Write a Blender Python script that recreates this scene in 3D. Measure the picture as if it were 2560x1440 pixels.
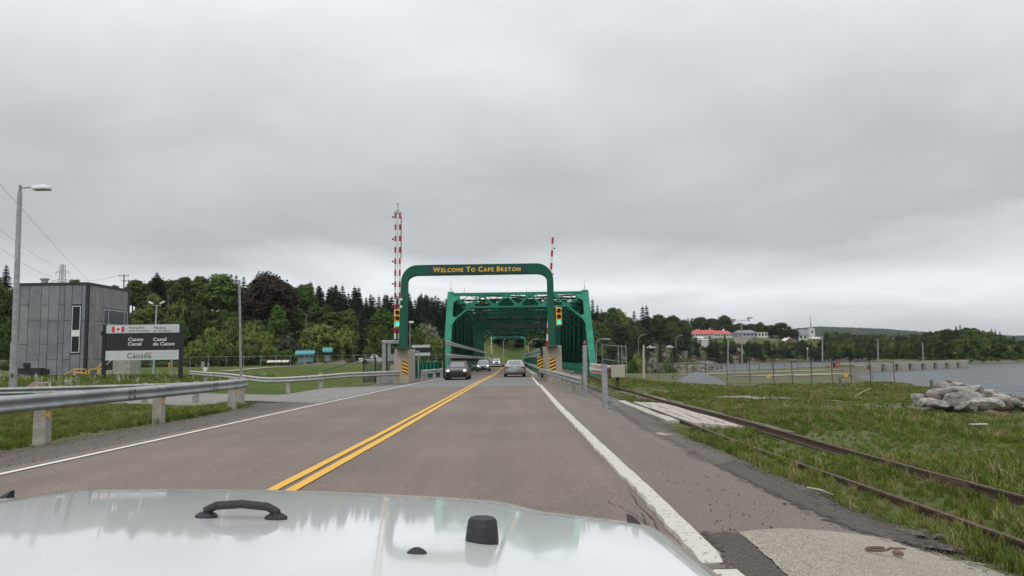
import bpy, bmesh, math, random
import numpy as np
from mathutils import Vector, Matrix
random.seed(7); RNG = np.random.default_rng(7)
PI = math.pi
SC = bpy.context.scene
for _o in list(bpy.data.objects): bpy.data.objects.remove(_o)
COL = SC.collection
# ------------------------------------------------------------------ camera
CAM_Z, FPX, PITCH, ROLL = 1.5, 1930.0, math.atan(179.0/1930.0), 0.015
_F = Vector((0, math.cos(PITCH), math.sin(PITCH)))
_R0 = Vector((1, 0, 0)); _U0 = Vector((0, -math.sin(PITCH), math.cos(PITCH)))
_R = _R0*math.cos(ROLL) - _U0*math.sin(ROLL)
_U = _R0*math.sin(ROLL) + _U0*math.cos(ROLL)
cam_d = bpy.data.cameras.new('camera'); cam = bpy.data.objects.new('camera', cam_d); COL.objects.link(cam)
cam.matrix_world = Matrix(((_R.x, _U.x, -_F.x, 0), (_R.y, _U.y, -_F.y, 0), (_R.z, _U.z, -_F.z, CAM_Z), (0, 0, 0, 1)))
cam_d.sensor_width = 36; cam_d.lens = 36*FPX/2560; cam_d.clip_start = 0.05; cam_d.clip_end = 9000
SC.camera = cam
# ------------------------------------------------------------------ sky, sun, exposure
world = bpy.data.worlds.new('World'); SC.world = world; world.use_nodes = True
def build_world():
    nt = world.node_tree; N = nt.nodes; L = nt.links; N.clear()
    out = N.new('ShaderNodeOutputWorld'); mix = N.new('ShaderNodeMixShader')
    sky = N.new('ShaderNodeTexSky'); sky.sky_type = 'NISHITA'; sky.sun_disc = False
    sky.sun_elevation = math.radians(52); sky.sun_rotation = math.radians(200)
    b1 = N.new('ShaderNodeBackground'); b1.inputs[1].default_value = 0.1
    L.new(sky.outputs[0], b1.inputs[0])
    tc = N.new('ShaderNodeTexCoord'); sep = N.new('ShaderNodeSeparateXYZ'); L.new(tc.outputs['Generated'], sep.inputs[0])
    def m(op, a, b=None, c=None, clamp=False):
        n = N.new('ShaderNodeMath'); n.operation = op; n.use_clamp = clamp
        for i, v in enumerate((a, b, c)):
            if v is None: continue
            if isinstance(v, (int, float)): n.inputs[i].default_value = v
            else: L.new(v, n.inputs[i])
        return n.outputs[0]
    z = m('MAXIMUM', sep.outputs[2], 0.0)
    den = m('ADD', z, 0.20)
    cx = m('DIVIDE', sep.outputs[0], den); cy = m('DIVIDE', sep.outputs[1], den)
    cmb = N.new('ShaderNodeCombineXYZ'); L.new(cx, cmb.inputs[0]); L.new(cy, cmb.inputs[1]); cmb.inputs[2].default_value = 3.3
    def noise(scale, detail, rough, dist=0.0):
        n = N.new('ShaderNodeTexNoise'); n.inputs['Scale'].default_value = scale; n.inputs['Detail'].default_value = detail
        n.inputs['Roughness'].default_value = rough; n.inputs['Distortion'].default_value = dist
        L.new(cmb.outputs[0], n.inputs['Vector']); return n.outputs[0]
    n1 = noise(0.75, 5.0, 0.5, 0.3); n2 = noise(1.9, 6.0, 0.52, 0.3)
    # noise shifts the elevation at which the cloud bands change tone
    sh = m('ADD', m('MULTIPLY', m('SUBTRACT', n1, 0.5), 0.26), m('MULTIPLY', m('SUBTRACT', n2, 0.5), 0.07))
    sh = m('MULTIPLY', sh, m('MINIMUM', m('ADD', m('MULTIPLY', z, 5.0), 0.12), 1.0))
    e = m('ADD', z, sh, clamp=True)
    rp = N.new('ShaderNodeValToRGB'); L.new(e, rp.inputs[0])
    stops = [(0.0, .57), (.03, .66), (.06, .84), (.085, .97), (.112, .80), (.15, .54), (.20, .56), (.27, .66), (.35, .78), (.45, .93), (.58, 1.06), (1.0, 1.28)]
    el = rp.color_ramp.elements
    while len(el) < len(stops): el.new(0.5)
    for k, (p, v) in zip(el, stops):
        k.position = p; k.color = (v*.955, v*.995, v*1.03, 1)
    gain = m('ADD', 1.0, m('MULTIPLY', m('SUBTRACT', n2, 0.5), 0.36))
    mx = N.new('ShaderNodeVectorMath'); mx.operation = 'SCALE'; L.new(rp.outputs[0], mx.inputs[0]); L.new(gain, mx.inputs['Scale'])
    b2 = N.new('ShaderNodeBackground'); b2.inputs[1].default_value = 1.0; L.new(mx.outputs[0], b2.inputs[0])
    mix.inputs[0].default_value = 0.96
    L.new(b1.outputs[0], mix.inputs[1]); L.new(b2.outputs[0], mix.inputs[2]); L.new(mix.outputs[0], out.inputs[0])
build_world()
sun_d = bpy.data.lights.new('sun', 'SUN'); sun_d.energy = 1.1; sun_d.angle = math.radians(30); sun_d.color = (1.0, .96, .9)
sun = bpy.data.objects.new('sun', sun_d); COL.objects.link(sun)
_se, _sa = math.radians(52), math.radians(200)          # sun stands behind the camera, veiled by cloud
sun.rotation_euler = (-Vector((math.sin(_sa)*math.cos(_se), math.cos(_sa)*math.cos(_se), math.sin(_se)))).to_track_quat('-Z', 'Y').to_euler()
SC.view_settings.view_transform = 'Standard'; SC.view_settings.look = 'None'
SC.view_settings.exposure = 0.0; SC.view_settings.gamma = 1.0; SC.view_settings.use_curve_mapping = False
SC.cycles.use_denoising = True; SC.cycles.max_bounces = 6; SC.cycles.transparent_max_bounces = 12
SC.cycles.caustics_reflective = False; SC.cycles.caustics_refractive = False
# ------------------------------------------------------------------ pixel helpers (2560 x 1440 frame of the photograph)
def ray(px, py): return _F + _R*((px-1280)/FPX) + _U*((720-py)/FPX)
def at(px, py, y):
    d = ray(px, py); k = y/d.y
    return Vector((d.x*k, y, CAM_Z + d.z*k))
def gp(px, py, z=0.0):
    d = ray(px, py); k = (z-CAM_Z)/d.z
    return Vector((d.x*k, d.y*k, z))
# ------------------------------------------------------------------ materials
def principled(name):
    m = bpy.data.materials.new(name); m.use_nodes = True
    nt = m.node_tree; b = nt.nodes['Principled BSDF']
    return m, nt, b
def setc(b, c): b.inputs['Base Color'].default_value = (c[0], c[1], c[2], 1)
MATS = {}
def mat(name, c, rough=.6, var=.15, scale=8.0, bump=0.0, bscale=None, metal=0.0, coat=0.0, spec=.5, c2=None, objrand=0.0, detail=5, stretch=None, emit=None, es=1.0, c2lo=.42, c2hi=.62, rust=None):
    if name in MATS: return MATS[name]
    m, nt, b = principled(name); N = nt.nodes; L = nt.links
    b.inputs['Roughness'].default_value = rough; b.inputs['Metallic'].default_value = metal
    b.inputs['Specular IOR Level'].default_value = spec
    b.inputs['Coat Weight'].default_value = coat; b.inputs['Coat Roughness'].default_value = .045
    tc = N.new('ShaderNodeTexCoord'); src = tc.outputs['Object']
    if stretch:
        mp = N.new('ShaderNodeMapping'); mp.inputs['Scale'].default_value = stretch; L.new(src, mp.inputs[0]); src = mp.outputs[0]
    if var > 0 or c2:
        n = N.new('ShaderNodeTexNoise'); n.inputs['Scale'].default_value = scale; n.inputs['Detail'].default_value = detail; n.inputs['Roughness'].default_value = .62
        L.new(src, n.inputs['Vector'])
        r = N.new('ShaderNodeValToRGB'); L.new(n.outputs[0], r.inputs[0])
        if c2:
            r.color_ramp.elements[0].position = c2lo; r.color_ramp.elements[1].position = c2hi
            r.color_ramp.elements[0].color = (*c, 1); r.color_ramp.elements[1].color = (*c2, 1)
        else:
            r.color_ramp.elements[0].position = .3; r.color_ramp.elements[1].position = .7
            r.color_ramp.elements[0].color = (*[x*(1-var) for x in c], 1); r.color_ramp.elements[1].color = (*[min(1, x*(1+var)) for x in c], 1)
        col = r.outputs[0]
        if objrand > 0:
            oi = N.new('ShaderNodeObjectInfo'); hsv = N.new('ShaderNodeHueSaturation')
            mr = N.new('ShaderNodeMapRange'); mr.inputs[3].default_value = 1-objrand; mr.inputs[4].default_value = 1+objrand
            L.new(oi.outputs['Random'], mr.inputs[0]); L.new(mr.outputs[0], hsv.inputs['Value']); L.new(col, hsv.inputs['Color'])
            mr2 = N.new('ShaderNodeMapRange'); mr2.inputs[3].default_value = .5-objrand*.06; mr2.inputs[4].default_value = .5+objrand*.06
            ml = N.new('ShaderNodeMath'); ml.operation = 'FRACT'; mm = N.new('ShaderNodeMath'); mm.operation = 'MULTIPLY'; mm.inputs[1].default_value = 7.31
            L.new(oi.outputs['Random'], mm.inputs[0]); L.new(mm.outputs[0], ml.inputs[0]); L.new(ml.outputs[0], mr2.inputs[0]); L.new(mr2.outputs[0], hsv.inputs['Hue'])
            col = hsv.outputs[0]
        if rust:                                                # weathered spots where the coating has failed
            rn = N.new('ShaderNodeTexNoise'); rn.inputs['Scale'].default_value = rust; rn.inputs['Detail'].default_value = 8; rn.inputs['Roughness'].default_value = .7; L.new(tc.outputs['Object'], rn.inputs['Vector'])
            rm = N.new('ShaderNodeMapRange'); rm.inputs[1].default_value = .64; rm.inputs[2].default_value = .74; rm.inputs[4].default_value = .8; L.new(rn.outputs[0], rm.inputs[0])
            rx = N.new('ShaderNodeMix'); rx.data_type = 'RGBA'; L.new(rm.outputs[0], rx.inputs[0]); L.new(col, rx.inputs[6]); rx.inputs[7].default_value = (.075, .05, .034, 1); col = rx.outputs[2]
        L.new(col, b.inputs['Base Color'])
    else: setc(b, c)
    if bump > 0:
        n2 = N.new('ShaderNodeTexNoise'); n2.inputs['Scale'].default_value = bscale or scale*4; n2.inputs['Detail'].default_value = 4
        L.new(src, n2.inputs['Vector']); bp = N.new('ShaderNodeBump'); bp.inputs['Strength'].default_value = bump; bp.inputs['Distance'].default_value = .02
        L.new(n2.outputs[0], bp.inputs['Height']); L.new(bp.outputs[0], b.inputs['Normal'])
    if emit:
        b.inputs['Emission Color'].default_value = (*emit, 1); b.inputs['Emission Strength'].default_value = es
    MATS[name] = m; return m
# ------------------------------------------------------------------ mesh builder
class MB:
    def __init__(s): s.v = []; s.f = []
    def add(s, vs, fs):
        o = len(s.v); s.v += [tuple(p) for p in vs]; s.f += [tuple(i+o for i in f) for f in fs]; return s
    def box(s, c, d, rz=0.0, M=None):
        x, y, z = d[0]/2, d[1]/2, d[2]/2
        vs = [Vector((a*x, b*y, e*z)) for e in (-1, 1) for b in (-1, 1) for a in (-1, 1)]
        T = Matrix.Translation(c) @ (M if M is not None else Matrix.Rotation(rz, 4, 'Z'))
        return s.add([T @ p for p in vs], [(0, 2, 3, 1), (4, 5, 7, 6), (0, 1, 5, 4), (2, 6, 7, 3), (0, 4, 6, 2), (1, 3, 7, 5)])
    def beam(s, a, b, w, h, up=(0, 0, 1), w2=None, h2=None):
        a = Vector(a); b = Vector(b); d = (b-a).normalized(); up = Vector(up)
        if abs(d.dot(up)) > .98: up = Vector((0, 1, 0))
        sd = d.cross(up).normalized(); u = sd.cross(d).normalized()
        w2 = w if w2 is None else w2; h2 = h if h2 is None else h2
        vs = [a+sd*(i*w/2)+u*(j*h/2) for i, j in ((-1, -1), (1, -1), (1, 1), (-1, 1))] + [b+sd*(i*w2/2)+u*(j*h2/2) for i, j in ((-1, -1), (1, -1), (1, 1), (-1, 1))]
        return s.add(vs, [(3, 2, 1, 0), (4, 5, 6, 7), (0, 1, 5, 4), (1, 2, 6, 5), (2, 3, 7, 6), (3, 0, 4, 7)])
    def tube(s, pts, r, n=8, cap=True):
        pts = [Vector(p) for p in pts]; rs = r if isinstance(r, (list, tuple)) else [r]*len(pts)
        vs = []; fs = []
        for i, p in enumerate(pts):
            d = (pts[min(i+1, len(pts)-1)]-pts[max(i-1, 0)]).normalized()
            up = Vector((0, 0, 1)) if abs(d.z) < .9 else Vector((0, 1, 0))
            a = d.cross(up).normalized(); b = a.cross(d).normalized()
            vs += [p + (a*math.cos(2*PI*k/n)+b*math.sin(2*PI*k/n))*rs[i] for k in range(n)]
        for i in range(len(pts)-1):
            for k in range(n): fs.append((i*n+k, i*n+(k+1) % n, (i+1)*n+(k+1) % n, (i+1)*n+k))
        if cap: fs.append(tuple(range(n-1, -1, -1))); fs.append(tuple(range((len(pts)-1)*n, len(pts)*n)))
        return s.add(vs, fs)
    def prism(s, poly, a, b, axes=('x', 'z', 'y')):
        """poly: list of 2D points in the first two axes, extruded from a to b along the third"""
        n = len(poly); ix = {'x': 0, 'y': 1, 'z': 2}
        def mk(p, t):
            v = [0, 0, 0]; v[ix[axes[0]]] = p[0]; v[ix[axes[1]]] = p[1]; v[ix[axes[2]]] = t; return v
        vs = [mk(p, a) for p in poly] + [mk(p, b) for p in poly]
        fs = [tuple(range(n-1, -1, -1)), tuple(range(n, 2*n))] + [(i, (i+1) % n, n+(i+1) % n, n+i) for i in range(n)]
        return s.add(vs, fs)
    def loft(s, rings, closed=True, cap=True):
        n = len(rings[0]); vs = [p for r in rings for p in r]; fs = []
        for i in range(len(rings)-1):
            for k in range(n if closed else n-1): fs.append((i*n+k, i*n+(k+1) % n, (i+1)*n+(k+1) % n, (i+1)*n+k))
        if cap and closed: fs.append(tuple(range(n-1, -1, -1))); fs.append(tuple(range((len(rings)-1)*n, len(rings)*n)))
        return s.add(vs, fs)
    def lathe(s, prof, c=(0, 0, 0), n=16):
        c = Vector(c); rings = [[c+Vector((r*math.cos(2*PI*k/n), r*math.sin(2*PI*k/n), z)) for k in range(n)] for r, z in prof]
        return s.loft(rings)
    def xf(s, M):
        s.v = [tuple(M @ Vector(p)) for p in s.v]; return s
    def mesh(s, name, m=None, smooth=False, fix=True):
        me = bpy.data.meshes.new(name); me.from_pydata(s.v, [], s.f)
        if fix:
            bm = bmesh.new(); bm.from_mesh(me); bmesh.ops.recalc_face_normals(bm, faces=bm.faces); bm.to_mesh(me); bm.free()
        if m: me.materials.append(m)
        if smooth:
            me.polygons.foreach_set('use_smooth', [True]*len(me.polygons))
            if smooth != 'all':
                try: me.set_sharp_from_angle(angle=math.radians(smooth if smooth is not True else 40))
                except Exception: pass
        me.update(); return me
def link(name, me, parent=None, label=None, cat=None, group=None, kind=None, loc=None, rz=None):
    o = bpy.data.objects.new(name, me); COL.objects.link(o)
    if parent: o.parent = parent
    if label: o['label'] = label
    if cat: o['category'] = cat
    if group: o['group'] = group
    if kind: o['kind'] = kind
    if loc is not None: o.location = loc
    if rz is not None: o.rotation_euler = (0, 0, rz)
    return o
def part(name, mb, m, parent, smooth=False, **k): return link(name, mb.mesh(name, m, smooth), parent, **k)
def thing(name, label, cat, loc=(0, 0, 0), rz=0.0, group=None): return link(name, None, None, label, cat, group, None, loc, rz)
def copy_tree(o, parent=None):
    c = o.copy(); COL.objects.link(c); c.parent = parent
    for ch in list(o.children): copy_tree(ch, c)
    return c
def bevel(o, w=.01, seg=2):
    b = o.modifiers.new('bevel', 'BEVEL'); b.width = w; b.segments = seg; b.limit_method = 'ANGLE'; return o
def text_mesh(txt, size, depth=.004, offset=0.0, align='LEFT', spacing=1.0, shear=0.0):
    cu = bpy.data.curves.new('lettering', 'FONT'); cu.body = txt; cu.size = size; cu.extrude = depth; cu.offset = offset; cu.align_x = align; cu.space_character = spacing; cu.shear = shear
    cu.resolution_u = 3
    o = bpy.data.objects.new('tmp', cu); COL.objects.link(o)
    dg = bpy.context.evaluated_depsgraph_get(); me = bpy.data.meshes.new_from_object(o.evaluated_get(dg))
    bpy.data.objects.remove(o); bpy.data.curves.remove(cu); return me
def smooth01(t): t = np.clip(t, 0, 1); return t*t*(3-2*t)
def scatter(name, protos, pts, rz, sc, idx, label, cat, tilt=None, parent=None):
    """one stuff object: points carrying instances of prototype meshes"""
    me = bpy.data.meshes.new(name); n = len(pts); me.vertices.add(n); me.vertices.foreach_set('co', np.asarray(pts, 'f').ravel())
    for an, arr, ty in (('rz', rz, 'FLOAT'), ('sc', sc, 'FLOAT'), ('ix', idx, 'INT')):
        a = me.attributes.new(an, ty, 'POINT'); a.data.foreach_set('value', np.asarray(arr, 'i' if ty == 'INT' else 'f'))
    o = link(name, me, parent, label, cat, None, 'stuff')
    g = bpy.data.node_groups.new(name, 'GeometryNodeTree')
    g.interface.new_socket('Geometry', in_out='INPUT', socket_type='NodeSocketGeometry'); g.interface.new_socket('Geometry', in_out='OUTPUT', socket_type='NodeSocketGeometry')
    N = g.nodes; L = g.links
    gi = N.new('NodeGroupInput'); go = N.new('NodeGroupOutput'); iop = N.new('GeometryNodeInstanceOnPoints'); jn = N.new('GeometryNodeJoinGeometry')
    for p in reversed(protos):
        oi = N.new('GeometryNodeObjectInfo'); oi.inputs['Object'].default_value = p; oi.inputs['As Instance'].default_value = True; L.new(oi.outputs['Geometry'], jn.inputs[0])
    def na(nm, ty):
        q = N.new('GeometryNodeInputNamedAttribute'); q.data_type = ty; q.inputs['Name'].default_value = nm; return q.outputs[0]
    cx = N.new('ShaderNodeCombineXYZ'); L.new(na('rz', 'FLOAT'), cx.inputs[2])
    L.new(gi.outputs[0], iop.inputs['Points']); L.new(jn.outputs[0], iop.inputs['Instance']); iop.inputs['Pick Instance'].default_value = True
    L.new(na('ix', 'INT'), iop.inputs['Instance Index']); L.new(cx.outputs[0], iop.inputs['Rotation']); L.new(na('sc', 'FLOAT'), iop.inputs['Scale'])
    L.new(iop.outputs[0], go.inputs[0])
    md = o.modifiers.new('scatter', 'NODES'); md.node_group = g
    return o
def proto(name, me): return bpy.data.objects.new(name, me)      # prototype mesh for scatter, never linked to the scene
# ================================================================== terrain
WATER_Z = -2.2
SEA = np.array([(-24, 114), (0, 112), (14, 116), (30, 130), (46, 148), (58, 162), (70, 176), (77, 172), (74, 164), (64, 148), (52, 122), (42.5, 98), (36.5, 80), (33.5, 70), (31.5, 60), (28.5, 47), (25.5, 38), (24.5, 24), (30, 6), (42, -30),
                (1500, -30), (1500, 262), (190, 266), (166, 276), (158, 300), (170, 360), (184, 400), (172, 436), (98, 418), (84, 330), (64, 245), (46, 195), (26, 172), (8, 156), (-24, 152)], float)
def sdist(poly, X, Y):
    """signed distance, positive inside"""
    X = np.asarray(X, float); Y = np.asarray(Y, float); d = np.full(X.shape, 1e9); ins = np.zeros(X.shape, bool)
    n = len(poly)
    for i in range(n):
        ax, ay = poly[i]; bx, by = poly[(i+1) % n]; ex, ey = bx-ax, by-ay
        t = np.clip(((X-ax)*ex+(Y-ay)*ey)/(ex*ex+ey*ey+1e-9), 0, 1)
        d = np.minimum(d, np.hypot(X-ax-t*ex, Y-ay-t*ey))
        c = ((ay > Y) != (by > Y)); xi = (bx-ax)*(Y-ay)/((by-ay) if by != ay else 1e-9)+ax
        ins ^= c & (X < xi)
    return np.where(ins, d, -d)
#        pixel column, foot of slope, crest distance, crest height
HILL = np.array([(-1800, 90, 170, 16), (-300, 100, 180, 20), (0, 118, 205, 19.0), (170, 135, 215, 17), (330, 146, 225, 15.5), (600, 152, 232, 16.0), (750, 158, 242, 15), (900, 165, 262, 13.5), (1060, 190, 330, 15),
                 (1180, 226, 330, 17), (1283, 246, 400, 15), (1400, 262, 400, 15), (1500, 284, 400, 15.5), (1600, 318, 432, 12.5), (1700, 366, 440, 12), (1800, 404, 452, 13), (1900, 424, 464, 13), (2000, 438, 482, 11.5),
                 (2100, 410, 470, 8.5), (2200, 372, 450, 6.0), (2300, 300, 380, 5), (2400, 281, 345, 6.5), (2480, 272, 332, 4.5), (2560, 268, 330, 1.5), (2700, 266, 330, .5), (4200, 262, 340, .5)], float)
def bumps(X, Y):
    return (np.sin(X*.173+1.3)*np.cos(Y*.211) + .6*np.sin(X*.41+Y*.37) + .4*np.sin(X*.93-Y*.71+2))
def H(X, Y):
    X = np.asarray(X, float); Y = np.asarray(Y, float)
    z = np.zeros(np.broadcast(X, Y).shape)
    left = smooth01((-10.5-X)/5)
    z = z + left*smooth01((Y-45)/105)*1.0
    z = z - .32*smooth01((-10.5-X)/3)*smooth01((Y-21)/7)*(1-smooth01((Y-43)/9))
    z = z + .48*np.exp(-((X+40)**2+(Y-69)**2)/15.0**2)
    near = 1-.72*smooth01((Y-50)/18)*(1-smooth01((X-9)/4))
    z = z - .55*smooth01((X-1.75)/3.2)*near*(1-.0*Y)
    z = z - .42*smooth01((X-8)/17)
    z = z + .05*bumps(X*3, Y*3)*smooth01((X-8.5)/5)*(1-smooth01((Y-70)/60))
    z = z - 1.3*smooth01((Y-73)/1.5)*(1-smooth01((Y-160)/1.5))*smooth01((9.2-X)/1.2)*smooth01((X+8.0)/1.2)
    px = np.where(Y > 25, X/np.maximum(Y, 25)*1930+1283, X/25*1930+1283)
    fb = np.interp(px, HILL[:, 0], HILL[:, 1]); cr = np.interp(px, HILL[:, 0], HILL[:, 2]); zc = np.interp(px, HILL[:, 0], HILL[:, 3])
    t = (Y-fb)/(cr-fb)
    hz = zc*smooth01(t*.93+.02)*(t > -.02)
    z = z + np.where(t > -.02, hz + .55*bumps(X, Y)*np.clip(t*3, 0, 1), 0) + np.clip(Y-cr, 0, 900)*.012*(t > 1)
    sd = sdist(SEA, X, Y)
    z = z + (-4.6-z)*smooth01((sd+1.2)/8.5)
    return z
def h1(x, y): return float(H(np.array([x]), np.array([y]))[0])
def hit(px, py, dz=0.0):
    p = gp(px, py, 0.0); z = 0.0
    for _ in range(14):
        z = .5*z+.5*(h1(p.x, p.y)+dz); p = gp(px, py, min(z, 1.3))
    return p
def onground(x, y, dz=0.0): return Vector((x, y, h1(x, y)+dz))
def col_at(px, y, dz=0.0):
    x = (px-1283)/1930*y; return onground(x, y, dz)
def grid_mesh(name, P, m, attr=None):
    nu, nv = P.shape[:2]; me = bpy.data.meshes.new(name)
    me.vertices.add(nu*nv); me.vertices.foreach_set('co', P.reshape(-1).astype('f'))
    i = np.arange(nu-1)[:, None]*nv+np.arange(nv-1)[None]; q = np.stack([i, i+nv, i+nv+1, i+1], -1).reshape(-1, 4)
    me.loops.add(q.size); me.polygons.add(len(q)); me.loops.foreach_set('vertex_index', q.ravel().astype('i'))
    me.polygons.foreach_set('loop_start', np.arange(0, q.size, 4).astype('i')); me.polygons.foreach_set('use_smooth', np.ones(len(q), bool))
    if m: me.materials.append(m)
    if attr is not None:
        a = me.color_attributes.new('zone', 'FLOAT_COLOR', 'POINT'); a.data.foreach_set('color', attr.reshape(-1).astype('f'))
    me.update(calc_edges=True); me.validate(); return me
def ground_material():
    m, nt, b = principled('ground'); N = nt.nodes; L = nt.links
    geo = N.new('ShaderNodeNewGeometry'); at_ = N.new('ShaderNodeAttribute'); at_.attribute_name = 'zone'
    sep = N.new('ShaderNodeSeparateColor'); L.new(at_.outputs['Color'], sep.inputs[0])
    def noise(s, d, r=.6):
        n = N.new('ShaderNodeTexNoise'); n.inputs['Scale'].default_value = s; n.inputs['Detail'].default_value = d; n.inputs['Roughness'].default_value = r; L.new(geo.outputs['Position'], n.inputs['Vector']); return n.outputs[0]
    def ramp(src, stops):
        r = N.new('ShaderNodeValToRGB'); L.new(src, r.inputs[0]); e = r.color_ramp.elements
        while len(e) < len(stops): e.new(.5)
        for k, (p, c) in zip(e, stops): k.position = p; k.color = (*c, 1)
        return r.outputs[0]
    def mix(f, a, c):
        x = N.new('ShaderNodeMix'); x.data_type = 'RGBA'
        if isinstance(f, float): x.inputs[0].default_value = f
        else: L.new(f, x.inputs[0])
        L.new(a, x.inputs[6]); L.new(c, x.inputs[7]); return x.outputs[2]
    nb = noise(.35, 6); nf = noise(9, 6); nm = noise(1.7, 7, .68)
    field = ramp(nb, [(.30, (.062, .085, .022)), (.47, (.088, .108, .032)), (.58, (.14, .135, .062)), (.68, (.22, .19, .15))])
    fine = ramp(nf, [(.3, (.04, .06, .014)), (.55, (.1, .12, .04)), (.75, (.19, .17, .09))])
    field = mix(.45, field, fine)
    lawn = mix(.5, ramp(nm, [(.3, (.062, .098, .02)), (.6, (.09, .125, .03)), (.8, (.13, .14, .05))]), ramp(nf, [(.25, (.05, .085, .015)), (.75, (.105, .135, .035))]))
    hill = mix(.5, ramp(nm, [(.3, (.04, .072, .014)), (.6, (.07, .1, .022)), (.8, (.1, .11, .04))]), ramp(nb, [(.3, (.035, .06, .014)), (.7, (.085, .11, .03))]))
    rock = ramp(nm, [(.3, (.06, .05, .045)), (.5, (.17, .14, .12)), (.7, (.27, .23, .2))])
    c = mix(sep.outputs[0], field, lawn); c = mix(sep.outputs[1], c, hill); c = mix(sep.outputs[2], c, rock)
    L.new(c, b.inputs['Base Color']); b.inputs['Roughness'].default_value = .95; b.inputs['Specular IOR Level'].default_value = .15
    bp = N.new('ShaderNodeBump'); bp.inputs['Strength'].default_value = .9; bp.inputs['Distance'].default_value = .06; L.new(nf, bp.inputs['Height']); L.new(bp.outputs[0], b.inputs['Normal'])
    return m
def build_terrain():
    u = np.linspace(-1, 1, 421); xs = 1700*np.sinh(6.4*u)/math.sinh(6.4)
    v = np.linspace(-.30, 1, 560); ys = 18+2900*np.sinh(5.6*v)/math.sinh(5.6); ys = ys[ys > -60]
    X, Y = np.meshgrid(xs, ys, indexing='ij'); Z = H(X, Y)
    sd = sdist(SEA, X, Y); px = np.where(Y > 25, X/np.maximum(Y, 25)*1930+1283, 0)
    fb = np.interp(px, HILL[:, 0], HILL[:, 1])
    lawn = smooth01((-10.5-X)/2)*smooth01((Y-43)/4)*(1-smooth01((Y-fb)/6)); lawn = np.maximum(lawn, smooth01((X-12)/4)*smooth01((Y-88)/14)*(1-smooth01((Y-fb)/8))*.25)
    lawn = np.maximum(lawn, smooth01((Y-225)/10)*smooth01((1400-px)/80)*(px > 1150)*(1-smooth01((Y-fb-np.clip((1345-px)*.42, 3, 60))/8)))
    hill = smooth01((Y-fb)/10)*(1-lawn)
    rock = smooth01((sd+.6)/2.4)*(Z < .2)
    # bare rock cuts on the slopes
    def cut(pa, pb, ya, yb): return smooth01((px-pa)/8)*smooth01((pb-px)/8)*smooth01((Y-ya)/4)*smooth01((yb-Y)/4)
    rk = np.maximum.reduce([cut(740, 1010, 158, 176), cut(1060, 1130, 186, 205), cut(1530, 1610, 318, 345), cut(1650, 1760, 380, 425), cut(1600, 1670, 335, 420), cut(1880, 1960, 462, 482), cut(2180, 2230, 390, 420), cut(2440, 2490, 276, 300)])
    rk = rk*(bumps(X*2.1, Y*2.3) > -.35)
    rock = np.maximum(rock, rk*.9); Z = Z + rk*.5*np.abs(bumps(X*3.3, Y*2.7))
    bare = smooth01((bumps(X*.7+3, Y*.6)-.62)/.35)*smooth01((X-7.6)/1.0)*(1-smooth01((Y-72)/12))*(np.abs(bumps(X*2.7, Y*2.1)) > .12); rock = np.maximum(rock, bare*.75); rock = np.maximum(rock, .42*smooth01((X-12)/5)*smooth01((Y-66)/10)*(1-smooth01((Y-140)/20))*(bumps(X*.9, Y*.5) > -.6))
    A = np.stack([lawn, hill, rock, np.ones_like(lawn)], -1)
    g = grid_mesh('ground', np.stack([X, Y, Z-.035], -1), ground_material(), A)
    link('ground', g, kind='structure')
build_terrain()
# ------------------------------------------------------------------ water
def build_water():
    m, nt, b = principled('water'); N = nt.nodes; L = nt.links
    setc(b, (.05, .06, .068)); b.inputs['Roughness'].default_value = .28; b.inputs['IOR'].default_value = 1.33; b.inputs['Specular IOR Level'].default_value = .5
    geo = N.new('ShaderNodeNewGeometry'); mp = N.new('ShaderNodeMapping'); mp.inputs['Scale'].default_value = (.55, 1.0, 1); mp.inputs['Rotation'].default_value = (0, 0, .5); L.new(geo.outputs['Position'], mp.inputs[0])
    hs = []
    for s, w in ((.32, 1.0), (1.1, .42), (3.2, .12)):
        n = N.new('ShaderNodeTexNoise'); n.inputs['Scale'].default_value = s; n.inputs['Detail'].default_value = 3; n.inputs['Distortion'].default_value = .6; L.new(mp.outputs[0], n.inputs['Vector'])
        k = N.new('ShaderNodeMath'); k.operation = 'MULTIPLY'; k.inputs[1].default_value = w; L.new(n.outputs[0], k.inputs[0]); hs.append(k.outputs[0])
    s1 = N.new('ShaderNodeMath'); L.new(hs[0], s1.inputs[0]); L.new(hs[1], s1.inputs[1]); s2 = N.new('ShaderNodeMath'); L.new(s1.outputs[0], s2.inputs[0]); L.new(hs[2], s2.inputs[1])
    bp = N.new('ShaderNodeBump'); bp.inputs['Strength'].default_value = 1.0; bp.inputs['Distance'].default_value = 1.8; L.new(s2.outputs[0], bp.inputs['Height']); L.new(bp.outputs[0], b.inputs['Normal'])
    P = np.array([[(-60, -60, WATER_Z), (-60, 900, WATER_Z)], [(1800, -60, WATER_Z), (1800, 900, WATER_Z)]], float)
    link('water', grid_mesh('water', P, m), kind='structure')
build_water()
# ------------------------------------------------------------------ far ridge
def build_ridge():
    m = mat('far_forest', (.016, .028, .017), .95, scale=.03, c2=(.03, .046, .026), detail=8, spec=.1)
    xs = np.linspace(-2600, 3600, 900); ys = np.linspace(1500, 2900, 60)
    X, Y = np.meshgrid(xs, ys, indexing='ij')
    crest = np.interp(X/Y*1930+1283, [-1500, 600, 1400, 1900, 2050, 2200, 2330, 2420, 2560, 3500], [60, 50, 50, 62, 74, 66, 54, 46, 42, 40])*Y/2000
    Z = crest*smooth01((Y-1500)/600) + 4*np.abs(np.sin(X*.11+np.sin(Y*.07)*2))*np.abs(np.cos(Y*.13)) + RNG.uniform(0, 5, X.shape) - 6
    link('hills', grid_mesh('hills', np.stack([X, Y, Z], -1), m), kind='structure')
build_ridge()
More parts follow.
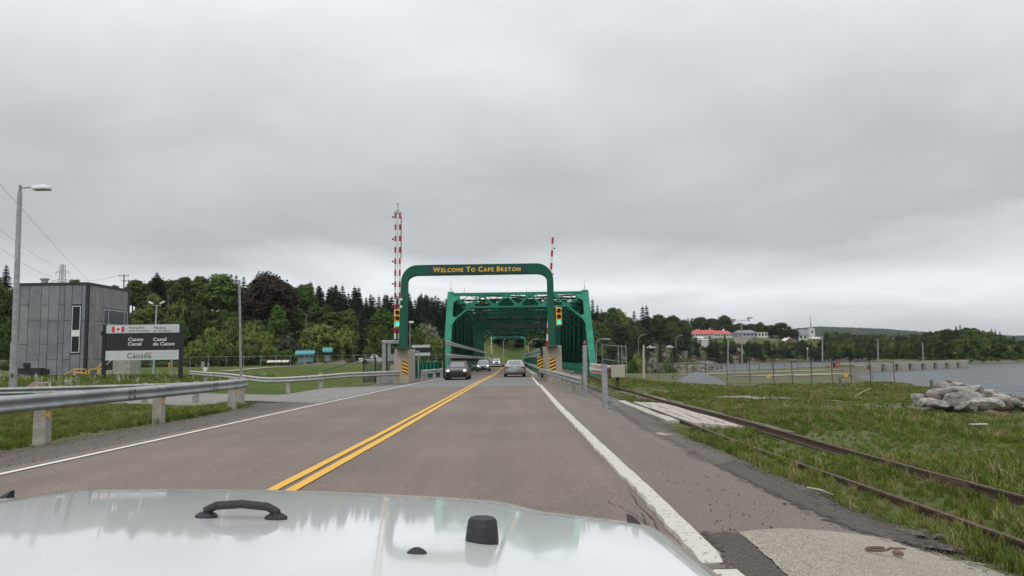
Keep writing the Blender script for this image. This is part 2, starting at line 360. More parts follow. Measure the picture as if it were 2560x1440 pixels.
# ================================================================== road and pavements
def resample(pts, n):
    P = np.array([(p[0], p[1]) for p in pts], float); s = np.r_[0, np.cumsum(np.hypot(*np.diff(P, axis=0).T))]; t = np.linspace(0, s[-1], n)
    return np.stack([np.interp(t, s, P[:, 0]), np.interp(t, s, P[:, 1])], -1)
def strip(name, A, B, n, w, off, m, jitA=0.0, jitB=0.0, z=None, parent=None, kind='structure', label=None, cat=None, soft=''):
    A = resample(A, n); B = resample(B, n)
    def jit(n, a):
        k = np.cumsum(RNG.normal(0, 1, n)); k -= np.linspace(k[0], k[-1], n); k = k/(np.abs(k).max()+1e-6)*a*.6 + RNG.normal(0, a*.28, n); return k
    d = (B-A); d = d/np.hypot(d[:, 0], d[:, 1])[:, None]
    A = A + d*jit(n, jitA)[:, None] if jitA else A; B = B + d*jit(n, jitB)[:, None] if jitB else B
    t = np.linspace(0, 1, w)[None, :, None]; P = A[:, None]*(1-t)+B[:, None]*t
    Z = H(P[..., 0], P[..., 1])+off if z is None else np.full(P.shape[:2], z)
    tt = np.linspace(0, 1, w)[None]*np.ones((n, 1)); wd = np.hypot(*(B-A).T)[:, None]; sw = np.minimum(.8, wd*.5)
    ed = np.minimum(tt*wd/sw if 'A' in soft else 9, (1-tt)*wd/sw if 'B' in soft else 9); ln = np.linspace(0, 1, n)[:, None]
    if 'E' in soft: ed = np.minimum(ed, np.minimum(ln, 1-ln)*10)
    ed = np.clip(ed*np.ones((n, w)), 0, 1); at_ = np.stack([ed]*3+[np.ones_like(ed)], -1)
    return link(name, grid_mesh(name, np.concatenate([P, Z[..., None]], -1), m, at_), parent, label, cat, None, kind)
def asphalt(name, c, c2, patch=.5, crack=False, gscale=95, soft=0.0):
    m, nt, b = principled(name); N = nt.nodes; L = nt.links; geo = N.new('ShaderNodeNewGeometry')
    def noise(s, d, vec=None, r=.6):
        n = N.new('ShaderNodeTexNoise'); n.inputs['Scale'].default_value = s; n.inputs['Detail'].default_value = d; n.inputs['Roughness'].default_value = r; L.new(vec or geo.outputs['Position'], n.inputs['Vector']); return n.outputs[0]
    mp = N.new('ShaderNodeMapping'); mp.inputs['Scale'].default_value = (1.0, .055, 1); L.new(geo.outputs['Position'], mp.inputs[0])
    lanes = noise(1.1, 4, mp.outputs[0]); blot = noise(.28, 6); grain = noise(gscale, 2, None, .8); mid = noise(16, 5)
    def ramp(src, a, ca, e, ce):
        r = N.new('ShaderNodeValToRGB'); L.new(src, r.inputs[0]); r.color_ramp.elements[0].position = a; r.color_ramp.elements[1].position = e; r.color_ramp.elements[0].color = (*ca, 1); r.color_ramp.elements[1].color = (*ce, 1); return r.outputs[0]
    def mixc(a, d, f, bt='MIX'):
        x = N.new('ShaderNodeMix'); x.data_type = 'RGBA'; x.blend_type = bt; x.inputs[0].default_value = f; L.new(a, x.inputs[6]); L.new(d, x.inputs[7]); return x.outputs[2]
    base = mixc(ramp(lanes, .32, c, .68, c2), ramp(blot, .35, c, .65, c2), .5)
    base = mixc(base, ramp(grain, .33, (.22, .21, .21), .70, (2.0, 1.95, 1.9)), .85, 'MULTIPLY')
    base = mixc(base, ramp(mid, .3, (.78, .77, .77), .7, (1.2, 1.2, 1.2)), .7, 'MULTIPLY')
    L.new(base, b.inputs['Base Color']); b.inputs['Roughness'].default_value = .82; b.inputs['Specular IOR Level'].default_value = .35
    bp = N.new('ShaderNodeBump'); bp.inputs['Strength'].default_value = .55; bp.inputs['Distance'].default_value = .006; L.new(grain, bp.inputs['Height']); L.new(bp.outputs[0], b.inputs['Normal'])
    if soft:                                                    # crumbling edge: noise eats into the sheet near its border
        at_ = N.new('ShaderNodeAttribute'); at_.attribute_name = 'zone'; sp = N.new('ShaderNodeSeparateColor'); L.new(at_.outputs['Color'], sp.inputs[0])
        en = noise(7.0, 9, None, .78); ma = N.new('ShaderNodeMath'); ma.operation = 'MULTIPLY_ADD'; L.new(en, ma.inputs[0]); ma.inputs[1].default_value = soft; L.new(sp.outputs[0], ma.inputs[2])
        rr = N.new('ShaderNodeMapRange'); rr.inputs[1].default_value = soft*.5+.22; rr.inputs[2].default_value = soft*.5+.52; L.new(ma.outputs[0], rr.inputs[0]); L.new(rr.outputs[0], b.inputs['Alpha'])
    return m
ASPH = asphalt('asphalt_red', (.140, .112, .097), (.215, .171, .145), gscale=62)
ASPH2 = asphalt('asphalt_shoulder', (.150, .124, .108), (.19, .16, .142), soft=2.6)
CONC_ROAD = asphalt('approach_grey', (.16, .165, .155), (.2, .205, .19))
DRIVE = asphalt('driveway_grey', (.19, .185, .175), (.24, .235, .22), soft=2.6)
GRAV = asphalt('gravel_verge', (.085, .071, .062), (.14, .12, .105), gscale=45, soft=3.4)
GRAV2 = asphalt('gravel_path', (.26, .225, .18), (.34, .3, .25), gscale=45, soft=3.6)
def paint_mat(name, c, wear):
    m, nt, b = principled(name); N = nt.nodes; L = nt.links; geo = N.new('ShaderNodeNewGeometry')
    n = N.new('ShaderNodeTexNoise'); n.inputs['Scale'].default_value = 14; n.inputs['Detail'].default_value = 9; n.inputs['Roughness'].default_value = .75; L.new(geo.outputs['Position'], n.inputs['Vector'])
    r = N.new('ShaderNodeValToRGB'); L.new(n.outputs[0], r.inputs[0]); r.color_ramp.elements[0].position = wear; r.color_ramp.elements[1].position = wear+.06
    r.color_ramp.elements[0].color = (.17, .14, .125, 1); r.color_ramp.elements[1].color = (*c, 1); L.new(r.outputs[0], b.inputs['Base Color']); b.inputs['Roughness'].default_value = .7
    return m
YEL = paint_mat('yellow_line_paint', (.72, .40, .045), .30); WHT = paint_mat('white_line_paint', (.70, .69, .64), .33); KERBW = paint_mat('kerb_white_paint', (.55, .525, .46), .385)
# edges, read off the ground
LEFT_LINE = [(-7.16, -4), (-7.15, 5), (-7.12, 11), (-7.06, 14), (-6.98, 23.5), (-6.78, 36), (-6.5, 50), (-6.2, 61), (-5.5, 72), (-5.3, 166), (-5.9, 190), (-5.9, 230)]
KERB = [(1.30, -4), (1.30, 3), (1.31, 6.1), (1.32, 8.4), (1.30, 13), (1.29, 23.5), (1.36, 36), (1.44, 49), (1.5, 60), (1.47, 73), (1.4, 166), (1.8, 190), (1.9, 230)]
def offs(pts, dx): return [(x+dx, y) for x, y in pts]
def clip_y(pts, a, b):
    P = np.array(pts, float); ys = [a]+[y for y in P[:, 1] if a < y < b]+[b]; return [(float(np.interp(y, P[:, 1], P[:, 0])), y) for y in ys]
MID = [(-2.74, -4), (-2.72, 9.4), (-2.62, 15.7), (-2.54, 27), (-2.3, 53), (-2.05, 70), (-1.95, 166), (-2.0, 190), (-2.0, 230)]
road = strip('road', clip_y(offs(LEFT_LINE, -.42), -4, 73), clip_y(offs(KERB, .25), -4, 73), 120, 14, .018, ASPH, jitA=.10)
strip('road_surface', clip_y(offs(LEFT_LINE, -.34), 43.5, 64), clip_y(KERB, 43.5, 64), 40, 6, .024, CONC_ROAD, parent=road, kind=None)
def line(name, pts, w, a, b, m, off=.030, n=160, jit=.012):
    P = clip_y(pts, a, b); return strip(name, offs(P, -w/2), offs(P, w/2), n, 2, off, m, jitA=jit, jitB=jit, parent=road, kind=None)
line('yellow_line', offs(MID, -.118), .135, -4, 72.5, YEL); line('yellow_line', offs(MID, .118), .135, -4, 72.5, YEL)
line('white_line', LEFT_LINE, .12, -4, 72.5, WHT)
line('white_line', offs(KERB, .04), .13, 43.6, 72.5, WHT)
# road beyond the bridge, bending right below the slope
FAR_MID = [(-2.0, 163), (-2.0, 205), (-1.2, 224), (3, 238), (13, 251), (30, 263), (56, 284), (84, 322), (104, 366), (118, 412), (140, 470), (190, 520)]
def sidepts(P, o):
    P = np.array(P, float); d = np.gradient(P, axis=0); d /= np.hypot(d[:, 0], d[:, 1])[:, None]; return [(p[0]+n[1]*o, p[1]-n[0]*o) for p, n in zip(P, d)]
far_road = strip('road', sidepts(FAR_MID, -4), sidepts(FAR_MID, 4), 120, 4, .25, ASPH)
for o in (-.14, .14): strip('yellow_line', sidepts(FAR_MID[:4], o-.06), sidepts(FAR_MID[:4], o+.06), 30, 2, .27, YEL, parent=far_road, kind=None)
# verge, driveway, shoulder
strip('gravel_verge', [(-9.5, -4), (-9.45, 12), (-9.2, 20), (-9.3, 27), (-10.5, 29.2)], clip_y(offs(LEFT_LINE, -.36), -4, 30), 130, 8, .008, GRAV, jitA=.35, jitB=.05, soft='A')
strip('driveway', [(-6.9, 27.5), (-9.5, 29.6), (-12.5, 32.6), (-18, 36.4), (-28, 40), (-60, 46)], [(-6.1, 50.6), (-9, 47.5), (-13, 44.2), (-18, 46.2), (-28, 50), (-60, 56)], 90, 12, .014, DRIVE, jitA=.25, jitB=.3, soft='AB')
strip('gravel_verge', [(-6.2, 49.5), (-6.1, 54), (-5.8, 62), (-5.6, 72)], [(-9.6, 47.2), (-9.4, 53), (-8.3, 62), (-7.4, 72)], 60, 6, .009, GRAV, jitA=.08, jitB=.3, soft='B')
SH = [(x, y) for x, y in ((p.x, p.y) for p in (hit(*q) for q in ((1478, 968), (1530, 995), (1580, 1022), (1640, 1056), (1700, 1094), (1760, 1118), (1830, 1150), (1890, 1182), (1960, 1206), (2060, 1256), (2140, 1292), (2230, 1322), (2330, 1372))))]
SH = SH[::-1]
strip('paved_shoulder', offs(clip_y(KERB, SH[0][1], 62), .02), SH+[(2.6, 50), (2.4, 62)], 150, 24, .010, ASPH2, jitB=.13, soft='B')
strip('gravel_verge', offs(SH, -1.05)+[(2.4, 50)], offs(SH, .6)+[(3.3, 50)], 170, 22, .014, GRAV, jitA=.28, jitB=.3, soft='AB')
strip('paved_shoulder', offs(clip_y(KERB, -4, SH[0][1]), .02), [(6.2, -4), (5.4, 3), SH[0]], 40, 24, .010, ASPH2, jitB=.12, soft='B')
# white painted kerb
def build_kerb():
    kb = None
    for a, b, jit in ((5.72, 22, .02), (22.06, 44, .015), (4.5, 5.5, .035)):
        P = resample(clip_y(offs(KERB, .10), a, b), 70); mb = MB(); rings = []
        for x, y in P:
            z = h1(x, y); j = RNG.normal(0, jit, 3)*.5; hh = .07*min(1, .35+(y-a)/.35)*min(1, .35+(b-y)/.2)
            rings.append([(x-.095+j[0], y, z-.05), (x-.085+j[0], y, z+hh*.8+j[2]*.3), (x-.06, y, z+hh), (x+.08, y, z+hh+j[2]*.3), (x+.105+j[1], y, z+hh*.55), (x+.12+j[1], y, z-.05)])
        mb.loft(rings)
        if kb is None: kb = part('kerb', mb, KERBW, None, smooth=35, kind='structure')
        else: part('kerb_stone', mb, KERBW, kb, smooth=35)
    P = resample(clip_y(offs(KERB, .42), 56, 72), 30); mb = MB(); mb.loft([[(x-.09, y, -.05), (x-.08, y, .1), (x+.1, y, .1), (x+.12, y, -.05)] for x, y in P]); part('kerb_stone', mb, CONC_ROAD, kb)
build_kerb()
# cracks beside the kerb, broken concrete slab with its apron
def crack(x0, y0, x1, y1, w, n=26):
    P = np.stack([np.linspace(x0, x1, n), np.linspace(y0, y1, n)], -1); P[:, 0] += np.cumsum(RNG.normal(0, .012, n)); P[:, 1] += RNG.normal(0, .02, n)
    ws = w*RNG.uniform(.3, 1.1, n); return strip('crack', P-np.stack([ws, ws*0], -1)/2, P+np.stack([ws, ws*0], -1)/2, n, 2, .0225, mat('crack_dark', (.03, .025, .022), .95, 0), parent=road, kind=None)
for c in ((1.16, 5.0, 1.33, 8.6, .016), (1.0, 5.3, 1.15, 7.6, .010), (1.24, 6.4, 1.05, 7.3, .009), (.92, 5.6, 1.1, 6.5, .008), (1.36, 8.7, 1.42, 12.5, .012), (1.12, 5.9, .9, 6.3, .007), (1.2, 7.2, 1.02, 8.2, .008)): crack(*c)
SLAB = asphalt('old_concrete', (.255, .228, .188), (.335, .305, .255), gscale=70, soft=2.4)
def slab_pt(px, py): p = hit(px, py); return (p.x, p.y)
sl = strip('concrete_slab', [slab_pt(1846, 1338), slab_pt(1900, 1382), slab_pt(1975, 1452), slab_pt(2030, 1500)], [slab_pt(2236, 1352), slab_pt(2380, 1392), slab_pt(2520, 1432), slab_pt(2700, 1480)], 50, 30, .026, SLAB, jitA=.02, jitB=.12, soft='B')
DIRT = asphalt('dark_damp_dirt', (.055, .046, .04), (.10, .085, .074), gscale=45, soft=3.6)
strip('dirt_patch', [slab_pt(1722, 1330), slab_pt(1760, 1385), slab_pt(1800, 1440), slab_pt(1850, 1500)], [slab_pt(1850, 1336), slab_pt(1905, 1385), slab_pt(1978, 1452), slab_pt(2040, 1500)], 40, 20, .022, DIRT, jitA=.06, jitB=.03, soft='AE')
strip('dirt_patch', [slab_pt(1780, 1165), slab_pt(1950, 1255), slab_pt(2080, 1318), slab_pt(2260, 1366)], [slab_pt(1830, 1148), slab_pt(2045, 1240), slab_pt(2200, 1296), slab_pt(2420, 1380)], 60, 16, .019, DIRT, jitA=.1, jitB=.1, soft='ABE')
strip('sand_patch', [slab_pt(1630, 1086), slab_pt(1652, 1092)], [slab_pt(1650, 1081), slab_pt(1690, 1087)], 14, 12, .02, GRAV2, jitA=.05, jitB=.05, soft='ABE')
# worn earth tracks in the field, path across the lawn, path by the canal
def path(pix, w, n=70):
    P = [hit(*q) for q in pix]; P = [(p.x, p.y) for p in P]
    return strip('gravel_path', sidepts(P, -w/2), sidepts(P, w/2), n, 14, .012, GRAV2, jitA=w*.25, jitB=w*.25, soft='ABE')
path(((1560, 978), (1610, 990), (1655, 1001), (1700, 1010)), 1.3)
path(((1790, 992), (1900, 996), (2010, 1000), (2110, 1004)), 1.3)
path(((1880, 1012), (1960, 1016), (2060, 1018), (2160, 1024)), .8)
def path_col(cols, w, n=60):
    P = [((px-1283)/1930*y, y) for px, y in cols]; return strip('gravel_path', sidepts(P, -w/2), sidepts(P, w/2), n, 4, .03, GRAV2)
path_col(((560, 100), (650, 118), (720, 132), (790, 143), (850, 150)), 2.2)
path_col(((1660, 108), (1760, 112), (1860, 118), (1960, 122), (2080, 128)), 4)
path_col(((1860, 96), (1980, 98), (2060, 100), (2140, 98)), 6)
# ================================================================== shared materials
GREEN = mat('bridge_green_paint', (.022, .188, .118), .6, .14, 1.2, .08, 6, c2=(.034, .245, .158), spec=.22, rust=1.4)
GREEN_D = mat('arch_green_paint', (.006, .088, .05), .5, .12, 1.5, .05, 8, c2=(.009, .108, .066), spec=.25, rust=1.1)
GALV = mat('galvanised_steel', (.30, .315, .32), .42, .12, 5, .06, 30, metal=.55, c2=(.40, .41, .41))
GALV2 = mat('galvanised_dull', (.27, .285, .295), .55, .12, 6, metal=.25, c2=(.34, .355, .36))
CONC = mat('weathered_concrete', (.33, .29, .235), .9, .12, 2.2, .3, 30, c2=(.42, .37, .305))
CONC_L = mat('pale_concrete', (.30, .28, .245), .9, .12, 4, .25, 40, c2=(.40, .375, .335))
GREEN_SHADE = mat('shaded_bridge_green', (.005, .038, .027), .65, .2, 2.0, .1, 8, c2=(.010, .066, .046), spec=.12)  # shade inside the truss painted in as a darker green for inner members
RUST = mat('rusty_steel', (.085, .048, .03), .8, .3, 9, .4, 40, c2=(.15, .085, .05))
BLACK = mat('black_plastic', (.014, .015, .017), .5, .1, 9)
BLACKM = mat('black_metal', (.02, .021, .023), .5, .1, 5)
DARKG = mat('dark_steel', (.06, .065, .066), .55, .15, 4)
WHITE = mat('white_paint', (.72, .72, .70), .5, .08, 3)
RED = mat('red_paint', (.42, .035, .03), .5, .15, 4)
YPAINT = mat('yellow_paint', (.84, .44, .035), .5, .12, 6)
WOODW = mat('weathered_white_wood', (.36, .315, .275), .85, .2, 6, .4, 30, stretch=(3, .3, 1), c2=(.52, .47, .42))
WOODD = mat('old_dark_timber', (.10, .078, .06), .9, .25, 6, .4, 30, stretch=(1, .12, 1), c2=(.17, .14, .115))
WOODG = mat('grey_post_wood', (.12, .105, .09), .9, .25, 5, .4, 20, c2=(.2, .18, .155))
GLASSD = mat('dark_glass', (.012, .016, .018), .05, 0, spec=.25)
AMBER = mat('amber_reflector', (.75, .38, .02), .35, 0)
# ================================================================== railway
XL, XR = 5.30, 6.74
def build_track():
    root = thing('railway_track', 'rusty railway track sunk in grass and curving weeds beside the road', 'railway track', (0, 0, 0))
    for x, top in ((XL, .065), (XR, .16)):
        mb = MB(); rings = []
        ys = np.r_[np.linspace(2, 60, 90), np.linspace(62, 74, 8)]
        for y in ys:
            z = h1(x, y); zt = z+top+.02*math.sin(y*.31+x)
            pr = [(-.065, -.17), (-.065, -.155), (-.012, -.135), (-.012, -.045), (-.036, -.032), (-.036, 0), (.036, 0), (.036, -.032), (.012, -.045), (.012, -.135), (.065, -.155), (.065, -.17)]
            rings.append([(x+a, y, zt+b) for a, b in pr])
        mb.loft(rings); part('rail', mb, mat('rail_rust', (.06, .038, .026), .75, .25, 14, .3, 50, c2=(.13, .085, .058)), root, smooth=30)
    mb = MB().box((XR-.03, 12.1, h1(XR, 12.1)+.06), (.03, .9, .11)); part('joint_bar', mb, RUST, root)
build_track()
def build_crossing():
    root = thing('plank_crossing', 'weathered white plank crossing laid over the rails beside the short grey post', 'plank crossing')
    specs = [(5.02, .36, 24.6, 36.5, WOODW), (5.53, .26, 23.4, 35.2, WOODW), (5.83, .27, 23.0, 34.8, WOODW), (6.13, .27, 22.6, 34.9, WOODW), (6.42, .25, 22.2, 34.4, WOODW), (6.98, .2, 21.6, 36, WOODD), (7.22, .2, 20.4, 36, WOODD)]
    for i, (x, w, a, b, m) in enumerate(specs):
        mb = MB(); n = 9; rings = []
        for k in range(n):
            y = a+(b-a)*k/(n-1); z = h1(x, y); zt = z+.066+.012*math.sin(k*1.7+i); jx = .01*math.sin(k*2.1+i*3); e = .12*random.random() if k in (0, n-1) else 0
            rings.append([(x-w/2+jx, y+e, z-.03), (x-w/2+jx, y+e, zt), (x+w/2+jx, y-e, zt+random.uniform(-.006, .006)), (x+w/2+jx, y-e, z-.03)])
        mb.loft(rings); part('plank', mb, m, root)
    mb = MB()
    for i in range(26):
        x, w, a, b, m = random.choice(specs[:5]); y = random.uniform(a+.3, b-.3); mb.lathe([(.035, 0), (.035, .006)], (x, y, h1(x, y)+.072), 7)
    part('bolt', mb, BLACKM, root)
build_crossing()
# ================================================================== guard rails
def wbeam_rings(pts, top, face=1, hh=.325):
    """W profile swept along pts [(x, y)]; face = +1 traffic side is to the right of travel"""
    prof = [(0, 0), (.045, -.028), (.083, -.058), (.083, -.094), (.04, -.13), (.012, -.162), (.04, -.195), (.083, -.23), (.083, -.267), (.045, -.297), (0, -.325)]
    prof = prof + [(a-.012, b) for a, b in prof[::-1]]
    P = np.array(pts, float); d = np.gradient(P, axis=0); d /= np.hypot(d[:, 0], d[:, 1])[:, None]
    rings = []
    for (x, y), (dx, dy), t in zip(P, d, top):
        nx, ny = dy*face, -dx*face
        rings.append([(x+nx*a, y+ny*a, t+b*hh/.325) for a, b in prof])
    return rings
GBEAM = mat('guardrail_steel', (.27, .285, .29), .46, .12, 1.6, .08, 12, metal=.4, c2=(.39, .405, .40), rust=2.2)
GBEAM_W = mat('guardrail_pale', (.36, .36, .34), .55, .12, 3, metal=.15, c2=(.45, .445, .425), rust=2.0)
def guardrail(label, pts, posts, htop, face=1, post_m=CONC_L, nseg=None, hbeam=.325, joints=True, refl=False, bm=GBEAM, postw=(.2, .24), zabs=None, cap=True):
    root = thing('guardrail', label, 'guardrail', group='steel guardrails along the roadside')
    n = 70; P = resample(pts, n)
    top = [(h1(x, y) if zabs is None else zabs)+htop for x, y in P]
    if zabs is None: top = list(np.convolve(np.r_[[top[0]]*6, top, [top[-1]]*6], np.ones(13)/13, 'valid'))
    k = max(1, nseg or 3); idx = np.linspace(0, n-1, k+1).astype(int)
    for a, b in zip(idx[:-1], idx[1:]):
        if b-a < 2: continue
        R = wbeam_rings(P[a:b+1], [t+.002*(a % 2) for t in top[a:b+1]], face, hbeam)
        part('w_beam', MB().loft(R), bm, root, smooth=60)
        if joints and b < n-1:
            q = wbeam_rings(P[max(0, b-1):b+2], top[max(0, b-1):b+2], face, hbeam)[1]
            mb = MB(); nx = P[b]-P[b-1]; nx /= np.hypot(*nx); nn = (nx[1]*face, -nx[0]*face)
            for ddx in (-.13, .13):
                for dz in (-.07, -.12, -.22, -.27): mb.box((P[b][0]+nx[0]*ddx+nn[0]*.088, P[b][1]+nx[1]*ddx+nn[1]*.088, top[b]+dz), (.03, .03, .03))
            part('splice_bolt', mb, DARKG, root)
    for (x, y) in posts:
        j = int(np.argmin(np.hypot(P[:, 0]-x, P[:, 1]-y))); dx, dy = P[min(j+1, n-1)]-P[max(j-1, 0)]; a = math.atan2(dy, dx); l = math.hypot(dx, dy); nx, ny = dy/l*face, -dx/l*face
        g = h1(x, y) if zabs is None else zabs
        o = postw[1]/2+.01; c = (P[j][0]-nx*o, P[j][1]-ny*o); ht = htop+.03
        mb = MB(); mb.loft([[(c[0]+math.cos(a)*i*postw[0]/2*s-math.sin(a)*q*postw[1]/2*s, c[1]+math.sin(a)*i*postw[0]/2*s+math.cos(a)*q*postw[1]/2*s, zz) for i, q in ((-1, -1), (1, -1), (1, 1), (-1, 1))] for s, zz in ((1.05, g-.25), (1, g+ht*.6), (.97, g+ht-.02), (.9, g+ht))])
        p = part('post', mb, post_m, root)
        if refl: part('reflector', MB().box((c[0]+nx*(o+.006), c[1]+ny*(o+.006)-.06, g+htop-hbeam-.09), (.055, .055, .10), rz=a), AMBER, p)
    if cap:
        R = wbeam_rings(P[-2:], top[-2:], face, hbeam)[1]; c0 = P[-1]; d = P[-1]-P[-2]; d /= np.hypot(*d)
        rings = [R, [(x+d[0]*.16, y+d[1]*.16, z) for x, y, z in R]]
        part('end_terminal', MB().loft(rings), bm, root, smooth=60)
    return root
guardrail('near galvanised guardrail on pale posts with amber reflectors, along the left verge', [(-9.3, 8), (-9.2, 14), (-9.14, 20), (-9.2, 25), (-9.5, 27.6), (-10.1, 29.2)], [(-9.25, 10.4), (-9.18, 15.4), (-9.15, 20.3), (-9.4, 26.3), (-9.8, 28.6)], .98, 1, nseg=4, refl=True)
g2 = guardrail('guardrail seen from behind, past the driveway in front of the earth heap', [(-21.5, 32.2), (-18.6, 33.6), (-15.6, 35.9), (-14.6, 37.6)], [(-19.4, 33.2), (-16.6, 35.0), (-15.0, 36.9)], .98, 1, nseg=2, joints=False, bm=GBEAM)
guardrail('guardrail curving along the mown lawn to the left concrete pedestal', [(-25, 60), (-21, 54.5), (-17.5, 49.6), (-15.0, 46.6), (-13.2, 45.6), (-11.5, 46.8), (-9.4, 49.6), (-7.7, 52.6), (-7.25, 53.4)], [(-22.5, 56.6), (-17.5, 49.6), (-13.3, 45.7), (-11.4, 46.9), (-8.6, 51)], .86, 1, nseg=4, bm=GBEAM_W)
guardrail('short guardrail between the left concrete pedestal and the bridge', [(-6.75, 57.5), (-6.6, 62), (-6.35, 68), (-6.2, 71.5)], [(-6.8, 58.5), (-6.7, 60.5), (-6.5, 65), (-6.3, 69.5)], .8, 1, nseg=2, bm=GBEAM_W)
guardrail('guardrail on stubby posts between the tall grey post and the right pedestal', [(1.95, 58), (2.1, 53.6), (2.3, 49), (2.65, 42), (3.0, 34.6)], [(2.2, 51), (2.45, 46), (2.6, 42.8), (2.75, 40.2), (2.85, 38), (2.92, 36.2)], .84, 1, nseg=2, joints=False)
# ================================================================== welcome arch
def arch_frame(xl, xr, ztop, zbase, depth, wcol=.42, wbeam=.70, rad=1.15):
    """front outline in x-z, swept by depth"""
    out, inn = [], []
    lx, rx = xl, xr
    out.append((lx-.12, zbase, wcol*1.05)); 
    def arc(cx, cz, r, a0, a1, n=10): return [(cx+r*math.cos(a0+(a1-a0)*k/n), cz+r*math.sin(a0+(a1-a0)*k/n)) for k in range(n+1)]
    O = [(lx-.13, zbase)] + arc(lx+rad, ztop-rad, rad, PI, PI/2) + arc(rx-rad, ztop-rad, rad, PI/2, 0) + [(rx+.04, zbase)]
    r2 = rad-.42
    I = [(lx-.13+wcol*1.0, zbase)] + [(lx+rad+r2*1.0*math.cos(PI-(PI/2)*k/10)*1.0, ztop-rad+.02+(rad-wbeam)*math.sin((PI/2)*k/10)) for k in range(11)] + [(rx-rad+r2*math.cos(PI/2-(PI/2)*k/10), ztop-rad+.02+(rad-wbeam)*math.cos((PI/2)*k/10)) for k in range(11)] + [(rx+.04-wcol, zbase)]
    mb = MB(); rings = []
    for (ox, oz), (ix, iz) in zip(O, I):
        dz = (ztop-oz)/(ztop-zbase); hd = depth*(1+.9*max(0, dz-.2))/2
        rings.append([(ox, -hd, oz), (ix, -hd, iz), (ix, hd, iz), (ox, hd, oz)])
    return mb.loft(rings)
ARCH_Y = 53.0
RUSTSTREAK = mat('rust_streaked_concrete', (.36, .31, .25), .9, .2, 1.6, .3, 25, stretch=(2.2, 2.2, .35), c2=(.30, .20, .125), c2lo=.50, c2hi=.74)
CHEV = None
def chevron(parent, c, w, h, sgn, name='hazard_plate'):
    p = part(name, MB().box(c, (w, .012, h)), YPAINT, parent)
    n = 4; bh = h/n
    for k in range(-1, n+1):
        z0 = c[2]-h/2+k*bh; a = sgn*bh*.75*.5; t = bh*.5
        poly = [(-w/2, z0+t*.5-a), (w/2, z0+t*.5+a), (w/2, z0+t*1.5+a), (-w/2, z0+t*1.5-a)]
        lo, hi = c[2]-h/2, c[2]+h/2
        poly = [(x, min(max(z, lo), hi)) for x, z in poly]
        if max(z for _, z in poly)-min(z for _, z in poly) < .02: continue
        part('black_stripe', MB().prism([(c[0]+x, z) for x, z in poly], c[1]-.0095, c[1]-.0062), BLACKM, p)
def pedestal(name, label, x0, x1, y0, y1, zt, lean=.1, chev=None):
    root = thing(name, label, 'pedestal', ((x0+x1)/2, (y0+y1)/2, 0), group='concrete pedestals of the welcome arch')
    w, d = (x1-x0)/2, (y1-y0)/2
    mb = MB().loft([[(-w-e, -d-e, z), (w+e, -d-e, z), (w+e, d+e, z), (-w-e, d+e, z)] for e, z in ((lean, -.3), (lean*.9, .25), (0.02, zt-.05), (-.03, zt))])
    bevel(part('block', mb, RUSTSTREAK, root), .03)
    if chev: chevron(root, (chev[0], -d-chev[3], chev[1]), .4, .95, chev[2])
    return root
pedestal('arch_pedestal', 'rust-stained concrete pedestal under the left column, with sloping black and yellow plate', -8.02, -7.16, 52.6, 55.8, 2.33, .13, chev=(.28, 1.08, -1, .11))
pedestal('arch_pedestal', 'rust-stained concrete pedestal under the right column beside the railway', 2.30, 3.28, 52.6, 55.0, 2.42, .06, chev=(-.12, 1.12, 1, .10))
def small_chevron():
    root = thing('hazard_marker', 'black and yellow hazard marker standing behind the right pedestal', 'hazard marker', (2.02, 58.2, 0))
    chevron(root, (0, 0, 1.2), .42, 1.0, 1); part('post', MB().box((0, .06, .5), (.07, .07, 2.0)), GALV2, root)
small_chevron()
LETTER = mat('gold_lettering', (.78, .47, .045), .5, .1, 8)
PANELG = mat('sign_panel_green', (.003, .046, .042), .4, .1, 4)
def small_caps(parent, words, cx, y, zb, width, big, small, m, offset=.012):
    """small capitals set as one line and scaled to the given width"""
    x = 0.0; items = []
    for w in words:
        for k, ch in enumerate(w.upper()):
            s = big if k == 0 else small; me = text_mesh(ch, s/.70, .006, offset)
            vs = np.array([v.co[:] for v in me.vertices]); w0 = vs[:, 0].max()-vs[:, 0].min()
            items.append((me, x-vs[:, 0].min(), ch)); x += w0+small*.20
        x += small*.62
    tot = x-small*.82; k = width/tot
    for me, ox, ch in items:
        me.transform(Matrix.Translation((cx-width/2, y, zb)) @ Matrix.Diagonal((k, 1, 1, 1)) @ Matrix.Rotation(PI/2, 4, 'X') @ Matrix.Translation((ox, 0, 0)))
        me.materials.clear(); me.materials.append(m); link('letter', me, parent)
def arch(label, xl, xr, y, ztop, zbase, words, signals=True):
    root = thing('welcome_arch', label, 'arch', (0, y, 0))
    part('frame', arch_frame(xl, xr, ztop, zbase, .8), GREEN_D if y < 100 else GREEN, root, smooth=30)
    cx = (xl+xr)/2
    pan = part('sign_panel', MB().box((cx, -.41, ztop-.355), (7.0, .03, .56)), PANELG, root)
    small_caps(pan, words, cx+(-.02 if y < 100 else 0), -.44, ztop-.355-.16, 6.0 if y < 100 else 3.2, .33, .255, LETTER)
    for x in (xl-.1, xr+.03):
        part('base_plate', MB().box((x+(.2 if x < cx else -.2), 0, zbase-.03), (.8, 2.0, .06)), DARKG, root)
    return root
a1 = arch('green welcome arch over the road with gold lettering, standing on concrete pedestals', -7.60, 2.84, ARCH_Y, 8.06, 2.39, ['Welcome', 'To', 'Cape', 'Breton'])
part('bolt_disc', MB().lathe([(.09, 0), (.09, .05)], (0, 0, 0)).xf(Matrix.Translation((-7.55, -.62, 5.7)) @ Matrix.Rotation(PI/2, 4, 'X')), WHITE, a1)
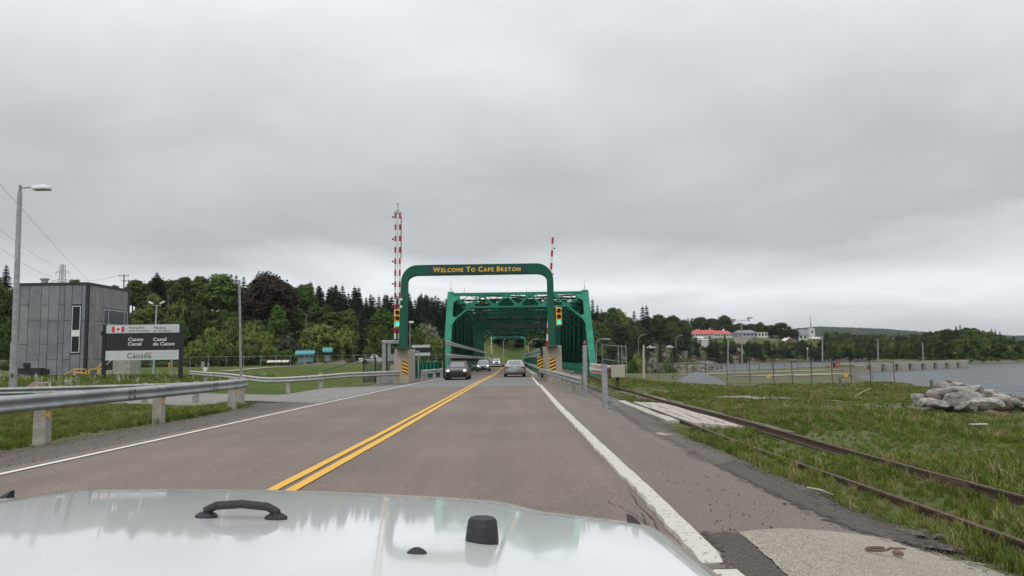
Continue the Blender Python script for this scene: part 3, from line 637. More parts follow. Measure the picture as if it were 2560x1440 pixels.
part('bolt_disc', MB().lathe([(.09, 0), (.09, .05)], (0, 0, 0)).xf(Matrix.Translation((-7.56, -.64, 5.2)) @ Matrix.Rotation(PI/2, 4, 'X')), WHITE, a1)
a2 = arch('distant green arch seen through the far end of the bridge', -6.4, 3.75, 222, 8.17, 2.3, [])
for x in (-6.45, 3.7):
    r = thing('arch_pedestal', 'small pale concrete pedestal of the distant arch, '+('left side' if x < 0 else 'right side'), 'pedestal', (x, 222, 0), group='concrete pedestals of the welcome arch')
    part('block', MB().loft([[(-w, -1.2, z), (w, -1.2, z), (w, 1.2, z), (-w, 1.2, z)] for w, z in ((.7, -.4), (.65, .2), (.5, 2.27))]), CONC, r)
# ================================================================== traffic signals
LENS_R = mat('dark_red_lens', (.07, .012, .01), .3, 0); LENS_A = mat('dark_amber_lens', (.06, .03, .012), .3, 0)
LENS_G = mat('lit_green_lens', (.0, .4, .35), .3, 0, emit=(.02, .85, .68), es=1.1)
def signal(label, loc, k=1.0, lit=True, rz=0.0, arm=None):
    root = thing('traffic_signal', label, 'traffic signal', loc, rz, 'traffic signals of the bridge')
    bevel(part('housing', MB().box((0, 0, 0), (.40*k, .22*k, 1.22*k)), YPAINT, root), .03)
    for i, m in enumerate((LENS_R, LENS_A, LENS_G if lit else LENS_A)):
        z = (.39-.39*i)*k
        part('lens', MB().lathe([(.0, .03*k), (.10*k, .022*k), (.145*k, 0)], n=20).xf(Matrix.Translation((0, -.125*k, z)) @ Matrix.Rotation(PI/2, 4, 'X')), m, root, smooth=True)
        n = 14; ro, ri = .165*k, .155*k; rings = []
        for yy in (-.11*k, -.34*k):
            cut = 0 if yy > -.2*k else 1
            rings.append([(r*math.cos(a), yy + (.14*k*(1-math.sin(a))*.5 if cut else 0), z+r*math.sin(a)) for r, seq in ((ro, range(n+1)), (ri, range(n, -1, -1))) for a in [(-.35+(PI+.7)*q/n) for q in seq]])
        part('visor', MB().loft(rings), YPAINT, root, smooth=50)
    if arm:
        for q in (1, -1): part('bracket', MB().tube([(0, 0, q*.63*k), (arm, 0, q*.66*k)], .03), GALV2, root)
    return root
signal('yellow traffic signal showing green, left of the welcome arch', at(994.5, 796, 52.6), arm=.34)
signal('yellow traffic signal showing green, right of the welcome arch', at(1397, 791.5, 52.6), arm=-.34)
signal('tiny yellow traffic signal at the left foot of the distant arch', at(1224.5, 871, 219), 1.25, False)
signal('tiny yellow traffic signal at the right foot of the distant arch', at(1318.5, 871, 219), 1.25, False)
signal('small yellow signal on a low grey post beside the big sign', at(424, 914, 71), .42, False, rz=.9)
part('post', MB().tube([(.27, .1, -1.0), (.27, .1, .5)], .075), GALV2, bpy.data.objects['traffic_signal.004'])
# ================================================================== barrier gates
def striped(parent, a, b, w, n, start_red=True, m1=RED, m2=WHITE):
    a = Vector(a); b = Vector(b)
    for i in range(n):
        p, q = a.lerp(b, i/n), a.lerp(b, (i+1)/n)
        part('red_band' if (i % 2 == 0) == start_red else 'white_band', MB().beam(p, q, w, w), m1 if (i % 2 == 0) == start_red else m2, parent)
def gate_left():
    y = 54.2; root = thing('barrier_gate', 'raised double red and white barrier gate on a grey pedestal frame, left of the arch', 'barrier gate', (0, 0, 0))
    t1, t2 = at(989, 533, y), at(1000, 533, y); b1, b2 = at(987.5, 848, y), at(998.5, 848, y)
    striped(root, t1, b1, .13, 22); striped(root, t2, b2, .13, 22)
    m = (t1+t2)/2
    mb = MB().beam(t1+Vector((-.1, 0, .02)), t2+Vector((.1, 0, .02)), .16, .1); mb.beam(t1+Vector((-.05, 0, .05)), m+Vector((0, 0, .28)), .05, .05); mb.beam(t2+Vector((.05, 0, .05)), m+Vector((0, 0, .28)), .05, .05); mb.tube([m, m+Vector((0, 0, .75))], .03); mb.lathe([(.06, 0), (.06, .12)], m+Vector((0, 0, .6)), 8)
    part('top_cap', mb, GALV, root)
    mb = MB(); mb.tube([m, (b1+b2)/2], .012, 5)
    for k in range(1, 12): p = t1.lerp(b1, k/12); q = t2.lerp(b2, k/12); mb.tube([p, q], .012, 5)
    part('tie_rod', mb, GALV2, root)
    part('edge_strip', MB().beam(t2.lerp(b2, .03)+Vector((.09, .02, 0)), t2.lerp(b2, .36)+Vector((.09, .02, 0)), .05, .05), DARKG, root)
    for k in range(6):
        p = t1.lerp(b1, .03+k*.178); part('warning_lamp', MB().tube([p, p+Vector((-.16, 0, 0))], .025, 6).lathe([(.05, -.06), (.07, 0), (.05, .06)], p+Vector((-.19, 0, 0)), 10), mat('dark_red_lamp', (.12, .02, .02), .4, 0), root)
    # counterweight frame and drive housing
    c = at(957, 851, y+.3); d = at(1002, 851, y+.3); e = at(957, 906, y+.3)
    mb = MB().beam(c+Vector((-.05, 0, -.12)), d+Vector((0, 0, -.12)), .4, .24); mb.beam(c+Vector((.1, 0, -.2)), Vector((c.x+.1, c.y, .35)), .28, .3, up=(0, 1, 0)); mb.beam(c+Vector((.46, 0, -.2)), Vector((c.x+.46, c.y, 1.75)), .2, .26, up=(0, 1, 0))
    bevel(part('counterweight_frame', mb, GALV, root), .03)
    mb = MB().box((c.x+.75, c.y-.1, 1.75), (.5, .6, .45)); mb.box((c.x+1.2, c.y-.1, 1.55), (.3, .6, .85)); mb.tube([(c.x+.45, c.y-.1, 1.55), (c.x+1.0, c.y-.1, 1.9)], .16, 12)
    part('drive_housing', mb, GALV2, root)
    part('base', MB().box((c.x+.35, c.y, .2), (1.1, 1.0, .7)).box((c.x+.95, c.y-.1, .7), (.7, .9, 1.1)), GALV2, root)
    part('cable', MB().tube([(c.x+.5, c.y-.35, 1.6), (c.x+.62, c.y-.4, 1.2), (c.x+.9, c.y-.42, .95), (c.x+1.1, c.y-.42, .9)], .03, 6), BLACK, root)
gate_left()
def gate_right():
    y = 55.6; root = thing('barrier_gate', 'single raised red and white barrier arm behind the right column of the arch', 'barrier gate')
    a, b = at(1382, 594, y), at(1367.5, 868, y); striped(root, a, b, .16, 17)
    for k in (.10, .335): p = a.lerp(b, k); part('warning_lamp', MB().tube([p, p+Vector((.16, 0, 0))], .025, 6).lathe([(.04, -.05), (.06, 0), (.04, .05)], p+Vector((.16, 0, 0)), 8), MATS['dark_red_lamp'], root)
    part('base', MB().box((b.x-.12, y+.1, 1.15), (.32, .5, 2.5)), CONC, root)
gate_right()
def gate_far():
    y = 214; root = thing('barrier_gate', 'tiny raised striped barrier arm near the distant arch', 'barrier gate')
    striped(root, at(1228, 840, y), at(1229.5, 888, y), .28, 15); p = at(1230, 893, y); part('base', MB().box((p.x, y, .9), (1.3, 1.2, 2.2)), GALV2, root)
gate_far()
def railway_gate():
    y = 51.0; root = thing('railway_barrier', 'beige box and white lattice railway barrier panel across the track', 'railway barrier')
    c = at(1543.5, 928, y); bevel(part('control_box', MB().box((c.x, y, c.z), (.88, .7, .80)), mat('beige_box', (.40, .36, .31), .6, .06, 3), root), .02)
    part('cabinet_seam', MB().box((c.x-.27, y-.352, c.z), (.012, .008, .78)), mat('beige_dark', (.2, .18, .16), .6, 0), root)
    part('pivot', MB().tube([(c.x-.42, y-.1, c.z+.12), (c.x-.85, y-.1, c.z+.12)], .16, 10).box((c.x-.62, y, c.z-.3), (.4, .3, .35)), RUST, root)
    part('stand', MB().box((c.x, y, (c.z-.4+h1(c.x, y))/2-.1), (.22, .22, c.z-.4-h1(c.x, y)+.3)), RUST, root)
    l, r = at(1476.5, 920, y), at(1508, 925, y)
    pan = MB().beam(l+Vector((0, 0, .23)), r+Vector((.75, 0, .14)), .05, .2); pan.beam(l+Vector((0, 0, .03)), r+Vector((.75, 0, -.02)), .05, .05); pan.beam(l+Vector((0, 0, -.22)), r+Vector((.75, 0, -.26)), .05, .22)
    for k in range(7): q = l.lerp(r, k/6); pan.box((q.x, y, q.z-.05), (.10, .05, .3))
    panel = part('barrier_panel', pan, WHITE, root)
    for k in range(8):
        q = l.lerp(r, (k+.5)/8); part('red_patch', MB().box((q.x, y-.029, q.z+.21), (.065, .01, .12)), RED, panel); part('red_patch', MB().box((q.x, y-.029, q.z-.25), (.075, .01, .13)), RED, panel)
railway_gate()
def tall_post():
    b = hit(1463, 990); root = thing('steel_post', 'tall grey steel post with a red lamp, at the guardrail end', 'post', b)
    s = .0125; h = 2.44
    mb = MB().box((0, -.085, h/2-.1), (.19, .014, h+.2)).box((0, .085, h/2-.1), (.19, .014, h+.2)).box((0, 0, h/2-.1), (.014, .156, h+.2)).xf(Matrix.Rotation(.012, 4, 'Y')); part('shaft', mb, GALV2, root)
    mb = MB()
    for k in range(5): mb.box((-.1, -.05, .9+.34*k), (.03, .03, .03))
    part('bolt', mb, GALV, root)
    part('lamp_base', MB().lathe([(.075, h), (.075, h+.06), (.05, h+.07)], (.03, 0, 0), 14), BLACK, root)
    part('lamp', MB().lathe([(.05, h+.07), (.055, h+.14), (.03, h+.2), (0.001, h+.21)], (.03, 0, 0), 14), mat('red_lamp_glass', (.55, .06, .04), .25, 0), root, smooth=True)
    b = hit(1513, 1019); r2 = thing('steel_post', 'short grey steel post with a side foot, beside the plank crossing', 'post', b)
    h = 1.54; mb = MB().box((0, -.085, h/2-.1), (.19, .014, h+.2)).box((0, .085, h/2-.1), (.19, .014, h+.2)).box((0, 0, h/2-.1), (.014, .156, h+.2)); part('shaft', mb, GALV2, r2)
    part('foot', MB().box((.30, .2, .14), (.42, .2, .22)), GALV2, r2)
tall_post()
# ================================================================== truss bridge
BY0, BPAN, BN = 72.0, 6.5, 14
BXL, BXR, BTOP = -6.25, 7.45, 8.45
def build_bridge():
    root = thing('truss_bridge', 'green riveted steel through truss bridge carrying road and railway', 'bridge')
    y1 = BY0+BPAN*BN
    def lacing(w, L, pitch, bar=.05, t=.014):
        mb = MB(); n = max(2, int(L/pitch)); st = L/n
        for k in range(n):
            mb.beam((-w/2, 0, k*st), (w/2, 0, (k+1)*st), t, bar, up=(1, 0, 0)); mb.beam((w/2, .012, k*st), (-w/2, .012, (k+1)*st), t, bar, up=(1, 0, 0))
        return mb
    zb, zt = .55, BTOP-.28
    # vertical member mesh, shared
    vw = .52
    vm = MB(); 
    for sx in (-1, 1):
        vm.box((sx*vw/2, 0, (zt-zb)/2), (.028, .34, zt-zb)); vm.box((sx*(vw/2-.045), -.17, (zt-zb)/2), (.09, .02, zt-zb)); vm.box((sx*(vw/2-.045), .17, (zt-zb)/2), (.09, .02, zt-zb))
    v_me = vm.mesh('vertical', GREEN_SHADE); l_me = lacing(vw-.1, zt-zb, .5, .085).xf(Matrix.Translation((0, -.185, 0))).mesh('lacing', GREEN_SHADE)
    rail_me = {}
    for x in (BXL, BXR):
        inn = 1 if x == BXL else -1
        part('end_post', MB().beam((x, BY0, .0), (x, BY0+BPAN, BTOP-.25), .62, .62, up=(1, 0, 0)), GREEN, root)
        part('end_post', MB().beam((x, y1, .0), (x, y1-BPAN, BTOP-.25), .62, .62, up=(1, 0, 0)), GREEN, root)
        part('top_chord', MB().beam((x, BY0+BPAN-.25, BTOP-.25), (x, y1-BPAN+.25, BTOP-.25), .6, .52), GREEN, root)
        part('bottom_chord', MB().beam((x, BY0-.3, .28), (x, y1+.3, .28), .58, .52), GREEN, root)
        part('bearing', MB().box((x, BY0+.05, -.15), (.9, .9, .35)), GREEN, root)
        for k in range(1, BN):
            y = BY0+BPAN*k; v = link('vertical', v_me, root); v.location = (x, y, zb); lc = link('lacing', l_me, v)
            # gusset plates at both nodes
            part('gusset', MB().box((x, y, .75), (.66, .95, .5)), GREEN, root)
            part('gusset', MB().box((x, y, BTOP-.62), (.66, .9, .4)), GREEN, root)
            if 1 <= k < BN-1:
                a, b = ((y, zt), (y+BPAN, zb)) if k < BN/2 else ((y, zb), (y+BPAN, zt))
                part('diagonal', MB().beam((x-.17, a[0], a[1]), (x-.17, b[0], b[1]), .09, .32, up=(1, 0, 0)).beam((x+.17, a[0], a[1]), (x+.17, b[0], b[1]), .09, .32, up=(1, 0, 0)), GREEN_SHADE, root)
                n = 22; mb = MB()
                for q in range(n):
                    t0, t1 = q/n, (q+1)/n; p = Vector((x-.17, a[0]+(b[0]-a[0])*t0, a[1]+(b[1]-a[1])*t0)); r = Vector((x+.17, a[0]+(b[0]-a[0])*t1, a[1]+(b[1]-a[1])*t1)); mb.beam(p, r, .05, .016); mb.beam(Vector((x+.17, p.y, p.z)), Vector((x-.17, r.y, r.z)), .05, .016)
                part('diagonal_lacing', mb, GREEN_SHADE, root)
    xc = (BXL+BXR)/2
    # portal frames in the plane of the end posts
    def portal(y_foot, sgn):
        def pp(x, z, off=-.30): f = z/(BTOP-.25); return Vector((x, y_foot+sgn*BPAN*f+off*sgn, z+.0))
        p = MB(); zt_, zl = BTOP-.28, 6.78
        L, R = BXL+.3, BXR-.3
        p.beam(pp(BXL, zt_), pp(BXR, zt_), .14, .3); p.beam(pp(L+1.6, zl), pp(R-1.6, zl), .12, .16)
        nb = 5; xs = [L+1.75+(R-L-3.5)*k/(nb-1) for k in range(nb)]
        tops = [(xs[k]+xs[k+1])/2 for k in range(nb-1)]
        seq = [(L+.15, 7.75)]
        for k in range(nb):
            seq.append((xs[k], zl+.12)); 
            if k < nb-1: seq.append((tops[k], zt_-.2))
        seq.append((R-.15, 7.75))
        for a, b in zip(seq[:-1], seq[1:]): p.beam(pp(*a), pp(*b), .10, .15)
        p.beam(pp(xs[0], zl+.1), pp(L, 5.3), .12, .17); p.beam(pp(xs[-1], zl+.1), pp(R, 5.3), .12, .17)
        part('portal_frame', p, GREEN, root)
        for x in xs: part('portal_gusset', MB().beam(pp(x-.42, zl+.14, -.38), pp(x+.42, zl+.14, -.38), .03, .42), GREEN, root)
        for x in tops: part('portal_gusset', MB().beam(pp(x-.45, zt_-.16, -.38), pp(x+.45, zt_-.16, -.38), .03, .4), GREEN, root)
        for x, s in ((L, 1), (R, -1)):
            part('portal_gusset', MB().add([pp(x, 8.0, -.39), pp(x+s*.8, 8.0, -.39), pp(x+s*.3, 7.5, -.39), pp(x, 7.3, -.39)], [(0, 1, 2, 3)]).add([pp(x, 8.0, -.36), pp(x+s*.8, 8.0, -.36), pp(x+s*.3, 7.5, -.36), pp(x, 7.3, -.36)], [(3, 2, 1, 0)]), GREEN, root)
            part('portal_gusset', MB().add([pp(x, 5.9, -.39), pp(x+s*.45, 5.75, -.39), pp(x, 4.9, -.39)], [(0, 1, 2)]).add([pp(x, 5.9, -.36), pp(x+s*.45, 5.75, -.36), pp(x, 4.9, -.36)], [(2, 1, 0)]), GREEN, root)
    portal(BY0, 1); portal(y1, -1)
    # sway frames and top laterals
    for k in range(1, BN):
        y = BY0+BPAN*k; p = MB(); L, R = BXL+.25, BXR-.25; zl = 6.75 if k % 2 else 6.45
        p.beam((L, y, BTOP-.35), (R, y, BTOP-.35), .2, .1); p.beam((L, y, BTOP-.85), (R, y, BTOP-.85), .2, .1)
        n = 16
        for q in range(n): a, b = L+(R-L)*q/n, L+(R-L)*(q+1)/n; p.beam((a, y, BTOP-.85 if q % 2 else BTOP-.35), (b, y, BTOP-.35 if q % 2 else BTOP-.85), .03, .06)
        part('sway_strut', p, GREEN_SHADE, root)
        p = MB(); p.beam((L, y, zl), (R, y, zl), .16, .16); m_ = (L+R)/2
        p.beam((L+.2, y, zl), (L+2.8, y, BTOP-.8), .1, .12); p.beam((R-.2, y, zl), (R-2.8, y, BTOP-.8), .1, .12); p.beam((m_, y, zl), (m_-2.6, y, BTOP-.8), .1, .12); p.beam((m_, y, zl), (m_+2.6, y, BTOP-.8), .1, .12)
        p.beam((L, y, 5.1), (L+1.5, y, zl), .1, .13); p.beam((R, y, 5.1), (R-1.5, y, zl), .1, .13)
        part('sway_frame', p, GREEN_SHADE, root)
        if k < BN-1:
            p = MB().beam((L, y, BTOP-.3), (R, y+BPAN, BTOP-.3), .16, .14); p.beam((R, y, BTOP-.46), (L, y+BPAN, BTOP-.46), .16, .14); part('top_lateral', p, GREEN_SHADE, root)
    # deck, floor beams, abutment wall
    part('deck', MB().box((xc-2.6, (BY0+y1)/2, -.16), (9.2, y1-BY0+.6, .32)), ASPH, root)
    part('track_deck', MB().box((4.65, (BY0+y1)/2, -.28), (4.6, y1-BY0, .3)), WOODD, root)
    for k in range(0, BN+1): part('floor_beam', MB().box((xc, BY0+BPAN*k+.01, -.75), (BXR-BXL-.7, .3, .8)), GREEN, root)
    for x in (-2.1, -1.84): part('yellow_line', MB().box((x, (BY0+y1)/2+.4, .0045), (.115, y1-BY0-.6, .004)), YEL, root)
    part('white_line', MB().box((1.22, (BY0+y1)/2+.4, .0045), (.11, y1-BY0-.6, .004)), WHT, root)
    for x in (4.0, 5.44): part('bridge_rail', MB().box((x, (BY0+y1)/2, -.04), (.07, y1-BY0, .18)), RUST, root)
    part('kerb_beam', MB().box((1.72, (63+y1)/2, .12), (.5, y1-63, .40)), CONC, root)
    # inner guard rails
    W = 'w_beam'
    for z, a in ((3.18, 64.5), (2.08, 64.5), (.86, 72)):
        P = resample([(-5.62, a), (-5.62, y1+3)], 12); part(W, MB().loft(wbeam_rings(P, [z]*12, 1, .36)), GBEAM_W, root, smooth=60)
    part('rail_post', MB().box((-5.75, 64.6, 1.55), (.2, .2, 3.4)), BLACKM, root)
    for z, a in ((2.42, 61.5), (2.0, 61.5), (.95, 60.5)):
        P = resample([(2.15, y1+3), (2.15, a)], 12); part(W, MB().loft(wbeam_rings(P, [z]*12, 1, .3)), GBEAM_W, root, smooth=60)
    part('rail_post', MB().box((2.3, 61.7, 1.25), (.2, .2, 2.5)), BLACKM, root)
    for k in range(1, 15): part('rail_post', MB().box((2.3, 61.7+6.5*k, 1.25), (.14, .16, 2.4)), GREEN, root)
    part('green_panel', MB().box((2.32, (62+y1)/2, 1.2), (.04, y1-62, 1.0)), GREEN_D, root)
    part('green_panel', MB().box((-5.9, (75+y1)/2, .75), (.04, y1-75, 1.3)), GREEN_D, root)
    # pipe handrail on the railway side
    mb = MB()
    for z in (.62, 1.1): mb.tube([(3.4, 58, z-.2), (3.4, y1, z-.2)], .03, 6)
    for k in range(17): mb.tube([(3.4, 58+6.5*k, -.3), (3.4, 58+6.5*k, .9)], .03, 6)
    part('handrail', mb, GREEN, root)
    part('abutment_wall', MB().box((xc, BY0-.2, -.9), (15.6, .8, 1.1)), CONC, root)
    part('abutment_wall', MB().box((xc, y1+.2, -.9), (15.6, .8, 1.1)), CONC, root)
    # control cabin and walkway over midspan
    yc = BY0+BPAN*BN/2
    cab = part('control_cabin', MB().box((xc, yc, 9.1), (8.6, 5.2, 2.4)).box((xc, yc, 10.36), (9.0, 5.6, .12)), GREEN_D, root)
    for k in range(6): part('cabin_window', MB().box((xc-3.4+1.36*k, yc-2.61, 9.5), (.95, .03, .75)), GLASSD, cab)
    part('walkway', MB().box((xc, yc-4.4, 7.62), (12.4, 1.6, .14)), DARKG, root)
    mb = MB()
    for z in (8.15, 8.65): mb.tube([(BXL+.4, yc-5.1, z), (BXR-.4, yc-5.1, z)], .03, 6)
    for k in range(11): x = BXL+.4+(BXR-BXL-.8)*k/10; mb.tube([(x, yc-5.1, 7.6), (x, yc-5.1, 8.65)], .03, 6)
    part('walkway_railing', mb, GALV, root)
    part('catwalk_girder', MB().box((xc+1.0, yc-9, 6.2), (9, .5, .55)), BLACKM, root)
    for i, (x, y, h) in enumerate(((BXL+.02, 78.6, 1.15), (BXL, 98, 1.2), (BXL, 111, 1.1), (BXR, 78.9, 1.3), (BXR, 98, 1.2), (BXR, 111, 1.1), (-5.0, 80.5, .7), (1.5, 81, .6))):
        mb = MB().tube([(x, y, BTOP-.1), (x, y, BTOP+h)], [.03, .012], 5)
        if h > 1: mb.tube([(x-.25, y, BTOP), (x, y, BTOP+.45)], .012, 4).tube([(x+.2, y, BTOP), (x, y, BTOP+.45)], .012, 4)
        part('lightning_rod', mb, GALV2, root)
    for (x, z) in ((-4.9, 7.6), (6.1, 7.6), (-1.5, 7.55), (3.2, 7.6)): part('lamp_housing', MB().box((x, 80.6, z), (.3, .3, .22)), WHITE, root)
build_bridge()
def parapet():
    root = thing('green_parapet', 'dark green sheet-steel parapet left of the bridge foot', 'parapet')
    a, b = Vector((-8.95, 70.5, 0)), Vector((-6.75, 73.5, 0))
    for k in range(7):
        p, q = a.lerp(b, k/7), a.lerp(b, (k+1)/7); part('panel', MB().beam(p+Vector((0, 0, .62)), q+Vector((-.02, 0, .62)), .04, 1.5), GREEN_D, root); part('post', MB().box((p.x, p.y-.04, .66), (.09, .09, 1.58)), GREEN, root)
    part('top_rail', MB().beam(a+Vector((0, 0, 1.42)), b+Vector((0, 0, 1.42)), .1, .08), GREEN, root)
parapet()
# ================================================================== grey canal office
PANEL_F = mat('fibre_cement_blue_grey', (.165, .175, .195), .75, .14, .9, .1, 12, c2=(.215, .225, .24), objrand=.09)
PANEL_S = mat('fibre_cement_grey', (.22, .22, .222), .75, .14, .9, .1, 12, c2=(.275, .272, .268), objrand=.07)
def build_office():
    root = thing('canal_office', 'grey panelled two-storey canal office with black trim, far left', 'building')
    y0, y1, x1 = 75.0, 83.4, -41.4
    x0 = (36-1283)/1930*y0; zt = 9.42; zb = .1
    X = lambda px: (px-1283)/1930*y0
    Z = lambda py: 1.5+(915.8-py)*y0/1930
    YY = lambda px: 41.4*1930/(1283-px)
    part('wall_core', MB().box(((x0+x1)/2, (y0+y1)/2+.05, (zb+zt)/2), (x1-x0-.06, y1-y0-.04, zt-zb)), BLACKM, root)
    part('roof_trim', MB().box(((x0+x1)/2, (y0+y1)/2, zt+.1), (x1-x0+.14, y1-y0+.14, .26)), BLACKM, root)
    g = .045
    cols = [(37, 49, (860,)), (49, 71, (762, 860)), (71, 102, (802, 899)), (102, 121, (762, 860)), (121, 147, (802, 899)), (147, 161, (762, 860)), (161, 179, (802, 899)), (179, 204, None), (204, 213.5, (802, 899))]
    for a, b, js in cols:
        if js is None: segs = [(711, 762), (886, 938)]
        else: e = [711]+list(js)+[938]; segs = list(zip(e[:-1], e[1:]))
        for t, u in segs:
            if u == 938 and a < 110: u = 920
            zc0, zc1 = Z(u), Z(t)
            part('panel', MB().box(((X(a)+X(b))/2, y0-.012, (zc0+zc1)/2), (X(b)-X(a)-g, .03, zc1-zc0-g)), PANEL_F, root)
    part('corner_trim', MB().box((x1-.05, y0+.02, (zb+zt)/2-.05), (.20, .16, zt-zb-.1)), BLACKM, root)
    scol = [(222.5, 227.5, (802, 899)), (227.5, 236.5, (762, 860)), (236.5, 247, (802, 899)), (247, 257, (802, 899)), (257, 278, None), (278, 287, None), (287, 304, None), (304, 318, None)]
    for a, b, js in scol:
        ya, yb = YY(a), YY(b)
        if js is None: segs = [(712, 766), (812, 842)]
        else: e = [712]+list(js)+[938]; segs = list(zip(e[:-1], e[1:]))
        for t, u in segs:
            z0_, z1_ = Z(u), Z(t); part('panel', MB().box((x1+.012, (ya+yb)/2, (z0_+z1_)/2), (.03, yb-ya-g, z1_-z0_-g)), PANEL_S, root)
    FR = mat('window_frame_grey', (.46, .5, .52), .5, .05, 4)
    def window(c, w, h, axis, bars=()):
        d = (w, .06, h) if axis == 'x' else (.06, w, h)
        f = part('window', MB().box(c, d), BLACKM, root); t = .09
        mb = MB(); o = (0, -.04, 0) if axis == 'x' else (.04, 0, 0); c2 = Vector(c)+Vector(o)
        for s in (-1, 1):
            mb.box(c2+(Vector((s*(w/2-t), 0, 0)) if axis == 'x' else Vector((0, s*(w/2-t), 0))), (t, .05, h-t) if axis == 'x' else (.05, t, h-t)); mb.box(c2+Vector((0, 0, s*(h/2-t))), (w-3*t, .05, t) if axis == 'x' else (.05, w-3*t, t))
        for kind, v in bars:
            if kind == 'h': mb.box(c2+Vector((0, 0, v)), (w-3*t, .05, t) if axis == 'x' else (.05, w-3*t, t))
            else: mb.box(c2+(Vector((v, 0, 0)) if axis == 'x' else Vector((0, v, 0))), (t, .05, h-3*t) if axis == 'x' else (.05, t, h-3*t))
        part('window_frame', mb, FR, f); part('pane', MB().box(Vector(c)+Vector(o)*.25, (w-.2, .06, h-.2) if axis == 'x' else (.06, w-.2, h-.2)), GLASSD, f)
        return f
    zc = (Z(764)+Z(884))/2; w = X(204)-X(179.5)
    f = window(((X(179.5)+X(204))/2, y0-.012, zc), w, Z(764)-Z(884), 'x', ())
    part('spandrel', MB().box(((X(179.5)+X(204))/2, y0-.075, (Z(826)+Z(842))/2), (w-.16, .05, Z(826)-Z(842))), WHITE, f)
    ya, yb = YY(257), YY(318); window((x1+.012, (ya+yb)/2, (Z(767)+Z(810))/2), yb-ya, Z(767)-Z(810), 'y', (('v', -1.45), ('v', 1.75)))
    part('door', MB().box((x1+.03, 80.2, (Z(841)+Z(932))/2), (.05, 4.6, Z(841)-Z(932))), BLACKM, root)
    part('service_opening', MB().box(((X(38)+X(109))/2, y0-.02, (Z(922)+Z(942))/2), (X(109)-X(38), .03, Z(922)-Z(942))), BLACKM, root)
    for px, py in ((74, 911), (122, 927)): part('wall_lamp', MB().box((X(px), y0-.12, Z(py)), (.55, .22, .38)).box((X(px), y0-.15, Z(py)-.22), (.4, .16, .1)), BLACK, root)
    part('roof_vent', MB().lathe([(.32, zt+.1), (.32, zt+.95), (.45, zt+.97), (.45, zt+1.1), (.3, zt+1.15)], (X(61)-.6, y0+4, 0), 14), GALV, root)
    st = thing('entrance_steps', 'grey concrete entrance steps with pale handrails, beside the canal office', 'steps')
    part('steps', MB().box((-38.6, 77.5, .9), (1.7, 2.2, 2.2)).box((-40.2, 77.5, .4), (1.6, 2.2, 1.3)), CONC_L, st)
    p = Vector((-39.3, 76.4, 2.0)); q = Vector((-37.8, 76.4, 2.0)); mb = MB()
    for a in (p, q): mb.beam(a, a+Vector((0, 0, 1.3)), .08, .08, up=(0, 1, 0))
    for z in (.65, 1.3): mb.beam(p+Vector((0, 0, z)), q+Vector((0, 0, z)), .07, .07)
    mb.beam(p+Vector((0, 0, .9)), p+Vector((-1.9, 0, -.8)), .08, .08); mb.beam(p+Vector((0, 0, .3)), p+Vector((-1.9, 0, -1.4)), .08, .08); part('handrail', mb, mat('cream_rail', (.6, .5, .28), .6, 0), st)
    yr = thing('yellow_railing', 'yellow safety railing in front of the canal office', 'railing')
    mb = MB()
    def bm(a, b): mb.beam(at(*a, 73.4), at(*b, 73.4), .075, .075)
    for px, pa, pb in ((186, 922, 942), (215, 922, 942), (222, 923, 942), (245, 920, 938)): bm((px, pa), (px, pb))
    bm((160, 938), (186, 922)); bm((186, 922), (216, 923)); bm((222, 924), (244, 921)); bm((244, 921), (261, 904)); bm((186, 931), (216, 932)); bm((244, 929), (261, 913)); part('rail', mb, YPAINT, yr)
build_office()
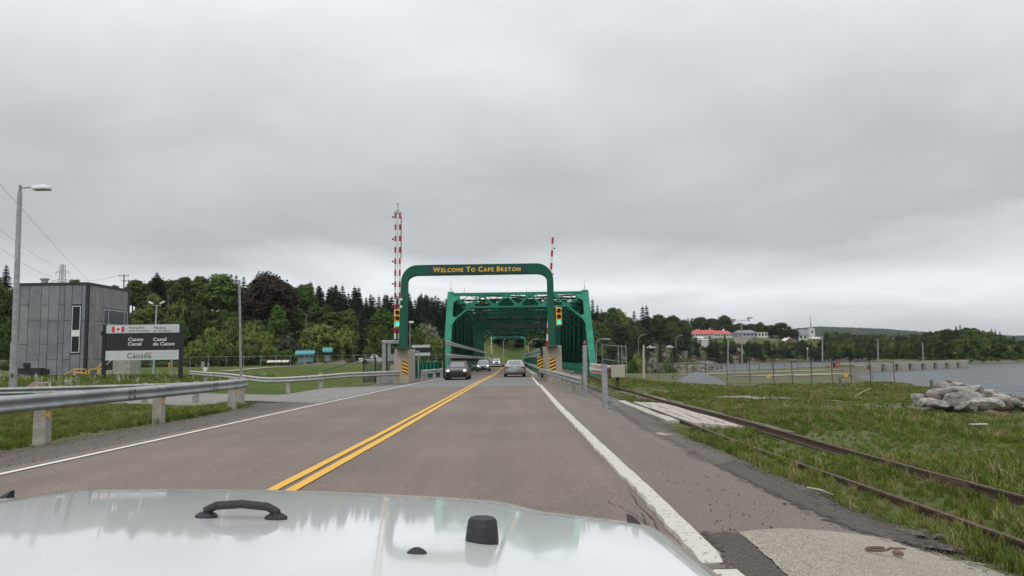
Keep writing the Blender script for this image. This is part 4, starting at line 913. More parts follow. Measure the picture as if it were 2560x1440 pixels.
# ================================================================== canal sign
def build_sign():
    y = 65.0; root = thing('canal_sign', 'big black and white canal sign with red maple leaf flag on black posts', 'sign')
    SW = mat('sign_white', (.52, .54, .555), .5, .05, 2); SB = mat('sign_black', (.012, .013, .018), .45, .1, 2); SL = mat('sign_letter_white', (.66, .66, .64), .5, 0); SD = mat('sign_letter_dark', (.035, .037, .045), .5, 0)
    X = lambda px: (px-1283)/1930*y
    Z = lambda py, px=360: 1.5+(899-.015*(px-1280)-py)*y/1930
    xa, xb = X(267.5), X(453)
    part('upper_panel', MB().box(((xa+xb)/2, y, (Z(812)+Z(832.5))/2), (xb-xa, .06, Z(812)-Z(832.5))), SW, root)
    part('middle_panel', MB().box(((xa+xb)/2, y, (Z(832.7)+Z(876))/2), (xb-xa, .06, Z(832.7)-Z(876)-.004)), SB, root)
    lp = part('lower_panel', MB().box(((xa+xb)/2, y, (Z(876.2)+Z(900))/2), (xb-xa, .06, Z(876.2)-Z(900))), SW, root)
    for z in (884, 892): part('seam', MB().box((xb-2.2, y-.032, Z(z)), (3.9, .006, .012)), SD, lp)
    for px in (263.5, 455): part('post', MB().box((X(px), y+.05, (Z(811)+h1(X(px), y))/2-.1), (.26, .26, Z(811)-h1(X(px), y)+.3)), SB, root)
    part('back_rail', MB().box(((xa+xb)/2, y+.08, Z(850)), (xb-xa, .08, .2)), SB, root)
    part('sign_lamp', MB().box((X(259), y-.05, Z(832)), (.2, .2, .4)), BLACK, root)
    def put(txt, pxa, pxb, pyb, cap, m, off=0.0, name='lettering'):
        me = text_mesh(txt, 1.0, .0, off); v = np.array([q.co[:] for q in me.vertices]); w = v[:, 0].max()-v[:, 0].min()
        capu = .70; s = cap*y/1930/capu; kx = (X(pxb)-X(pxa))/w
        me.transform(Matrix.Translation((X(pxa), y-.034, Z(pyb, (pxa+pxb)/2))) @ Matrix.Diagonal((kx, 1, s, 1)) @ Matrix.Rotation(PI/2, 4, 'X') @ Matrix.Translation((-v[:, 0].min(), 0, 0)))
        me.materials.clear(); me.materials.append(m); return link(name, me, root)
    put('Fisheries', 324.8, 363.2, 822.3, 5.6, SD, .008); put('and Oceans', 324, 375, 829.4, 5.6, SD, .008); put('Pêches', 386.8, 417.3, 822.3, 5.6, SD, .008); put('et Océans', 386.8, 428.8, 829.4, 5.6, SD, .008)
    put('Canso', 323.4, 361, 852.6, 8.3, SL, .022); put('Canal', 322.6, 356.4, 863.9, 8.3, SL, .022); put('Canal', 385.4, 418.8, 852.4, 8.3, SL, .022); put('de Canso', 385.2, 439.8, 863.6, 8.3, SL, .022)
    put('Canada', 321.8, 381.8, 895.6, 13.6, SD, .004)
    # serifs of the wordmark and the small flag over its last letter
    mb = MB()
    for px in (330, 345.6, 350.4, 367.5, 377.5, 381.6): mb.box((X(px), y-.034, Z(895.4)), (.1, .004, .03))
    mb.box((X(369.6), y-.034, Z(881.4)), (.1, .004, .03)); part('serif', mb, SD, root)
    R_ = mat('flag_red', (.55, .035, .05), .5, .05, 3)
    part('little_flag', MB().box((X(375.8), y-.035, Z(882.6)), (.05, .004, .12)).box((X(381.6), y-.035, Z(882.6)), (.05, .004, .12)).box((X(378.7), y-.035, Z(882.6)), (.07, .004, .06)), R_, root)
    fl = part('flag', MB().box(((X(282)+X(313))/2, y-.036, (Z(816)+Z(829.2))/2), (X(313)-X(282), .012, Z(816)-Z(829.2))), WHITE, root)
    for a, b in ((282, 289.4), (305.4, 313)): part('flag_bar', MB().box(((X(a)+X(b))/2, y-.044, (Z(816)+Z(829.2))/2), (X(b)-X(a), .006, Z(816)-Z(829.2))), R_, fl)
    leaf = [(0, 1), (.2, .62), (.42, .74), (.34, .2), (.6, .46), (.66, .3), (.98, .36), (.86, .08), (1, -.02), (.5, -.42), (.56, -.6), (.06, -.52), (.08, -1), (-.08, -1), (-.06, -.52), (-.56, -.6), (-.5, -.42), (-1, -.02), (-.86, .08), (-.98, .36), (-.66, .3), (-.6, .46), (-.34, .2), (-.42, .74), (-.2, .62)]
    cx, cz, s = X(297.4), Z(822.7), .175
    part('maple_leaf', MB().prism([(cx+a*s, cz+b*s) for a, b in leaf], y-.047, y-.043), R_, fl)
build_sign()
def back_sign():
    y = 88; root = thing('canal_sign', 'plain banded sign, white over navy over white, beyond the left pedestal', 'sign')
    X = lambda px: (px-1283)/1930*y
    Z = lambda py: 1.5+(902.5-py)*y/1930
    for a, b, m in ((862.5, 869, 'sign_white'), (869.1, 882, 'sign_black'), (882.1, 889.5, 'sign_white')): part('panel', MB().box(((X(1031)+X(1077))/2, y, (Z(a)+Z(b))/2), (X(1077)-X(1031), .05, Z(a)-Z(b))), MATS[m], root)
    part('post', MB().box((X(1077.5), y+.1, Z(893)), (.1, .1, 3.4)), MATS['sign_black'], root); part('post', MB().box((X(1032), y+.1, Z(893)), (.1, .1, 3.4)), MATS['sign_black'], root)
back_sign()
# ================================================================== posts and lamps
def lamp_left():
    y = 33.0; b = at(31, 1015, y); t = at(49.5, 481, y); g = h1(b.x, y)
    root = thing('street_lamp', 'tall galvanised street lamp with a flat white head, left edge', 'street lamp')
    base = Vector((b.x, y, g-.2)); part('pole', MB().tube([base, t], [.135, .095], 14), GALV, root, smooth=True)
    part('base_collar', MB().tube([base, base.lerp(t, .32)], [.16, .15], 14), GALV2, root, smooth=True)
    part('pole_top', MB().tube([t, t+Vector((.02, 0, .32))], .06, 8), GALV2, root)
    a = t+Vector((.02, 0, .2)); part('arm', MB().tube([a, a+Vector((.55, 0, .02))], .035, 8), GALV2, root)
    c = a+Vector((.92, 0, -.02)); mb = MB()
    rings = []
    for x, h, w in ((-.40, .05, .10), (-.36, .10, .15), (0, .13, .2), (.28, .12, .19), (.38, .05, .12), (.40, .01, .08)): rings.append([(c.x+x, y-w, c.z-.06), (c.x+x, y-w, c.z-.02+h*.4), (c.x+x, y-w*.6, c.z+h), (c.x+x, y+w*.6, c.z+h), (c.x+x, y+w, c.z-.02+h*.4), (c.x+x, y+w, c.z-.06)])
    h = part('lamp_head', mb.loft(rings), mat('lamp_white', (.66, .67, .66), .4, .05, 6), root, smooth=40)
    part('lens', MB().box((c.x+.02, y, c.z-.075), (.66, .3, .05)), mat('lamp_lens_grey', (.32, .33, .3), .3, 0), h)
    part('hand_hole', MB().box((base.x+.02, y-.155, 1.15), (.1, .03, .16)), DARKG, root)
lamp_left()
def perforated_post():
    y = 28.7; b = at(604, 1012, y); t = at(598.5, 700, y); root = thing('sign_post', 'bare perforated galvanised sign post rising behind the guardrail end', 'post')
    part('post', MB().beam(b+Vector((0, 0, -.2)), t, .065, .065), GALV2, root); mb = MB()
    for k in range(58): p = b.lerp(t, .02+k/60); mb.box(p+Vector((0, -.034, 0)), (.02, .006, .028))
    part('perforation', mb, DARKG, root)
perforated_post()
def flood_pole():
    y = 74; b = col_at(388, y); t = at(391.5, 764, y); root = thing('floodlight_pole', 'slim pole with two small floodlights, rising behind the big sign', 'floodlight pole')
    part('pole', MB().tube([b, t], [.11, .07], 10), mat('pale_blue_steel', (.30, .38, .40), .5, .05), root, smooth=True); part('crossbar', MB().tube([t+Vector((-.45, 0, 0)), t+Vector((.45, 0, 0))], .04, 6), GALV2, root)
    for s in (-1, 1): part('floodlight', MB().box((t.x+s*.55, y, t.z+.28), (.42, .3, .12), M=Matrix.Rotation(-s*.5, 4, 'Y')), WHITE, root); 
    part('bracket', MB().beam(t+Vector((-.4, 0, 0)), t+Vector((-.5, 0, .25)), .05, .05).beam(t+Vector((.4, 0, 0)), t+Vector((.5, 0, .25)), .05, .05), GALV2, root)
flood_pole()
def simple_pole(name, label, cat, px, y, top, head=None, r=.09, m=GALV2, base=None, pxt=None):
    b = col_at(px, y) if base is None else at(px, base, y); t = at(pxt or px, top, y); root = thing(name, label, cat); b.z = min(b.z, h1(b.x, y))
    part('pole', MB().tube([b+Vector((0, 0, -.2)), t], [r, r*.6], 8), m, root, smooth=True)
    if head == 'twin':
        part('crossbar', MB().beam(t+Vector((-1.0, 0, .15)), t+Vector((1.0, 0, .35)), .07, .07), GALV2, root)
        for s in (-1, 1): part('lamp_head', MB().box((t.x+s*1.15, y, t.z+.5+s*.1), (.7, .4, .18)).box((t.x+s*1.0, y, t.z+.3), (.2, .2, .3)), GALV2, root)
    elif head == 'flat': part('lamp_head', MB().box((t.x-.2, y, t.z+.05), (.9, .35, .14)), GALV, root)
    elif head == 'box': part('lamp_head', MB().box((t.x+.2, y, t.z+.05), (.7, .3, .3)), WHITE, root)
    elif head == 'camera': part('camera', MB().lathe([(.1, -.2), (.16, 0), (.1, .15)], t+Vector((0, 0, .2)), 10), WHITE, root)
    return root
simple_pole('light_pole', 'slim grey light pole by the canal, left of the taller twin-headed one', 'light pole', 1820, 118, 846, None, .12, base=930)
simple_pole('light_pole', 'tall twin-headed light pole behind the chain-link fence', 'light pole', 1856, 106, 806, 'twin', .12, base=948, pxt=1853.5)
simple_pole('light_pole', 'grey light pole at the landward end of the pier', 'light pole', 2056, 176, 842, 'flat', .2, base=917)
simple_pole('light_pole', 'grey light pole standing midway along the pier', 'light pole', 2194.5, 190, 850, 'flat', .2, base=917)
simple_pole('light_pole', 'grey light pole near the seaward end of the pier', 'light pole', 2307.5, 200, 857, None, .2, base=914, pxt=2306.5)
simple_pole('marker_post', 'short white marker post beside the pier road', 'marker post', 2019, 140, 874, 'camera', .1, base=925)
simple_pole('wooden_pole', 'tan wooden pole behind the railway barrier box', 'pole', 1609, 84, 862, None, .17, WOODW, base=940)
simple_pole('light_pole', 'thin pole with a small lamp right behind the left arch column', 'light pole', 1025, 120, 806, 'box', .09, base=900)
simple_pole('wooden_pole', 'grey utility pole stub among the bushes on the hillside', 'pole', 766, 180, 785, None, .2, WOODG)
simple_pole('utility_pole', 'small utility pole among the trees above the big sign', 'utility pole', 421, 195, 735, None, .16, WOODG)
def curved_lamp(label, px, y, py_top, py_base, reach, r=.1):
    b = at(px, py_base, y); zt_ = b.z+(py_base-py_top)*y/1930; b.z = min(b.z, h1(b.x, y)); h = zt_-b.z; root = thing('street_lamp', label, 'street lamp', group='curved street lamps along the far road')
    R = min(abs(reach), h*.4); s = 1 if reach > 0 else -1
    pts = [b, b+Vector((0, 0, h-R))]+[b+Vector((s*R*(1-math.cos(a)), 0, h-R+R*math.sin(a))) for a in np.linspace(.25, 1.45, 6)]+[b+Vector((reach, 0, h))]
    part('pole', MB().tube(pts, r, 6), mat('lamp_pole_grey', (.3, .31, .3), .6, 0), root, smooth=True); part('lamp_head', MB().box(b+Vector((reach+.4*s, 0, h-.02)), (1.0, .4, .2)), GALV2, root)
curved_lamp('curved street lamp behind the right bridge foot', 1492, 92, 848, 940, .8, .055)
curved_lamp('curved street lamp on the slope left of the rock cut', 1596, 330, 837, 872, 2.6, .11)
curved_lamp('curved street lamp among trees right of the rock cut', 1690, 372, 839, 872, 2.6, .11)
curved_lamp('curved street lamp seen under the distant arch', 1259.5, 236, 846, 901, 1.2, .09)
curved_lamp('curved street lamp right of the distant arch', 1321.5, 236, 848, 901, 2.4, .09)
curved_lamp('curved street lamp above the red house', 1973, 500, 829, 850, 2.5, .11)
curved_lamp('small curved street lamp among far trees right of the church', 2146, 470, 834, 852, -3.0, .11)
# power line: lattice tower, poles and wires
def tower():
    y = 430; root = thing('transmission_tower', 'lattice transmission tower rising above the canal office roof', 'transmission tower')
    c = at(155, 712, y); t = at(155.5, 661, y); mb = MB(); w0, w1 = 2.3, .9; h = t.z-c.z
    def cor(f, i, j): w = w0+(w1-w0)*min(1, f*1.15); return Vector((c.x+i*w, y+j*w, c.z-22+(h+22)*f))
    def lv(z): return (z+22)/(h+22)
    for i in (-1, 1):
        for j in (-1, 1): mb.beam(cor(0, i*2.2, j*2.2), cor(.62, i, j), .3, .3); mb.beam(cor(.62, i, j), cor(1, i, j), .25, .25)
    for k in range(10):
        f0, f1 = .1+k*.09, .1+(k+1)*.09
        for j in (-1, 1): mb.beam(cor(f0, -1, j), cor(f1, 1, j), .16, .16); mb.beam(cor(f0, 1, j), cor(f1, -1, j), .16, .16)
    part('lattice', mb, GALV2, root)
    for z, l in ((h*.62, 3.6), (h*.18, 6.0)):
        p = Vector((c.x, y, c.z+z)); mb = MB()
        for s in (-1, 1):
            mb.beam(p+Vector((0, 0, h*.13)), p+Vector((s*l, 0, 0)), .2, .2); mb.beam(p, p+Vector((s*l, 0, 0)), .2, .2); mb.beam(p+Vector((s*l, 0, 0)), p+Vector((s*l, 0, -1.9)), .18, .18)
        part('crossarm', mb, GALV2, root)
    return c, h, y
tc, th, ty = tower()
def pole_x(label, px, y, top, base):
    b, t = at(px, base, y), at(px+1, top, y); root = thing('utility_pole', label, 'utility pole'); part('pole', MB().tube([b, t], [.22, .16], 8), WOODG, root)
    for dz, l in ((-.5, 1.4), (-1.9, .7)): part('crossarm', MB().beam(t+Vector((-l, 0, dz)), t+Vector((l, 0, dz)), .16, .16), WOODG, root)
    part('insulator', MB().lathe([(.1, 0), (.14, .1), (.08, .25)], t+Vector((-1.2, 0, -.4)), 8).lathe([(.1, 0), (.14, .1), (.08, .25)], t+Vector((1.2, 0, -.4)), 8), GALV2, root); return t
pt = pole_x('utility pole with crossarm behind the canal office roof corner', 309, 215, 685, 760)
pole_x('second fainter utility pole right behind the office corner', 320, 260, 699, 760)
def wire(label, a, b, sag, r=.035):
    a, b = Vector(a), Vector(b); pts = [a.lerp(b, k/18)-Vector((0, 0, 4*sag*(k/18)*(1-k/18))) for k in range(19)]
    link('power_line', MB().tube(pts, r, 4).mesh('power_line', mat('wire_dark', (.05, .055, .06), .6, 0)), None, label, 'power line', 'overhead power lines')
wire('upper overhead power line running in from the left edge', at(-160, 275, 150), at(222, 702, 400), 1.0, .05)
wire('middle overhead power line running down to the lattice tower', at(-160, 440, 160), at(148, 671, 428), 2.0, .05)
wire('lower overhead power line running down to the lattice tower', at(-160, 488, 170), at(137, 694, 428), 3.0, .05)
wire('thin overhead wire between the tower and the utility pole', at(173, 690, 428), pt+Vector((-1.2, 0, -.3)), 2.0, .035)
wire('long guy cable slanting over the lawn to the barrier gate', at(804, 928, 62), at(985, 868, 56), .1, .03)
# ================================================================== fences
def fence(name, label, cat, P, posts, hgt, m_post, m_rail, wires=True, top=True, r=.04, wsp=.22, wm=None, group=None, midrail=False, wr=.0035):
    root = thing(name, label, cat, group=group); n = 60; Q = resample(P, n); G = [onground(x, y) for x, y in Q]
    hs = [hgt[0]+(hgt[1]-hgt[0])*k/(n-1) for k in range(n)]
    T = [g+Vector((0, 0, h)) for g, h in zip(G, hs)]
    if top: part('top_rail', MB().tube(T, r*.75, 6), m_rail, root)
    if midrail: part('mid_rail', MB().tube([g+Vector((0, 0, h*.5)) for g, h in zip(G, hs)], r*.6, 6), m_rail, root)
    L = np.r_[0, np.cumsum([(G[i+1]-G[i]).length for i in range(n-1)])]
    def pt(s, f):
        k = min(n-2, int(np.searchsorted(L, s, 'right')-1)); k = max(k, 0); u = (s-L[k])/(L[k+1]-L[k]+1e-9); g = G[k].lerp(G[k+1], u); h = hs[k]+(hs[k+1]-hs[k])*u; return g+Vector((0, 0, h*f))
    for f in posts: a = pt(f*L[-1], 0); b = pt(f*L[-1], 1.06); part('post', MB().tube([a+Vector((0, 0, -.2)), b], r, 8), m_post, root, smooth=True)
    if wires:
        mb = MB(); s = 0.0; hh = hgt[0]
        while s < L[-1]-.02:
            h = hgt[0]+(hgt[1]-hgt[0])*s/L[-1]
            for sg in (1, -1):
                e = s+sg*h
                if 0 <= e <= L[-1]: mb.beam(pt(s, .02), pt(e, .98), wr*2, wr*2)
                else:
                    e2 = L[-1] if e > 0 else 0.0; f = abs(e2-s)/h; mb.beam(pt(s, .02), pt(e2, .02+.96*f), wr*2, wr*2)
            s += wsp
        part('wire_mesh', mb, wm or m_rail, root)
    return root
WIREM = mat('fence_wire', (.16, .165, .165), .6, 0, metal=.3)
fence('chain_link_fence', 'rusty chain-link fence across the field between gravel pile and shore', 'fence', [(14.6, 88), (18, 78.5), (22, 72.5), (27, 67), (31.6, 64.5)], [0, .12, .22, .31, .40, .49, .58, .66, .72, .78, .84, .89, .94, 1.0], (2.4, 1.75), RUST, RUST, wm=WIREM, wsp=.3)
fence('chain_link_fence', 'small galvanised fence end panel standing by the shore', 'fence', [(29.2, 66.4), (30.4, 66.2), (31.9, 65.8)], [0, .5, 1.0], (1.5, 1.35), GALV2, GALV2, wires=True, wm=WIREM, midrail=True)
fence('chain_link_fence', 'tall galvanised chain-link gate enclosure beside the right bridge foot', 'fence', [(9.9, 86), (11.5, 86.4), (12.1, 87), (12.8, 87.6)], [0, .6, .78, 1.0], (3.2, 3.4), GALV, GALV, wm=WIREM, wsp=.12, r=.05, midrail=True)
fence('chain_link_fence', 'long chain-link fence at the foot of the wooded hill, behind the lawn', 'fence', [((px-1283)/1930*y, y) for px, y in ((0, 112), (150, 116), (320, 120), (460, 124), (560, 128), (660, 132), (760, 138), (870, 146), (1000, 158), (1110, 172))], [k/30 for k in range(31)], (1.8, 1.8), GALV2, GALV2, wm=WIREM, wsp=.6)
fence('chain_link_fence', 'black chain-link enclosure round the left gate machinery', 'fence', [(-10.9, 56.6), (-8.3, 56.3)], [0, .33, .66, 1.0], (1.75, 1.65), BLACKM, BLACKM, wm=BLACKM, wsp=.09, r=.05, wr=.011)
fence('chain_link_fence', 'pair of galvanised posts with mesh right of the left pedestal', 'fence', [(-7.45, 58.5), (-7.15, 58.6)], [0, 1.0], (2.3, 2.15), GALV, GALV, wm=WIREM, wsp=.08, r=.06)
fence('wire_fence', 'low wire fence along the canal bank with slim posts', 'fence', [((px-1283)/1930*y, y) for px, y in ((1640, 120), (1750, 126), (1850, 128), (1960, 130), (2060, 130))], [k/14 for k in range(15)], (1.3, 1.3), WOODG, WOODG, wires=False, r=.05)
# ================================================================== kiosks, boards, boxes on the lawn
TEAL = mat('teal_metal_roof', (.06, .27, .30), .45, .08, 4)
def kiosk(label, px, y, w, h, rz=0.0):
    b = col_at(px, y); root = thing('information_kiosk', label, 'kiosk', b, rz)
    for x in (-w/2+.15, w/2-.15): part('post', MB().box((x, 0, h*.42), (.14, .14, h*.9)), WOODD if w < 2 else TEAL, root)
    part('roof', MB().prism([(-.75, h*.78), (0, h*1.02), (.75, h*.78), (.75, h*.84), (0, h*1.09), (-.75, h*.84)], -w/2-.3, w/2+.3, axes=('y', 'z', 'x')), TEAL, root)
    part('board', MB().box((0, 0, h*.42), (w-.5, .06, h*.36)), mat('kiosk_board', (.07, .24, .33), .5, .2, 6, c2=(.3, .4, .42)), root); return root
kiosk('information kiosk with a long teal roof on the lawn', 766, 148, 3.1, 2.6)
k2 = kiosk('narrow kiosk with a small tilted teal roof, right of the long one', 820.5, 156, 1.3, 3.2, .25)
for px, lab in ((679, 'leftmost slanted interpretive panel by the lawn fence'), (697, 'middle slanted interpretive panel by the lawn fence'), (716, 'rightmost slanted interpretive panel by the lawn fence')):
    b = col_at(px, 140); r = thing('interpretive_panel', lab, 'panel', b); part('panel', MB().box((0, 0, .85), (1.25, .8, .06), M=Matrix.Rotation(.5, 4, 'X')), mat('cream_panel', (.55, .5, .4), .6, .1, 5), r); part('leg', MB().box((-.35, 0, .35), (.1, .1, .8)), WOODD, r); part('leg', MB().box((.35, 0, .35), (.1, .1, .8)), WOODD, r)
b = col_at(511, 84); r = thing('utility_box', 'small grey utility box on a post on the lawn', 'utility box', b); bevel(part('box', MB().box((0, 0, .95), (.34, .25, .75)), GALV2, r), .02); part('post', MB().box((0, .1, .4), (.1, .1, 1.0)), GALV2, r)
b = col_at(521, 84); r = thing('utility_post', 'short post with a round white disc beside the utility box', 'post', b); part('post', MB().box((.1, .1, .55), (.14, .14, 1.3)), GALV2, r); part('disc', MB().lathe([(.001, .0), (.24, .0), (.24, .08), (.001, .08)], n=18).xf(Matrix.Translation((-.12, -.1, .5)) @ Matrix.Rotation(PI/2, 4, 'X')), WHITE, r)
# earth heap with wooden frame
def heap(name, label, cat, c, rx, ry, h, m, seed, rough=.25, n=40, parent=None, kind=None):
    rg = np.random.default_rng(seed); u = np.linspace(-1.15, 1.15, n); X, Y = np.meshgrid(u, u, indexing='ij'); R = np.hypot(X, Y)
    Z = h*np.clip(1-R**1.35, -.1, 1)
    ph = rg.uniform(0, 6, 12)
    for k in range(6): f = 2.2*1.7**k; Z += h*rough*.5/1.55**k*np.sin(X*f+ph[k])*np.sin(Y*f*1.1+ph[k+6])*np.clip(1.1-R, 0, 1)
    Z += rg.normal(0, h*rough*.09, Z.shape)*(R < 1.05)
    px_, py_ = c[0]+X*rx, c[1]+Y*ry; P = np.stack([px_, py_, H(px_, py_)+Z-.03], -1)
    return link(name, grid_mesh(name, P, m), parent, label, cat, None, kind)
EARTH = mat('reddish_earth', (.15, .095, .075), .95, .3, 5, .8, 30, c2=(.23, .16, .13))
heap('earth_heap', 'reddish earth heap behind the guardrail near the canal office', 'earth heap', (-25.5, 41.5), 1.55, 1.4, .98, EARTH, 3)
r = thing('timber_frame', 'small empty timber frame leaning by the earth heap', 'frame'); mb = MB()
for a, c2 in (((96, 957), (125, 956)), ((96, 968), (125, 968)), ((96, 957), (96, 972)), ((125, 956), (125, 972))): mb.beam(at(*a, 37.5), at(*c2, 37.5), .08, .08)
part('frame', mb, WOODW, r)
GRAVEL = mat('crushed_grey_gravel', (.13, .135, .14), .95, .35, 26, .9, 60, c2=(.22, .225, .23))
gpile = hit(1747, 960)
heap('gravel_pile', 'heap of grey crushed gravel in the grass', 'gravel pile', (gpile.x, gpile.y), 2.3, 1.8, 1.05, GRAVEL, 5, .12, 56)
# ================================================================== shore: boulders, pier, posts
def boulder_mesh(seed, n=2):
    rg = np.random.default_rng(seed); bm = bmesh.new(); bmesh.ops.create_icosphere(bm, subdivisions=2, radius=1.0)
    planes = [(Vector(rg.normal(0, 1, 3)).normalized(), rg.uniform(.45, .85)) for _ in range(9)]
    for v in bm.verts:
        p = v.co.copy()
        for nn, d in planes:
            e = p.dot(nn)-d
            if e > 0: p -= nn*e*.93
        v.co = p*(1+rg.normal(0, .025))
    me = bpy.data.meshes.new('boulder'); bm.to_mesh(me); bm.free(); return me
ROCKP = mat('pale_granite', (.27, .255, .23), .9, .2, 2.4, .9, 9, c2=(.13, .118, .105), objrand=.12)
ROCKD = mat('dark_red_rock', (.15, .105, .088), .9, .25, 2, .6, 14, c2=(.085, .07, .064), objrand=.2)
ROCKL = mat('white_granite', (.40, .38, .345), .9, .15, 2.2, .9, 9, c2=(.2, .185, .165), objrand=.1)
BMESH = [boulder_mesh(s) for s in range(8)]
def bm_with(me, m):
    c = me.copy(); c.materials.clear(); c.materials.append(m)
    return c
BP = [bm_with(b, ROCKP) for b in BMESH]; BD = [bm_with(b, ROCKD) for b in BMESH]; BL = [bm_with(b, ROCKL) for b in BMESH]
def boulder(me, px, py, y, sx, sy, sz, rz, label, tilt=0.0):
    p = at(px, py, y); o = link('boulder', me, None, label, 'boulder', 'boulders at the shore'); o.location = p; o.scale = (sx, sy, sz); o.rotation_euler = (tilt, tilt*.7, rz)
big = [  # px, py, dist, half sizes
    (2352, 994, 31.0, .62, .6, .40, .3, 'P', 'large pale boulder forming the left shoulder of the rock heap'), (2315, 1012, 30.2, .42, .4, .2, 1.2, 'L', 'low white slab boulder at the left foot of the heap'),
    (2385, 1008, 30, .62, .5, .34, .7, 'P', 'grey boulder at the middle front of the heap'), (2402, 985, 32.2, .52, .5, .3, 2.1, 'P', 'grey boulder on the middle of the heap'),
    (2362, 972, 33, .36, .4, .24, .2, 'P', 'tilted grey slab near the top of the heap'), (2390, 972, 33.3, .42, .35, .17, .9, 'L', 'pale slanted slab on the crest of the heap'),
    (2434, 981, 32, .46, .4, .2, 1.7, 'L', 'white rounded boulder right of the crest'), (2430, 1000, 31, .46, .45, .3, .5, 'P', 'squarish grey boulder right of the middle'),
    (2463, 1005, 31, .4, .36, .27, 2.6, 'D', 'dark boulder between pale ones on the right'), (2453, 1019, 29.6, .62, .45, .24, .1, 'L', 'broad white boulder at the front right of the heap'),
    (2412, 1022, 29.4, .48, .4, .2, 1.5, 'P', 'flat grey boulder at the front edge of the heap'), (2350, 1020, 29.6, .5, .4, .18, .9, 'P', 'flat grey boulder at the front left'),
    (2486, 1014, 30.4, .42, .36, .22, 1.1, 'P', 'grey boulder low at the right end of the pale heap'), (2505, 1018, 30.6, .38, .3, .24, .4, 'D', 'dark grey angular boulder at the right foot'),
    (2470, 992, 32.5, .5, .4, .24, .8, 'P', 'sloping grey boulder right of the white rounded one'), (2500, 1003, 32, .42, .36, .22, 2.0, 'L', 'pale boulder near the right end of the heap'), (2528, 1013, 31.5, .4, .34, .2, 1.3, 'P', 'last grey boulder at the right end of the heap'), (2300, 1004, 31.2, .4, .34, .18, 2.2, 'P', 'small grey boulder at the far left end of the heap'), (2375, 963, 34, .25, .25, .16, .5, 'D', 'small dark stone on the very top of the heap'), (2330, 1002, 30.6, .3, .3, .2, .3, 'D', 'brown stone on the left edge of the heap'),
]
for q in big:
    me = {'P': BP, 'D': BD, 'L': BL}[q[7]][random.randrange(8)]; boulder(me, q[0], q[1]-5, q[2], q[3]*1.25, q[4]*1.2, q[5]*1.35, q[6], q[8], tilt=random.uniform(-.25, .25))
for k in range(34):
    px = random.uniform(2450, 2610); py = 990+(px-2470)*.19+random.uniform(-8, 16); y = random.uniform(32, 36); s = random.uniform(.14, .34)
    boulder(random.choice(BD if random.random() < .7 else BP), px, py, y, s*1.2, s, s*.8, random.uniform(0, 6), 'one of the reddish brown stones spilling to the water right of the pale heap', random.uniform(-.4, .4))
heap('rock_mound', 'low earth mound under the boulder heap', 'mound', (at(2410, 1015, 31.0).x, 31.0), 1.7, 1.4, .4, EARTH, 9)
# rip-rap along the far canal bank, uncountable
def riprap():
    pts, rz, sc, ix = [], [], [], []
    seq = SEA[26:33]
    for (a, b) in zip(seq[:-1], seq[1:]):
        n = int(np.hypot(*(b-a))*2.2)
        for k in range(n):
            p = a+(b-a)*random.random()+RNG.normal(0, 1.2, 2); z = h1(p[0], p[1])
            if z < -3: continue
            pts.append((p[0], p[1], max(z, WATER_Z-.2))); rz.append(random.uniform(0, 6)); sc.append(random.uniform(.3, .95)); ix.append(random.randrange(3))
    scatter('riprap', [proto('riprap_stone', BP[0]), proto('riprap_stone', BP[1]), proto('riprap_stone', BD[2])], pts, rz, sc, ix, 'loose grey rip-rap stones lining the far canal bank', 'stones')
riprap()
def pier():
    root = thing('pier', 'long pale concrete pier reaching out into the water', 'pier')
    a, b = at(2110, 929, 166), at(2397, 911, 198); a.z = b.z = -.45
    d = (b-a).normalized(); part('deck', MB().beam(a+Vector((0, 0, -.2)), b+Vector((0, 0, -.2)), 5, .4), CONC_L, root)
    n = 9
    for k in range(n):
        p, q = a.lerp(b, (k+.05)/n), a.lerp(b, (k+.68)/n); nrm = Vector((d.y, -d.x, 0))*.5
        part('caisson', MB().beam(p+Vector((0, 0, -1.7))+nrm, q+Vector((0, 0, -1.7))+nrm, 4.9, 2.6), CONC_L, root)
    part('fender_beam', MB().beam(a+Vector((0, 0, -1.9)), b+Vector((0, 0, -1.9)), 4.2, 1.6), BLACKM, root)
    part('kerb_rail', MB().beam(a+Vector((d.y*2.3, -d.x*2.3, .1)), b+Vector((d.y*2.3, -d.x*2.3, .1)), .3, .25), CONC, root)
pier()
def buoy(label, px, py, y, r):
    p = at(px, py, y); root = thing('life_ring', label, 'life ring'); pts = [p+Vector((math.cos(a)*r, 0, math.sin(a)*r)) for a in np.linspace(0, 2*PI, 15)]
    part('ring', MB().tube(pts, r*.33, 6), RED, root); part('post', MB().tube([p+Vector((0, .1, r)), Vector((p.x, p.y+.1, min(p.z-1.0, h1(p.x, p.y))))], .06, 6), RED, root)
buoy('red life ring on a post midway along the pier', 2270.5, 907, 194, .45); buoy('red life ring on a post at the landward end of the pier', 2094, 912, 152, .42); buoy('small orange marker post left of the landward life ring', 2072, 917, 150, .25)
r = thing('bollard', 'dark bollard at the landward end of the pier', 'bollard'); p = at(2085, 919, 150); part('post', MB().lathe([(.22, -.6), (.2, .7), (.3, .75), (.3, .95), (.1, 1.0)], p, 10), BLACK, r)
def stump(label, px, py, top, w):
    b = hit(px, py); t = (py-top)*b.y/1930; o = thing('wooden_post', label, 'post', b); part('post', MB().tube([(0, 0, -.2), (.02, 0, t*.6), (.0, 0, t), (.05, 0, t+.05)], [w, w*.95, w*.85, w*.5], 9), WOODG, o)
stump('weathered wooden post in the grass right of the rusty fence', 2101, 976, 946, .12); stump('leaning wooden post behind the boulder heap', 2329, 972, 952, .12)
